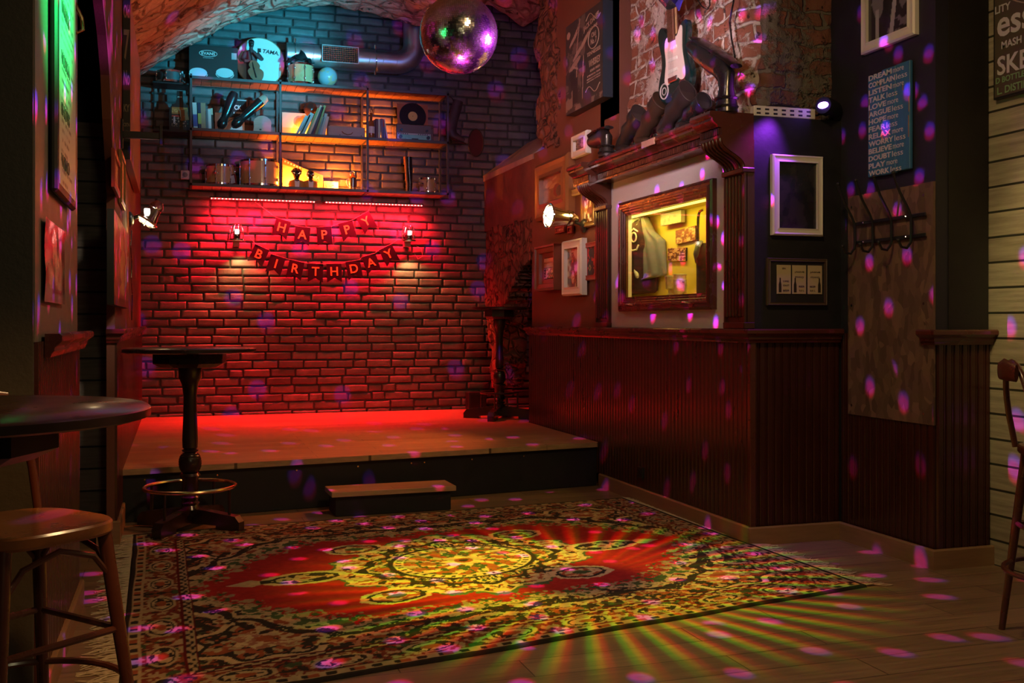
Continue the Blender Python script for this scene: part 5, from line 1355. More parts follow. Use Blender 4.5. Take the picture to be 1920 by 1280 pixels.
# ================================================================== THE MANTELPIECE AND DISPLAY CASE
t = thing('mantelpiece', 'carved mahogany mantelpiece with fluted pilasters framing the pale panel', 'mantelpiece', (3.2, 6.5, 1.262))
PX0, PX1 = 3.15, 3.215
b = MB()
for lo, hi in (((3.185, HY1 - .0, 1.262), (3.219, 7.42, 2.40)), ((3.185, 5.58, 1.262), (3.219, HY0, 2.40)), ((3.185, HY0, 1.262), (3.219, HY1, HZ0)), ((3.185, HY0, HZ1), (3.219, HY1, 2.40))): b.box(lo, hi)
build_at(b, 'backing_panel', M_panelwhite, t, label='pale embossed panel behind the display case')
for y0, y1 in ((7.40, 7.64), (5.365, 5.605)):
    b = MB(); b.box((3.165, y0, 1.262), (3.218, y1, 2.19)); b.box((3.145, y0 - .004, 1.262), (3.219, y1 + .004, 1.30), bev=.004)
    n = 5; wv = (y1 - y0 - .05) / n
    for i in range(n + 1): yy_ = y0 + .025 + i * wv; b.box((3.15, yy_ - wv * .30, 1.33), (3.17, yy_ + wv * .30, 2.17), bev=.006)
    b.box((3.15, y0, 1.30), (3.17, y0 + .012, 2.19)); b.box((3.15, y1 - .012, 1.30), (3.17, y1, 2.19))
    b.box((3.135, y0 - .006, 2.175), (3.219, y1 + .006, 2.205), bev=.005); build_at(b, 'pilaster', M_mahog, t)
    # corbel: S-shaped with ribs
    cv = []
    for i in range(17):
        s_ = i / 16; x = 3.155 - .155 * (s_ - math.sin(2 * PI * s_) / (2 * PI) * .9); cv.append((x, 2.205 + .165 * s_ + .0 * math.sin(2 * PI * s_)))
    b = MB(); b.prism([(3.215, 2.205)] + cv + [(3.215, 2.37)], y0, y1, 'xz')
    for i in range(6):
        yy_ = y0 + .02 + i * (y1 - y0 - .04) / 5; b.tube([(x - .001, yy_, z) for x, z in cv], .0135, 8)
    build_at(b, 'corbel', M_mahogh, t, True)
b = MB(); b.prism([(3.215, 2.37), (3.06, 2.37), (3.06, 2.385), (3.075, 2.388), (3.075, 2.43), (3.05, 2.433), (3.045, 2.445), (3.02, 2.46), (3.0, 2.47), (3.0, 2.485), (2.985, 2.49), (2.98, 2.505), (2.985, 2.52), (3.215, 2.52)], 5.44, 7.68, 'xz'); build_at(b, 'cornice', M_mahogh, t)
for y0, y1 in ((7.385, 7.70), (5.37, 5.62)):
    b = MB(); b.prism([(3.215, 2.37), (2.99, 2.37), (2.99, 2.385), (3.005, 2.388), (3.005, 2.43), (2.98, 2.433), (2.975, 2.445), (2.955, 2.46), (2.945, 2.47), (2.945, 2.485), (2.93, 2.49), (2.925, 2.505), (2.93, 2.523), (3.215, 2.523)], y0, y1, 'xz'); build_at(b, 'entablature_block', M_mahogh, t)
for y0, y1, xx in ((5.65, 7.37, 3.056), (7.395, 7.69, 2.988), (5.38, 5.61, 2.988)):
    b = MB(); yy_ = y0
    while yy_ < y1: b.box((xx, yy_, 2.389), (xx + .024, yy_ + .011, 2.428)); yy_ += .021
    o = build_at(b, 'dentil_row', M_mahog, t)
p = at_x(1216, 279, 2.98)
b = MB(); b.box((2.972, p.y - .10, 2.468), (2.982, p.y + .10, 2.512), bev=.002); build_at(b, 'nameplate', mat('worn_pale_plate', (.42, .22, .17), .6, var=.3), t)

t = thing('display_case', 'glass-fronted mahogany display case glowing yellow inside, set in the pale panel', 'display case', (3.18, 6.47, 1.38))
M_yellowfelt = mat('yellow_lining', (.70, .55, .08), .8, var=.12, vscale=4)
b = MB(); e = .004
b.box((3.41, HY0 + .002, HZ0 + .002), (3.43, HW - .002, HZ1 - .002)); b.box((3.222, HY0 + .002, HZ0 + .001), (3.42, HW - .002, HZ0 + .006)); b.box((3.222, HY0 + .002, HZ1 - .006), (3.42, HW - .002, HZ1 - .001)); b.box((3.222, HY0 + .001, HZ0 + .002), (3.42, HY0 + .006, HZ1 - .002)); b.box((3.222, HW - .006, HZ0 + .002), (3.42, HW - .001, HZ1 - .002))
build_at(b, 'lining', M_yellowfelt, t)
b = MB(); FP = [(0, 0), (.105, 0), (.105, .030), (.09, .042), (.085, .034), (.07, .034), (.062, .046), (.05, .046), (.046, .036), (.034, .036), (.028, .026), (.016, .026), (.012, .018), (0, .018)]
path = [(3.184, HY1 - .015, HZ0 + .015), (3.184, HY1 - .015, HZ1 - .012), (3.184, HY0 + .017, HZ1 - .012), (3.184, HY0 + .017, HZ0 + .015)][::-1]
b.sweep(FP, path, True, up=(-1, 0, 0)); o = build_at(b, 'door_frame', M_mahogh, t); fix_normals(o)
b = MB(); b.box((3.165, HY0, HZ0), (3.168, HY1, HZ1)); g_ = build_at(b, 'glass_pane', glassmat(), t)
for yy_ in (6.95, 6.07):
    b = MB(); b.tube([(3.145, yy_ + .04, 1.425), (3.118, yy_ + .03, 1.428), (3.112, yy_, 1.432), (3.118, yy_ - .03, 1.428), (3.145, yy_ - .04, 1.425)], .005, 8); build_at(b, 'catch', M_chrome, t, True)
b = MB(); b.box((3.225, 5.95, HZ1 - .020), (3.25, 7.3, HZ1 - .007), bev=.003); build_at(b, 'tube_lamp', mat('yellow_tube', (1, .9, .3), .4, emit=(1, .85, .2), es=1.6), t)

def onwall(px, py, x=3.395): return at_x(px, py, x)
M_denim = mat('grey_denim', (.16, .17, .16), .85, var=.2, vscale=30); M_darkcloth = mat('dark_red_cloth', (.016, .008, .010), .8, var=.3)
# waistcoat: a folded cloth shape with depth
p0 = onwall(1178, 440); p1 = onwall(1240, 400)
t = thing('waistcoat', 'grey and dark waistcoat with a white crest hanging inside the display case', 'waistcoat', (3.36, (p0.y + p1.y) / 2 - .09, 1.50), -PI / 2 + R(16))
hw = (p0.y - p1.y) / 2
def cloth(poly, y0, bulge, m, name, n=26):
    us = np.linspace(-1, 1, n)
    xs_ = [q[0] for q in poly]; zs_ = [q[1] for q in poly]
    def span(z):
        xs2 = []
        for i in range(len(poly)):
            (xa, za), (xb, zb) = poly[i], poly[i - 1]
            if (za > z) != (zb > z): xs2.append(xa + (xb - xa) * (z - za) / (zb - za))
        return (min(xs2), max(xs2)) if xs2 else (0, 0)
    zz = np.linspace(min(zs_) + 1e-3, max(zs_) - 1e-3, 34); P = np.zeros((n, 34, 3))
    for j, z in enumerate(zz):
        a, c_ = span(z)
        for i, u in enumerate(us):
            P[i, j] = (a + (c_ - a) * (u + 1) / 2, y0 - bulge * math.sqrt(max(0, 1 - u * u)) - .006 * math.sin(u * 7 + z * 9), z)
    o = grid_mesh(name, P, m, None, t); md = o.modifiers.new('s', 'SOLIDIFY'); md.thickness = .004; return o
cloth([(-hw * .98, 0), (-hw * .98, .30), (-hw * 1.0, .40), (-hw * .50, .46), (-hw * .42, .56), (hw * .22, .585), (hw * .30, .48), (hw * .62, .44), (hw * .55, .02)], -.012, .055, M_darkcloth, 'front')
cloth([(hw * .15, .12), (hw * .12, .42), (hw * .10, .585), (hw * .30, .585), (hw * .55, .47), (hw * .92, .40), (hw * 1.02, .14)], -.045, .035, M_denim, 'denim_side')
cloth([(-hw * .45, .53), (-hw * .40, .60), (hw * .0, .625), (hw * .28, .56), (hw * .05, .53)], -.03, .03, M_denim, 'collar')
cx_ = -hw * .12
b = MB()
b.tube([(cx_ + .030 * math.cos(a), -.082, .44 + .035 * math.sin(a)) for a in np.linspace(0, 2 * PI, 14)], .006, 6, True); b.tube([(cx_ - .05, -.08, .37), (cx_ - .02, -.082, .34), (cx_ + .03, -.08, .345), (cx_ + .05, -.078, .38)], .007, 6); b.tube([(cx_ - .045, -.08, .48), (cx_, -.083, .505), (cx_ + .045, -.08, .48)], .006, 6); b.build('crest', mat('white_embroidery', (.65, .6, .5), .8), t, True)
t = thing('white_ladle', 'pale twisted scarf end hanging at the left of the waistcoat', 'scarf', (3.30, onwall(1186, 455, 3.30).y, 1.60), -PI / 2)
t.name = 'scarf'
b = MB(); b.loft([((-.015, 0, .30), .016, .010), ((0, -.005, .24), .028, .012), ((.03, -.01, .16), .020, .012), ((.075, -.01, .08), .016, .012), ((.105, -.01, .05), .024, .012), ((.12, -.01, .04), .012, .008)], (1, 0, 0), 12); b.build('cloth', mat('pale_scarf', (.6, .55, .38), .8), t, True)
def hungprint(name, label, cat, c0, c1, fn, x=3.395, th=.012, tilt=0, edge=None, m=None, res=40):
    """flat thing on the x plane given by two picture corners (left top, right bottom)"""
    a = at_x(c0[0], c0[1], x); c = at_x(c1[0], c1[1], x); w_ = a.y - c.y; h_ = a.z - at_x(c0[0], c1[1], x).z if len(c0) < 3 else c0[2]
    t = thing(name, label, cat, (x, (a.y + c.y) / 2, (a.z + c.z) / 2 if len(c0) < 3 else a.z - h_ / 2), rot=(0, R(0), -PI / 2))
    t.rotation_euler = (Matrix.Rotation(-PI / 2, 3, 'Z') @ Matrix.Rotation(R(tilt), 3, 'Y')).to_euler()
    b = MB(); b.box((-w_ / 2, 0, -h_ / 2), (w_ / 2, th, h_ / 2)); b.build('board', edge or M_ink, t)
    raster('print', w_, h_, res, res, fn, m, t, -.0012)
    return t
def pic_noise(c1, c2, c3, seed, cells=(6, 6)):
    def f(u, v):
        n = fbm(u.shape, cells, seed, 4); c = np.zeros((*u.shape, 3)); c[:] = c1; c[n > .48] = c2; c[n > .58] = c3; return c
    return f
hungprint('grey_plaque', 'grey marbled plaque at the top inside the display case', 'plaque', (1239, 398), (1277, 420), pic_noise((.42, .40, .33), (.5, .48, .4), (.3, .29, .25), 4, (12, 3)), 3.36, .03, 0, M_greywood)
hungprint('crowd_photo', 'upper of two tilted crowd photographs inside the display case', 'photograph', (1267, 428), (1304, 454), pic_noise((.25, .08, .03), (.5, .25, .08), (.7, .5, .25), 15, (10, 8)), tilt=-2)
hungprint('group_photo', 'lower group photograph with faces inside the display case, above the mugs', 'photograph', (1252, 465), (1286, 489), pic_noise((.12, .03, .02), (.4, .15, .06), (.62, .4, .2), 16, (12, 9)), tilt=3)
t = thing('curved_horn', 'black twisted stick with a chrome-tipped crook hanging on the right inside the case', 'walking stick', (3.36, onwall(1309, 440, 3.36).y, 1.72), -PI / 2)
t.name = 'walking_stick'
b = MB(); b.tube([(.0, 0, 0), (.003, 0, .10), (-.003, 0, .20), (.0, 0, .28), (.01, 0, .315), (.03, 0, .33)], [.007, .009, .009, .010, .009, .008], 8); b.build('shaft', M_rubber, t, True)
b = MB(); b.tube([(.025, -.001, .328), (.06, 0, .335), (.085, 0, .335)], .009, 8); b.build('tip', M_chrome, t, True)
t = thing('folded_hat', 'grey folded cloth hat at the lower right inside the display case', 'hat', (3.33, onwall(1320, 520, 3.33).y, HZ0 + .006), -PI / 2)
b = MB(); b.loft([((0, 0, 0), .05, .05), ((0, 0, .18), .055, .05), ((.0, 0, .25), .06, .05), ((.0, 0, .31), .05, .04), ((0, 0, .35), .015, .015)], (1, 0, 0), 16); b.build('cloth', M_darkcloth, t, True)
b = MB(); b.loft([((-.045, -.03, .22), .014, .008), ((-.02, -.05, .27), .03, .012), ((.0, -.045, .33), .035, .012), ((.005, -.02, .362), .02, .01)], (1, 0, 0), 12); b.build('brim', M_denim, t, True)
def mug(px, label, goblet):
    t = thing('goblet' if goblet else 'beer_mug', label, 'goblet' if goblet else 'mug', (3.29, at_x(px, 540, 3.29).y, HZ0 + .004), PI)
    M_cer = mat('carved_ceramic', (.50, .38, .20), .35, var=.8, vscale=28, bump=.5, bscale=40); M_pale = mat('pale_glaze', (.7, .6, .4), .3)
    if goblet:
        b = MB(); b.lathe([(.042, 0), (.042, .008), (.018, .03), (.02, .05), (.036, .06), (.036, .075), (.040, .145), (.042, .15), (.038, .15), (.034, .09), (.005, .075)], n=24); b.build('cup', M_cer, t, True)
        b = MB(); b.lathe([(.043, .143), (.0435, .153)], n=24, cap=False); b.lathe([(.0425, .0), (.0425, .01)], n=24, cap=False); b.build('rim', M_pale, t, True)
    else:
        b = MB(); b.lathe([(.048, 0), (.05, .008), (.045, .012), (.046, .115), (.043, .12), (.043, .155), (.038, .155), (.038, .03), (.005, .02)], n=24); b.build('cup', M_cer, t, True)
        b = MB()
        for z in (.008, .115, .15): b.lathe([(.0465, z), (.048, z + .004), (.0465, z + .008)], n=24, cap=False)
        b.build('rim', M_pale, t, True)
        b = MB(); b.tube([(0, -.044, .105), (0, -.078, .108), (0, -.088, .075), (0, -.08, .035), (0, -.045, .025)], .008, 8)
        b.v = [(x, y, z) for x, y, z in b.v]; b.build('handle', M_cer, t, True)
    t.rotation_euler = (0, 0, 0)
mug(1258, 'carved pale goblet left of the beer mug inside the display case', True); mug(1275, 'carved beer mug with handle standing inside the display case', False)

# boots on the mantel
def mantel_boot(px, label, m, lean, sc, yaw, x=3.10, toe_in=0):
    p = at_x(px, 300, x)
    return boot('old_boot', label, (x, p.y, 2.524), (R(lean), 0, R(yaw)), m, shaft=.30, sc=sc)
M_oldb = mat('dusty_dark_leather', (.020, .014, .014), .42, var=.45, vscale=9, coat=.2)
def leaning_boot(label, foot_px, top, x, m, hw=(.055, .085), sc=1.0):
    """boot whose foot lies on the mantel and whose shaft leans back to the right in the photo"""
    a = at_x(foot_px[0], 300, x); c = at_x(top[0], top[1], x)
    t = thing('old_boot', label, 'boot', (x, a.y, 2.524))
    P0 = Vector((0, 0, .045)); P1 = Vector((.03, c.y - a.y, c.z - 2.524)); d = P1 - P0
    toe = Vector((0, .14 if toe_dir > 0 else -.14, 0))
    b = MB(); secs = [(P0 + d * .3, hw[0] * .5, hw[1] * .45), (P0 + d * .96, hw[0] * .90, hw[1] * .92), (P1, hw[0], hw[1]), (P0 + d * .93, hw[0] * 1.05, hw[1] * 1.04), (P0 + d * .80 + Vector((-.012, .012, 0)), hw[0] * .86, hw[1] * .98), (P0 + d * .66 + Vector((.008, -.010, 0)), hw[0] * .98, hw[1] * .86), (P0 + d * .50 + Vector((-.01, .015, 0)), hw[0] * .80, hw[1] * .88), (P0 + d * .34 + Vector((.005, -.008, 0)), hw[0] * .88, hw[1] * .70), (P0 + d * .2, hw[0] * .76, hw[1] * .74), (P0 + d * .05 + Vector((0, -.005, 0)), hw[0] * .75, hw[1] * .65), (P0 + toe * .35, .045, .045), (P0 + toe * .8 + Vector((0, 0, -.008)), .045, .034), (P0 + toe * 1.25 + Vector((0, 0, -.015)), .03, .022), (P0 + toe * 1.38 + Vector((0, 0, -.02)), .012, .012)]
    b.loft(secs, (1, 0, 0), 20); b.build('upper', m, t, True)
    b = MB(); b.tube([tuple(P1 + Vector((hw[0] * 1.02 * math.cos(a_), 0, 0)) + d.normalized().cross(Vector((1, 0, 0))) * hw[1] * 1.02 * math.sin(a_)) for a_ in np.linspace(0, 2 * PI, 24)], .005, 6, True); b.build('cuff', m, t, True)
    b = MB(); b.loft([((0, -toe.y * .45, .012), .034, .010), ((0, 0, .012), .04, .010), ((0, toe.y * .8, .012), .042, .010), ((0, toe.y * 1.3, .012), .024, .008)], (1, 0, 0), 12); b.build('sole', M_rubber, t, True)
    b = MB(); b.lathe([(.028, 0), (.034, .05)], (0, -toe.y * .28, 0), 14); b.build('heel', M_rubber, t, True)
    return t
toe_dir = -1
M_tan = mat('tan_boot_lining', (.30, .12, .04), .6, var=.5, vscale=14)
leaning_boot('dusty black boot leaning on the mantel, leftmost of the four leaning boots', (1160, 0), (1192, 212), 3.10, M_oldb)
leaning_boot('dark boot leaning on the mantel behind the worn nameplate, second of the four', (1196, 0), (1232, 188), 3.10, M_leather)
leaning_boot('tallest dusty boot leaning on the mantel under the guitar, third of the four', (1238, 0), (1282, 170), 3.10, M_oldb, (.055, .09))
leaning_boot('glossy black boot leaning on the mantel, rightmost of the four leaning boots', (1272, 0), (1312, 188), 3.12, M_rubber, (.05, .06))
# two boots standing upside down
def upturned(label, px, x, toe, m, h=.26, sc=1.0):
    p = at_x(px, 280, x); t = thing('upturned_boot', label, 'boot', (x, p.y, 2.526)); t.scale = (sc,) * 3
    T = Vector(toe); H = Vector((0, 0, h))
    b = MB(); b.loft([((0, 0, 0), .06, .065), ((0, 0, .05), .056, .06), ((0, 0, h * .6), .040, .045), ((0, 0, h * .88), .044, .06), (H + T * .14 + Vector((0, 0, .01)), .050, .068), (H + T * .40, .054, .062), (H + T * .62, .058, .058), (H + T * .86, .054, .044), (H + T * .97, .036, .028), (H + T, .012, .012)], (1, 0, 0), 22); b.build('upper', m, t, True)
    up_ = (Vector((0, 0, 1)) - T.normalized() * T.normalized().z).normalized()
    b = MB(); b.loft([(H + up_ * .062 - T * .16, .038, .014), (H + up_ * .066 + T * .1, .050, .012), (H + up_ * .060 + T * .5, .060, .012), (H + up_ * .052 + T * .85, .056, .011), (H + up_ * .035 + T * 1.02, .02, .008)], (1, 0, 0), 16); b.build('sole', M_rubber, t, True)
    b = MB()
    for z in (.03, .075): b.lathe([(.063, z - .007), (.067, z), (.063, z + .007)], (0, 0, 0), 22)
    b.build('strap', M_rubber, t, True)
upturned('black boot standing upside down at the left end of the mantel, toe pointing left', 1137, 3.03, (0, .30, .0), M_oldb, .15)
upturned('large black boot standing upside down at the right end of the mantel, toe up', 1362, 3.06, (-.03, .36, .24), M_rubber, .22, 1.08)

# electric guitar on the brick wall
gc = at_x(1268, 112, 3.17)
t = thing('electric_guitar', 'dark green electric guitar with a pale pickguard hanging on the brick wall', 'guitar', gc, rot=None)
t.rotation_euler = (Matrix.Rotation(-PI / 2 + R(10), 3, 'Z') @ Matrix.Rotation(R(-3), 3, 'Y')).to_euler(); t.scale = (1.22, 1.22, 1.22)
outl = [(-.020, .150), (-.045, .150), (-.062, .165), (-.085, .200), (-.115, .215), (-.138, .190), (-.140, .140), (-.122, .085), (-.108, .03), (-.112, -.03), (-.140, -.09), (-.155, -.150), (-.140, -.20), (-.09, -.232), (-.02, -.240), (.05, -.232), (.11, -.205), (.148, -.150), (.150, -.09), (.128, -.03), (.112, .02), (.115, .08), (.128, .135), (.122, .185), (.095, .195), (.070, .170), (.055, .145), (.030, .135)]
def smooth(pl, k=2):
    for _ in range(k):
        q = []
        for i in range(len(pl)):
            a, c_ = pl[i], pl[(i + 1) % len(pl)]
            q += [(a[0] * .75 + c_[0] * .25, a[1] * .75 + c_[1] * .25), (a[0] * .25 + c_[0] * .75, a[1] * .25 + c_[1] * .75)]
        pl = q
    return pl
b = MB(); po = smooth(outl); ins = [(x * .95, z * .955) for x, z in po]
n = len(po); vs = [(x, -.020, z) for x, z in ins] + [(x, -.010, z) for x, z in po] + [(x, .016, z) for x, z in po] + [(x, .022, z) for x, z in ins]
fs = [tuple(range(n))] + [tuple(range(4 * n - 1, 3 * n - 1, -1))]
for j in range(3):
    for i in range(n): fs.append((j * n + i, (j + 1) * n + i, (j + 1) * n + (i + 1) % n, j * n + (i + 1) % n))
b.add(vs, fs); o = b.build('body', mat('green_lacquer', (.004, .024, .024), .12, coat=1.0), t, True); fix_normals(o)
pg = smooth([(-.02, .13), (-.055, .135), (-.075, .09), (-.062, .0), (-.075, -.06), (-.085, -.12), (-.045, -.135), (-.02, -.10), (.03, -.10), (.07, -.135), (.105, -.12), (.10, -.05), (.082, .03), (.085, .10), (.09, .16), (.072, .17), (.045, .12), (.022, .115)])
b = MB(); b.prism(pg, -.0235, -.0195); b.build('pickguard', mat('cream_pickguard', (.66, .56, .52), .35), t)
for i, z in enumerate((.06, .0, -.062)):
    b = MB(); b.box((-.042, -.028, z - .010), (.042, -.022, z + .010), bev=.004); b.build('pickup', M_whitepaint, t)
b = MB(); b.box((-.04, -.034, -.125), (.04, -.02, -.095), bev=.004); b.build('bridge', M_chrome, t)
b = MB(); b.box((-.0285, -.036, .10), (.0285, -.020, .70), bev=.003); b.build('fretboard', mat('rosewood', (.14, .055, .03), .4), t)
b = MB(); b.box((-.026, -.020, .12), (.026, .0, .70), bev=.006); b.build('neck', mat('maple_neck', (.5, .33, .16), .35), t)
b = MB()
for i in range(21): z = .12 + i * .027; b.box((-.0285, -.0375, z), (.0285, -.0355, z + .0022))
b.build('frets', M_chrome, t)
for i in range(6):
    b = MB(); xx = -.02 + i * .008; b.tube([(xx, -.0395, -.11), (xx * .95, -.0395, .68)], .0006, 4); b.build('string', M_chrome, t)
b = MB(); b.lathe([(.030, -.022), (.030, -.0205)], (.075, 0, -.15), 20, 'y'); b.build('jack_plate', M_chrome, t)
b = MB(); b.tube([(-.09 + .036 * math.cos(a), -.021, -.155 + .042 * math.sin(a)) for a in np.linspace(0, 2 * PI, 24)], .004, 6, True); b.tube([(-.09 + .018 * math.cos(a), -.021, -.155 + .02 * math.sin(a)) for a in np.linspace(0, 2 * PI, 16)], .003, 6, True); b.build('round_sticker', M_greywood, t, True)
b = MB(); b.tube([(-.03, -.021, -.20), (.02, -.021, -.225), (.07, -.021, -.19)], .0025, 5); b.build('gold_mark', M_brass, t, True)

t = thing('black_cable', 'thin black cable hanging down the brick wall right of the guitar', 'cable', at_x(1372, 80, 3.22))
o_ = Vector(t.location); pts = [at_x(1379, -40, 3.18), at_x(1375, 5, 3.2), at_x(1368, 40, 3.215), at_x(1372, 75, 3.215), at_x(1378, 105, 3.2), at_x(1374, 135, 3.2), at_x(1367, 165, 3.19), at_x(1364, 180, 3.2)]
b = MB(); b.tube([p - o_ for p in pts], .006, 6); b.build('cord', M_rubber, t, True)
t = thing('looped_cable', 'short loop of black cable at the top of the brick wall beside the stage light', 'cable', at_x(1325, 5, 3.2)); o_ = Vector(t.location)
b = MB(); b.tube([at_x(a_, c_, 3.2) - o_ for a_, c_ in ((1306, -30), (1308, 0), (1316, 12), (1326, 18), (1331, 10), (1330, -10), (1324, -30))], .005, 6); b.build('cord', M_rubber, t, True)
c = at_x(1258, -38, 2.95)
t = thing('stage_light', 'purple-black stage light hanging at the top edge above the guitar', 'stage light', c)
b = MB(); b.loft([((-.08, .06, .12), .05, .05), ((-.05, .04, .08), .11, .10), ((.02, -.01, -.06), .125, .115), ((.05, -.03, -.11), .12, .11)], (0, 1, 0), 24); b.build('housing', mat('purple_black_housing', (.03, .02, .06), .25, coat=.5), t, True)
b = MB(); b.prism([(-.15, -.02), (.0, -.19), (.13, -.02), (.0, .05)], .05, .06, 'yz'); b.build('barn_door', mat('blue_barn_door', (.04, .03, .25), .4), t)
b = MB(); b.tube([(0, 0, .1), (.05, 0, .35), (.25, 0, .45)], .015, 8); b.build('bracket', M_metal, t)

# power strip and LED par on the ledge
pa, pb = at_y(1413, 208, 5.40), at_y(1545, 228, 5.40)
t = thing('perforated_light_bar', 'white perforated bar lying on the ledge of the dark box wall', 'bar', ((pa.x + pb.x) / 2, 5.415, 2.516), R(-2))
hw = (pb.x - pa.x) / 2
b = MB(); b.box((-hw, -.03, 0), (hw * .70, .02, .062), bev=.004); b.build('housing', M_whitepaint, t)
b = MB()
for i in range(7):
    for z in (.018, .042): xx = -hw + .03 + i * (hw * 1.7 - .06) / 6.3; b.box((xx - .013, -.032, z - .005), (xx + .013, -.028, z + .005))
b.build('slots', M_ink, t)
b = MB(); b.tube([(-hw + .1, 0, .065), (-hw * .2, .02, .085), (hw * .3, .0, .07), (hw * .8, .0, .03), (hw * 1.05, -.02, .05)], .006, 6); b.build('cord', M_rubber, t, True)
t = thing('par_light', 'small violet LED spotlight glowing at the right end of the ledge', 'spotlight', (PAR.x + .02, 5.30, 2.52))
d_ = Vector((-1.0, -.55, .05)).normalized(); c0 = Vector((.02, .0, .065))
b = MB(); b.loft([(c0 - d_ * -.0, .05, .05), (c0 - d_ * .03, .055, .055), (c0 - d_ * .14, .05, .05), (c0 - d_ * .19, .03, .03)], (0, 0, 1), 20); b.build('can', M_metal, t, True)
b = MB(); b.loft([(c0 + d_ * .001, .020, .034), (c0 + d_ * .012, .014, .026)], (0, 0, 1), 16); b.build('lens', mat('violet_led_lens', (.6, .3, 1), .3, emit=(.30, .10, 1.0), es=34), t, True)
b = MB(); b.tube([(.05, .09, .03), (.12, .09, .07), (.2, .14, -.02)], .007, 6); b.tube([(.06, .0, -.0), (.06, .05, .05)], .008, 6); b.build('bracket', M_metal, t, True)

# ================================================================== PICTURES
def framed(name, label, cat, wall, c0, c1, fw, fd, fm, fn, res=50, mat_w=0.0, glass=False, matc=None, deep=False, prm=None):
    """wall: ('x', value, side) or ('y', value). c0 = (px, py) top-left and bottom-left y; c1 = px of right edge. c0=(px,pytop,pybot)"""
    ax, val = wall[0], wall[1]
    f = at_x if ax == 'x' else at_y
    a = f(c0[0], c0[1], val); z0 = f(c0[0], c0[2], val).z; c = f(c1, c0[1], val)
    h_ = a.z - z0; w_ = abs(a.y - c.y) if ax == 'x' else abs(a.x - c.x)
    ctr = Vector((val, (a.y + c.y) / 2, (a.z + z0) / 2)) if ax == 'x' else Vector(((a.x + c.x) / 2, val, (a.z + z0) / 2))
    rz = (PI / 2 if wall[2] > 0 else -PI / 2) if ax == 'x' else 0
    t = thing(name, label, cat, ctr, rz)
    # local: front faces -Y, the back at y=fd
    if fw > 0:
        b = MB(); P = [(0, 0), (0, fd), (fw, fd), (fw, fd * .25), (fw * .8, 0), (fw * .55, fd * .10), (fw * .25, fd * .12)] if not deep else [(0, fd * .8), (0, fd), (fw, fd), (fw, 0), (fw * .86, 0), (fw * .8, fd * .15), (fw * .45, fd * .25), (fw * .4, fd * .5), (fw * .05, fd * .6)]
        iw, ih = w_ / 2 - fw, h_ / 2 - fw
        path = [(-iw, 0, -ih), (iw, 0, -ih), (iw, 0, ih), (-iw, 0, ih)]
        b.sweep([(p_[0], -p_[1]) for p_ in P], path, True, up=(0, -1, 0)); o = b.build('frame', fm, t); fix_normals(o)
    iw2, ih2 = w_ - 2 * fw, h_ - 2 * fw; yb = fd * .55 if fw > 0 else 0
    b = MB(); b.box((-iw2 / 2 - .002, yb + .001, -ih2 / 2 - .002), (iw2 / 2 + .002, fd, ih2 / 2 + .002)); b.build('backing' if fw > 0 else 'canvas', matc or M_ink, t)
    raster('picture', iw2 - 2 * mat_w, ih2 - 2 * mat_w, res, res, fn, prm, t, yb)
    return t, iw2, ih2, yb
WR = ('x', 3.185, -1); WL = ('x', -0.315, 1)
def jd_poster(u, v):
    c = np.zeros((*u.shape, 3)); n = fbm(u.shape, (8, 10), 5, 4); c[:] = (.05, .035, .03); lt = np.array((.42, .30, .25))
    c[(n > .60) & (u < .55)] = lt * .35
    def ell(cx, cz, a, b_, rot, col):
        cr, sr = math.cos(rot), math.sin(rot); x = (u - cx) * cr + (v - cz) * sr; z = -(u - cx) * sr + (v - cz) * cr
        c[(x / a) ** 2 + (z / b_) ** 2 < 1] = col
    ell(.22, .80, .13, .025, .45, lt); ell(.52, .70, .16, .03, .5, lt); ell(.34, .62, .15, .028, .4, lt * .9); ell(.26, .52, .17, .035, .3, lt * .8); ell(.08, .88, .05, .04, 0, lt)
    for x0, z0, x1, z1 in ((.40, .98, .30, .60), (.5, .55, .47, .10), (.12, .75, .35, .9), (.32, .50, .28, .15), (.2, .5, .34, .45)):
        t_ = np.clip(((u - x0) * (x1 - x0) + (v - z0) * (z1 - z0)) / ((x1 - x0) ** 2 + (z1 - z0) ** 2), 0, 1); d = np.hypot(u - x0 - t_ * (x1 - x0), v - z0 - t_ * (z1 - z0)); c[d < .010] = lt
    c[((u - .18) / .08) ** 2 + ((v - .40) / .05) ** 2 < 1] = (.02, .015, .014); c[(np.abs(u - .24) < .10) & (v < .36) & (v > .08)] = (.025, .015, .014); c[(u < .2) & (v < .24) & (n > .45)] = lt * .6
    c[(v < .06) & (n > .5)] = lt * .5
    return c
t, iw, ih, yb = framed('whiskey_poster', 'large brown canvas poster of a drum kit lettered JACK DANIEL\'S, high on the right wall', 'poster', ('x', 3.13, -1), (1061, 52, 217), 1130, 0, .085, M_ink, jd_poster, 110, matc=mat('navy_canvas_edge', (.02, .03, .05), .5))
t['label'] = 'large brown canvas poster of drums with whiskey lettering, high on the right wall'
M_lt = mat('pale_brown_print', (.42, .31, .26), .6)
for s_, x_, z_, w_, h_, rt in (('JACK DANIEL', .19, .265, .34, .055, 9), ('OLD TIME', .23, .215, .17, .022, 4), ('Old', .24, .155, .09, .04, 0), ('No. 7', .24, .105, .12, .045, 0), ('TENNESSEE', .24, .02, .28, .03, 0), ('WHISKEY', .26, -.06, .24, .055, 0), ('SOUR MASH', .27, -.12, .2, .02, 0), ('LYNCHBURG TENN', .24, -.155, .26, .014, 0), ('DISTILLED & BOTTLED BY', .24, -.18, .28, .011, 0), ('JACK DANIEL DISTILLERY', .24, -.20, .28, .011, 0)):
    text(s_, w_, h_, M_lt, t, (x_ * .92, -.002, z_), rot=(R(90), -R(rt), 0), bold=.015)
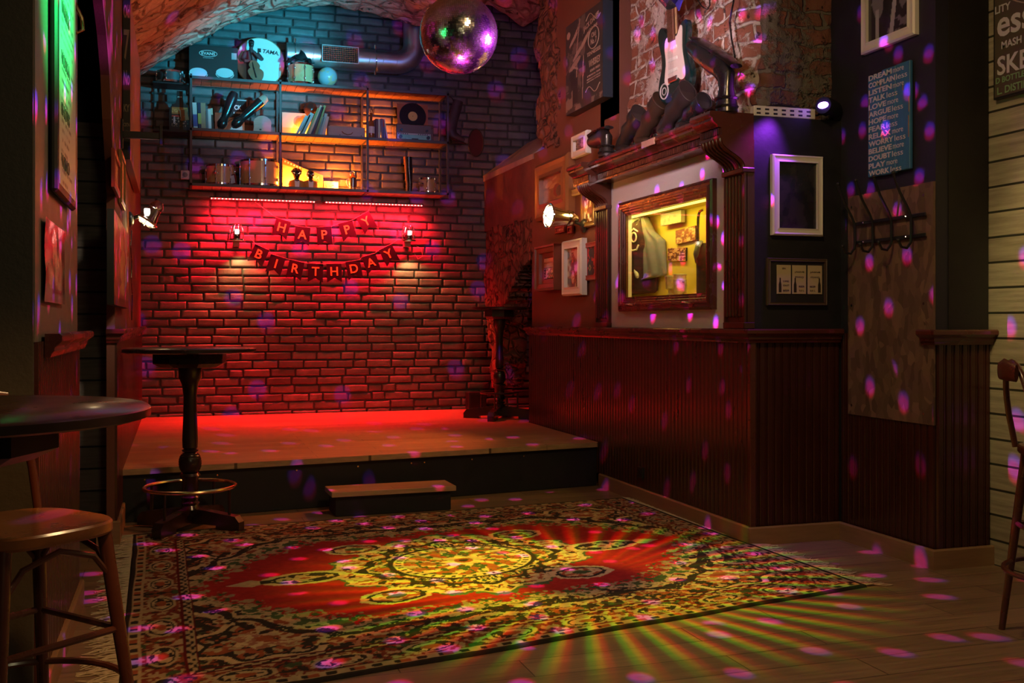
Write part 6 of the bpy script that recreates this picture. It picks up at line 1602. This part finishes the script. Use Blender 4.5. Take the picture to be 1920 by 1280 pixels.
b = MB(); b.tube([(.22 + .11 * math.cos(a), -.002, .13 + .085 * math.sin(a)) for a in np.linspace(0, 2 * PI, 32)], .004, 5, True); b.tube([(.06 + .3 * s_, -.002, .30 + .04 * math.sin(s_ * 6)) for s_ in np.linspace(0, 1, 16)], .003, 5); b.tube([(.05 + .3 * s_, -.002, -.27 + .03 * math.sin(s_ * 7)) for s_ in np.linspace(0, 1, 16)], .003, 5); b.build('flourish', M_lt, t, True)
def warmpic(seed, base, mid, hi): return pic_noise(base, mid, hi, seed, (5, 6))
framed('white_framed_photo', 'small white-framed photo hanging highest on the right wall, behind the upturned boot', 'picture', ('x', 3.17, -1), (1070, 256, 298), 1098, .05, .05, M_whitepaint, warmpic(3, (.10, .05, .04), (.22, .12, .09), (.4, .3, .22)))
def snare_pic(u, v):
    n = fbm(u.shape, (5, 7), 12, 4); c = np.zeros((*u.shape, 3)); c[:] = (.35, .13, .04); c += (n[..., None] - .5) * np.array((.3, .12, .04))
    for cx, cz, a, b_ in ((.25, .72, .17, .10), (.45, .62, .17, .08), (.52, .88, .10, .045)): c[((u - cx) / a) ** 2 + ((v - cz - (u - cx) * .3) / b_) ** 2 < 1] = (.55, .26, .09)
    c[((u - .62) / .16) ** 2 + ((v - .42) / .24) ** 2 < 1] = (.26, .03, .02); c[((u - .72) / .13) ** 2 + ((v - .38) / .20) ** 2 < 1] = (.10, .04, .04); c[v < .1] *= .5; return c
M_orwood = mat('orange_brown_frame', (.22, .08, .03), .4, var=.3, coat=.2)
framed('drum_painting', 'large wood-framed orange picture of drums on the right wall', 'painting', ('x', 3.14, -1), (1001, 311, 416), 1062, .14, .08, M_orwood, snare_pic, 60, prm=M_vcolg)
framed('cream_framed_poster', 'narrow cream-framed poster left of the mantel, above the dark gold picture', 'picture', WR, (1067, 317, 369), 1085, .05, .03, mat('cream_frame', (.6, .45, .25), .5), warmpic(23, (.12, .06, .03), (.4, .25, .12), (.6, .5, .3)))
framed('guitarist_picture', 'dark gold-framed picture of a figure in white, tucked behind the left corbel', 'picture', WR, (1088, 342, 428), 1114, .04, .04, mat('dark_gold_frame', (.25, .15, .05), .35, metal=.4), warmpic(31, (.09, .04, .02), (.35, .22, .12), (.7, .65, .6)), prm=M_vcolg)
framed('small_red_photo', 'tiny red-framed photo under the bright right spotlight', 'picture', WR, (1040, 425, 439), 1057, .02, .02, mat('red_frame', (.3, .03, .02), .4), warmpic(41, (.25, .03, .02), (.5, .2, .1), (.7, .5, .4)))
t_, *_ = framed('oval_red_photo', 'tiny oval red picture right of the tiny red-framed photo', 'picture', WR, (1063, 424, 439), 1072, .02, .02, mat('red_frame', (.3, .03, .02), .4), warmpic(42, (.25, .03, .02), (.5, .1, .1), (.7, .5, .4)))
M_deep = mat('red_brown_deep_frame', (.20, .055, .03), .4, var=.25)
def street(u, v):
    c = np.zeros((*u.shape, 3)); n = fbm(u.shape, (9, 9), 51, 3); c[:] = (.40, .22, .13); c[(v > .85)] = (.55, .38, .25); c[(np.abs(v - .78) < .015) | (np.abs(v - .52) < .012) | (np.abs(v - .25) < .01)] = (.05, .03, .03); c[(v < .5) & (n > .55)] = (.6, .4, .25); c[(v < .45) & (n < .42)] = (.08, .04, .03); return c
framed('deep_box_picture', 'deep brown box-framed street photo on the right wall, lowest left picture', 'picture', ('x', 3.11, -1), (1001, 464, 546), 1038, .11, .11, M_deep, street, deep=True, prm=M_vcolg)
framed('white_framed_music_picture', 'tall white-framed picture between the brown box frame and the red picture', 'picture', ('x', 3.14, -1), (1052, 453, 555), 1088, .07, .06, M_whitepaint, warmpic(61, (.10, .05, .04), (.30, .12, .08), (.50, .38, .28)), prm=M_vcolg)
def redface(u, v):
    c = np.zeros((*u.shape, 3)); c[:] = (.5, .02, .03); n = fbm(u.shape, (7, 8), 71, 3); c[n < .46] = (.03, .01, .01); c[((u - .5) / .32) ** 2 + ((v - .80) / .16) ** 2 < 1] = (.015, .01, .01); c[(v < .5) & (np.abs(u - .4) < .28)] = (.02, .012, .01); c[(np.abs(np.abs(u - .3) + np.abs(v - .27) * 1.2 - .12) < .03)] = (.45, .38, .1); return c
framed('red_portrait', 'dark red portrait of a person in a hat and sunglasses beside the left pilaster', 'picture', WR, (1094, 456, 526), 1118, .04, .03, mat('red_frame', (.3, .03, .02), .4), redface)

# on the dark box wall
framed('white_framed_dark_print', 'white picture frame with a nearly black print on the dark box wall', 'picture', ('y', 5.34), (1450, 288, 440), 1545, .042, .035, mat('white_frame_bright', (.78, .74, .68), .4), pic_noise((.014, .014, .018), (.02, .018, .022), (.03, .026, .028), 81, (5, 6)), prm=M_vcolg)
t, iw, ih, yb = framed('dark_frame_with_cards', 'dark frame holding three beer cards, under the white frame', 'picture', ('y', 5.35), (1440, 483, 572), 1552, .018, .025, mat('dark_bronze_frame', (.09, .06, .04), .4), lambda u, v: np.zeros((*u.shape, 3)) + .02)
for i, (pa, pb) in enumerate(((1458, 1484.5), (1487, 1513), (1516, 1543))):
    xa = at_y(pa, 500, 5.35).x - t.location.x; xb = at_y(pb, 500, 5.35).x - t.location.x; za = at_y(1500, 497, 5.35).z - t.location.z; zb = at_y(1500, 551, 5.35).z - t.location.z
    mx = (xa + xb) / 2; hw = (xb - xa) / 2; mz = (za + zb) / 2; hh = (za - zb) / 2
    b = MB(); b.box((xa, yb - .006, zb), (xb, yb - .002, za), bev=.001); cd = b.build('card', mat('beer_card_paper', (.50, .40, .24), .6), t)
    bx = mx + (-.55, -.6, .6)[i] * hw
    b = MB(); b.prism([(bx - .009, zb + .01), (bx + .009, zb + .01), (bx + .009, zb + .055), (bx + .004, zb + .075), (bx + .004, zb + .095), (bx - .004, zb + .095), (bx - .004, zb + .075), (bx - .009, zb + .055)], yb - .0075, yb - .006); b.build('printed_bottle', mat('dark_print', (.03, .02, .01), .5), cd)
    for j, (s_, zz, ww) in enumerate((('PIWO', .10, 1.2), ('JASNE', .13, 1.4), ('BEER', .045, .8), ('0,5 L', .02, .7)) if i else (('IPA', .15, .5), ('CHMIEL', .075, .9), ('CRAFT', .05, .9), ('BEER', .02, .9))):
        text(s_, hw * ww, .010, mat('dark_print', (.03, .02, .01), .5), cd, (mx + (0 if zz > .09 else -(-.55, -.6, .6)[i] * hw * .55), yb - .0075, zb + zz))
# on the navy wall
def couple(u, v):
    c = np.zeros((*u.shape, 3)); n = fbm(u.shape, (6, 8), 91, 4); c[:] = (.03, .028, .035); c[n > .60] = (.16, .15, .18); c[((u - .25) / .16) ** 2 + ((v - .62) / .35) ** 2 < 1] = (.20, .19, .22); c[(np.abs(u - .62 - (v - .3) * .2) < .05) & (v < .5)] = (.40, .38, .42); c[(np.abs(u - .22) < .05) & (v < .4)] = (.4, .38, .42); c[((u - .42) / .06) ** 2 + ((v - .35) / .22) ** 2 < 1] = (.02, .02, .025); return c
framed('dancers_photo', 'white-framed black and white photo high on the navy wall above the blue sign', 'picture', ('x', 3.785, -1), (1612, -70, 103), 1713, .055, .035, mat('white_frame_bright', (.78, .74, .68), .4), couple, 60, prm=M_vcolg)
a = at_x(1627, 140, 3.79); c = at_x(1706, 115, 3.79); zb = at_x(1629, 334, 3.79).z
t = thing('motto_sign', 'blue wooden sign of white mottoes, DREAM more to WORK less', 'sign', (3.79, (a.y + c.y) / 2, (a.z + zb) / 2), -PI / 2)
sw, sh = a.y - c.y, a.z - zb; M_bluew = mat('worn_blue_boards', (.035, .16, .34), .6, var=.3, vscale=5, stretch=(6, 1, 1))
for i in range(3):
    b = MB(); x0 = -sw / 2 + i * sw / 3; b.box((x0 + .001, 0, -sh / 2 + (.004, 0, .006)[i]), (x0 + sw / 3 - .001, .022, sh / 2 - (.012, .002, 0)[i]), bev=.004); b.build('board', M_bluew, t)
b = MB()
for x_, z_, w_, h_ in ((-.47, .2, .012, .3), (.46, -.1, .010, .2), (-.16, -.13, .014, .12), (.33, .27, .012, .06), (-.19, .36, .008, .1), (.47, .1, .008, .14)): b.box((x_ * sw, -.0012, (z_ - h_ / 2) * sh), ((x_ + w_ * 2) * sw, .002, (z_ + h_ / 2) * sh), bev=.0008)
b.build('worn_edges', mat('bare_wood', (.28, .16, .10), .8, var=.3), t)
M_wl = mat('white_lettering', (.62, .58, .66), .6)
for i, (s1, s2, f_) in enumerate((('DREAM', 'more', .60), ('COMPLAIN', 'less', .68), ('LISTEN', 'more', .60), ('TALK', 'less', .44), ('LOVE', 'more', .46), ('ARGUE', 'less', .58), ('HOPE', 'more', .46), ('FEAR', 'less', .44), ('RELAX', 'more', .58), ('WORRY', 'less', .64), ('BELIEVE', 'more', .60), ('DOUBT', 'less', .58), ('PLAY', 'more', .44), ('WORK', 'less', .54))):
    z = sh / 2 - (i + .5) * sh / 14.2 - .006; lw = sw * .93 * f_
    text(s1, lw, sh / 14 * .72, M_wl, t, (-sw * .47, -.0016, z), align='LEFT', bold=.03)
    text(s2, sw * .25, sh / 14 * (.74 if s2 == 'less' else .50), M_wl, t, (-sw * .47 + lw + sw * .03, -.0016, z - (0 if s2 == 'less' else sh / 14 * .1)), align='LEFT')
# OSB board with the coat rack
a = at_x(1590, 370, 3.80); c = at_x(1750, 347, 3.80)
t = thing('chipboard_panel', 'tall chipboard panel screwed to the navy wall behind the coat rack', 'panel', (3.80, (a.y + c.y) / 2, 1.40), -PI / 2)
def osb_mat():
    m = bpy.data.materials.new('chipboard'); m.use_nodes = True; k = NT(m.node_tree); bs = k.t.nodes['Principled BSDF']; bs.inputs['Roughness'].default_value = .7
    tc = k.n('ShaderNodeTexCoord'); nz_ = k.n('ShaderNodeTexNoise'); nz_.inputs['Scale'].default_value = 5; k.link(tc.outputs['Object'], nz_.inputs[0])
    vec = k.v('ADD', tc.outputs['Object'], k.v('SCALE', nz_.outputs['Color'], scale=.12))
    vo = k.n('ShaderNodeTexVoronoi'); vo.inputs['Scale'].default_value = 26; mp = k.n('ShaderNodeMapping'); mp.inputs['Scale'].default_value = (1, 1, .45); mp.inputs['Rotation'].default_value = (0, .7, 0); k.link(vec, mp.inputs[0]); k.link(mp.outputs[0], vo.inputs[0])
    s_ = k.n('ShaderNodeSeparateColor'); k.link(vo.outputs['Color'], s_.inputs[0])
    c_ = k.mix(s_.outputs[0], (.19, .11, .07, 1), (.075, .042, .028, 1)); k.link(c_, bs.inputs['Base Color'])
    bp = k.n('ShaderNodeBump'); bp.inputs['Strength'].default_value = .4; bp.inputs['Distance'].default_value = .004; k.link(s_.outputs[1], bp.inputs['Height']); k.link(bp.outputs[0], bs.inputs['Normal']); return m
hw = (a.y - c.y) / 2
b = MB(); b.box((-hw, -.0, -.645), (hw, .014, .645)); b.build('board', osb_mat(), t)
for sx_ in (-.9, .8):
    for z in (.58, .0, -.59): b = MB(); b.lathe([(.008, -.003), (.008, 0)], (sx_ * hw, 0, z), 10, 'y'); b.build('screw', M_chrome, t)
a = at_x(1601, 431, 3.78); c = at_x(1735, 412, 3.78)
t = thing('coat_rack', 'black metal coat rack with curved double hooks on the chipboard', 'coat rack', (3.785, (a.y + c.y) / 2, 1.83), -PI / 2)
hw = (a.y - c.y) / 2
for z in (.045, -.065):
    b = MB(); b.box((-hw, -.006, z - .010), (hw, .002, z + .010), bev=.003); b.build('rail', M_metal, t)
    b = MB()
    for xx in (-hw * .7, hw * .5): b.ball((xx, -.008, z), .006, 6)
    b.build('screw', M_chrome, t)
for i in range(4):
    xx = -hw * .92 + i * hw * 1.84 * .29
    b = MB(); b.tube([(xx - .0, -.13, .27), (xx, -.125, .25), (xx, -.09, .17), (xx, -.035, .08), (xx, -.018, .04), (xx, -.016, -.07), (xx, -.02, -.10), (xx, -.045, -.13), (xx, -.08, -.125), (xx, -.10, -.09)], .0075, 8); b.ball((xx, -.13, .272), .011, 6); b.ball((xx, -.10, -.088), .011, 6); b.build('hook', M_metal, t, True)

# whiskey poster board on the right plank wall
def jam(u, v):
    c = np.zeros((*u.shape, 3)); c[:] = (.10, .075, .055); n = fbm(u.shape, (10, 14), 95, 3); c[v > .62] = (.16, .11, .075); c[(v > .62) & (n > .57)] = (.26, .2, .15); return c
t = thing('dark_whiskey_sign', 'dark whiskey poster lettered in white and green, cut off at the right edge', 'poster', (4.13, 4.12, 2.95), -PI / 2)
b = MB(); b.box((-.36, .0, -.47), (.50, .025, .6)); b.build('board', M_ink, t); raster('print', .84, 1.05, 60, 70, jam, None, t, -.002, .07, .065)
M_gr = mat('green_lettering', (.22, .40, .20), .6)
for s_, x_, z_, h_, m_ in (('AND', -.27, .14, .045, M_wl), ('LITY', -.345, -.0, .04, M_wl), ('esso', -.33, -.10, .10, M_wl), ('MASH', -.30, -.195, .04, M_wl), ('SKEY', -.33, -.30, .10, M_wl), ('D BOTTLED', -.34, -.375, .032, M_gr), ('L. DISTILLED', -.33, -.43, .04, M_gr)):
    text(s_, None, h_, m_, t, (x_, -.004, z_), align='LEFT', bold=.02)
b = MB(); b.tube([(.0 + .30 * math.cos(a_), -.004, .22 + .22 * math.sin(a_)) for a_ in np.linspace(PI, 2 * PI, 24)], .006, 5); b.tube([(.0 + .34 * math.cos(a_), -.004, .22 + .26 * math.sin(a_)) for a_ in np.linspace(PI, 2 * PI, 24)], .004, 5); b.build('arc', M_lt, t, True)

# ================================================================== LEFT WALL
def leftpaint(u, v):
    c = np.zeros((*u.shape, 3)); n = fbm(u.shape, (5, 5), 101, 4); c[:] = (.30, .05, .03); c[n > .56] = (.38, .13, .05)
    for cx, cz in ((.45, .75), (.5, .52), (.52, .38), (.6, .6), (.56, .22)): c[((u - cx) / .13) ** 2 + ((v - cz) / .09) ** 2 < 1] = (.50, .22, .07)
    c[(u > .72) & (n > .5)] = (.5, .4, .4); c[v < .1] *= .4; return c
framed('red_canvas', 'large red and orange canvas low on the left wall', 'painting', ('x', -.31, 1), (214, 392, 570), 241, 0, .035, M_ink, leftpaint, 60)
framed('small_dark_picture', 'small dark picture with a red frame on the left wall, above the red canvas', 'picture', ('x', -.325, 1), (216, 277, 350), 226, .035, .02, mat('red_frame', (.3, .03, .02), .4), pic_noise((.05, .03, .03), (.12, .08, .07), (.2, .15, .14), 111))
framed('narrow_gilt_picture', 'narrow picture with gilt corners beside the left wall bracket', 'picture', ('x', -.325, 1), (229, 280, 380), 236, .03, .02, mat('dark_gold_frame', (.25, .15, .05), .35, metal=.4), pic_noise((.12, .04, .03), (.2, .08, .05), (.3, .15, .1), 112))
a = at_x(241, 60, -.31); c = at_x(262, 60, -.31)
t = thing('tall_canvas', 'tall canvas on the left wall whose black edge carries pale whiskey lettering', 'poster', (-.345, a.y, 3.04))
b = MB(); b.box((0.001, 0, -.66), (.046, 1.9, .42)); b.build('canvas', mat('brown_canvas_face', (.24, .10, .06), .7, var=.3), t)
b = MB(); b.box((0.0, -.003, -.66), (.046, 0, .42)); b.build('edge_print', M_ink, t)
for s_, z_, h_ in (('KY', -.32, .05), ("CK'N", -.43, .025), ('BOTTLE', -.48, .02), ('7', .1, .2), ('Old', .32, .09), ('No', -.12, .1)): text(s_, .036, h_, mat('faded_gold_print', (.22, .19, .13), .6), t, (.023, -.0035, z_), bold=.02)
# wall bracket
p = at_x(228, 252, -.345); q_ = at_y(301, 252, p.y)
t = thing('speaker_bracket', 'empty black speaker bracket sticking out of the left wall', 'bracket', (-.348, p.y, p.z))
L_ = q_.x + .348
b = MB(); b.box((0, -.02, -.09), (.012, .02, .10), bev=.002); b.build('wall_plate', M_metal, t)
b = MB(); b.box((.01, -.02, -.022), (L_, .02, .022), bev=.003); b.build('arm', M_metal, t)
b = MB(); b.box((L_ - .006, -.03, -.055), (L_ + .012, .03, .075), bev=.002); b.build('end_plate', M_metal, t)
# spot lamps
def spot_lamp(label, c, d, r, L_, wallpt, on, cat='spotlight'):
    t = thing('spot_lamp', label, cat, c); d = Vector(d).normalized(); o0 = Vector((0, 0, 0))
    side = Vector((0, 0, 1)) if abs(d.z) < .8 else Vector((0, 1, 0))
    b = MB(); b.loft([(o0 + d * .0, r * .95, r * .95), (o0 - d * .01, r, r), (o0 - d * L_ * .3, r * .8, r * .8), (o0 - d * L_ * .6, r * .66, r * .66), (o0 - d * L_ * .62, r * .7, r * .7), (o0 - d * L_ * .8, r * .68, r * .68), (o0 - d * L_, r * .35, r * .35)], side, 28); b.build('housing', mat('polished_steel', (.5, .45, .4), .18, metal=1.0), t, True)
    e1 = side - d * side.dot(d); e1.normalize(); e2 = d.cross(e1)
    b = MB(); b.tube([tuple(d * .004 + (e1 * math.cos(a_) + e2 * math.sin(a_)) * r * 1.12) for a_ in np.linspace(0, 2 * PI, 36)], r * .10, 8, True); b.build('flange', M_chrome, t, True)
    b = MB(); b.loft([(d * .002, r * .9, r * .9), (d * .012, r * .8, r * .8), (d * .016, r * .3, r * .3)], side, 24); b.build('lens', mat('lamp_lens_on' if on else 'lamp_lens_dim', (1, .9, .7), .3, emit=(1, .78, .42), es=9 if on else 4), t, True)
    b = MB()
    for a_ in (0, PI / 3, 2 * PI / 3): v1 = (e1 * math.cos(a_) + e2 * math.sin(a_)) * r * 1.05; b.tube([v1 + d * .01, v1 * .6 + d * .03, -v1 * .6 + d * .03, -v1 + d * .01], r * .04, 6)
    b.build('wire_guard', M_chrome, t, True)
    b = MB(); wp = Vector(wallpt) - Vector(c); m_ = -d * L_ * .5
    b.tube([m_, m_ * .4 + wp * .6, wp], [.014, .014, .014], 10); b.build('arm', M_metal, t, True)
    b = MB(); n_ = Vector((1 if wallpt[0] < 1 else -1, 0, 0)); b.loft([(wp, .06, .06), (wp + n_ * .012, .055, .055), (wp + n_ * .03, .03, .03)], (0, 0, 1), 24); b.build('wall_rose', M_metal, t, True)
    if not on:
        b = MB(); b.box((-.017, -.075, .045), (.022, -.05, .085), bev=.004); b.build('rear_glint', mat('lamp_white', (1, 1, 1), .4, emit=(1, .93, .8), es=14), t)  # reflected bright spot on the housing, made as a glowing block
    return t
spot_lamp('bright polished spotlight on the right wall, its lens facing the stage', (2.90, 8.02, 2.17), (-1, -.12, .05), .088, .26, (3.205, 8.02, 2.10), True)
spot_lamp('polished spotlight on the left wall tilted down, seen from behind', (-.215, 8.1, 2.045), (-.55, -.1, -.85), .072, .17, (-.335, 8.08, 2.05), False)
t = thing('wall_cable', 'black cable clipped down the left wall below the spotlight', 'cable', at_x(246, 470, -.335)); o_ = Vector(t.location)
b = MB(); b.tube([at_x(a_, c_, -.33) - o_ for a_, c_ in ((247, 432), (245, 460), (247, 490), (246, 520), (248, 550), (247, 600))], .004, 6); b.build('cord', M_rubber, t, True)

# menu board and poster on the pillar
def menu(u, v):
    c = np.zeros((*u.shape, 3)); c[:] = (.42, .55, .50); rows = (v * 30).astype(int); rg = np.random.RandomState(9); ln = rg.rand(31) * .5 + .35; st = rg.rand(31) * .1 + .06
    fr = (v * 30) % 1; n = fbm(u.shape, (40, 60), 7, 1)
    c[(fr > .35) & (fr < .75) & (u > st[rows]) & (u < ln[rows] + st[rows]) & (n > .42)] = (.10, .14, .13); return c
a = at_x(88, 0, -.405); c = at_x(121, 0, -.405)
t = thing('menu_board', 'tall pale menu board lit green on the near left pillar', 'menu board', (-.437, 4.40, 2.37), PI / 2)
b = MB(); b.box((-.36, -.0, -.60), (.36, .028, .60), bev=.01); b.v = [(x, y - .028, z) for x, y, z in b.v]; b.build('frame', M_ink, t)
raster('menu_sheet', .64, 1.13, 90, 160, menu, None, t, -.0295)
M_mt = mat('dark_menu_print', (.08, .11, .10), .6)
for i, s_ in enumerate(('MENU', 'PIWO', 'WHISKY', 'VODKA', 'SHOTS', 'WINO')): text(s_, .3, .05, M_mt, t, (-.1, -.031, .48 - i * .19), bold=.02)
def gigposter(u, v):
    c = np.zeros((*u.shape, 3)); n = fbm(u.shape, (9, 9), 121, 4); c[:] = (.10, .14, .13); c[n > .52] = (.35, .38, .34); c[n > .60] = (.60, .55, .50); c[n < .40] = (.05, .05, .05); c[(v < .12)] = (.25, .3, .28); c[(np.abs(v - .14) < .03) & (u > .3) & (u < .8)] = (.05, .05, .05); return c
t = thing('glossy_gig_poster', 'small glossy poster below the menu board on the near left pillar', 'poster', (-.434, 4.17, 1.515), PI / 2)
P = np.zeros((50, 50, 3)); U, V = np.meshgrid(np.linspace(0, 1, 50), np.linspace(0, 1, 50), indexing='ij')
P[..., 0] = (U - .5) * .66; P[..., 2] = (V - .5) * .29; P[..., 1] = -.003 - .008 * fbm(U.shape, (4, 3), 5, 2)
o = grid_mesh('sheet', P, mat('foil_print', (1, 1, 1), .15, attr='Col', coat=.8), gigposter(U, V), t)
t = thing('copper_hook', 'curved copper hook high on the far edge of the near left pillar', 'hook', at_x(127, 15, -.44))
b = MB(); b.tube([(0, 0, .05), (.01, .02, .06), (.05, .06, -.02), (.055, .06, -.07), (.03, .05, -.09), (.0, .02, -.05)], .008, 8); b.build('hook', M_brass, t, True)
p = at_y(132, 603, 6.83)
t = thing('light_switch', 'white light switch on the grey planks in the left passage', 'switch', p)
b = MB(); b.box((-.022, -.012, -.042), (.022, .008, .042), bev=.003); b.build('plate', M_whitepaint, t)
b = MB(); b.box((-.012, -.016, -.026), (.012, -.010, .026), bev=.002); b.build('rocker', mat('rocker_white', (.6, .6, .6), .4), t)
# skirting socket on the right boarding and a small dark box on the back wall
p = at_y(890, 746, 10.98); t = thing('black_floor_box', 'small black box on the stage against the back wall, left of the slim table', 'box', (p.x, 10.93, .352))
b = MB(); b.box((-.10, -.07, 0), (.10, .07, .19), bev=.006); b.build('case', M_black, t)
b = MB(); b.box((-.08, -.074, .03), (.08, -.068, .16)); b.build('front', M_metal, t)
p = at_x(1205, 885, 3.19); t = thing('low_wall_socket', 'dark wall socket low on the right boarding near the stage', 'socket', (3.178, p.y, p.z), -PI / 2)
b = MB(); b.box((-.04, -.012, -.04), (.04, .01, .04), bev=.004); b.build('plate', M_ink, t)
b = MB(); b.lathe([(.022, -.015), (.022, -.01)], (0, 0, 0), 18, 'y'); b.build('inset', M_metal, t)
# little knick-knacks: dark oval tray by the arch
t = thing('oval_red_tray', 'dark red oval tray hanging on the bricks right of the shelves', 'tray', at_y(892, 268, 10.99))
b = MB(); b.prism([(.085 * math.cos(a_), .15 * math.sin(a_)) for a_ in np.linspace(0, 2 * PI, 32)[:-1]], -.012, .01); b.build('tray', mat('dark_red_lacquer', (.12, .02, .02), .35), t)
b = MB(); b.tube([(.085 * math.cos(a_), -.012, .15 * math.sin(a_)) for a_ in np.linspace(0, 2 * PI, 32)[:-1]], .006, 6, True); b.build('rim', M_leather, t, True)
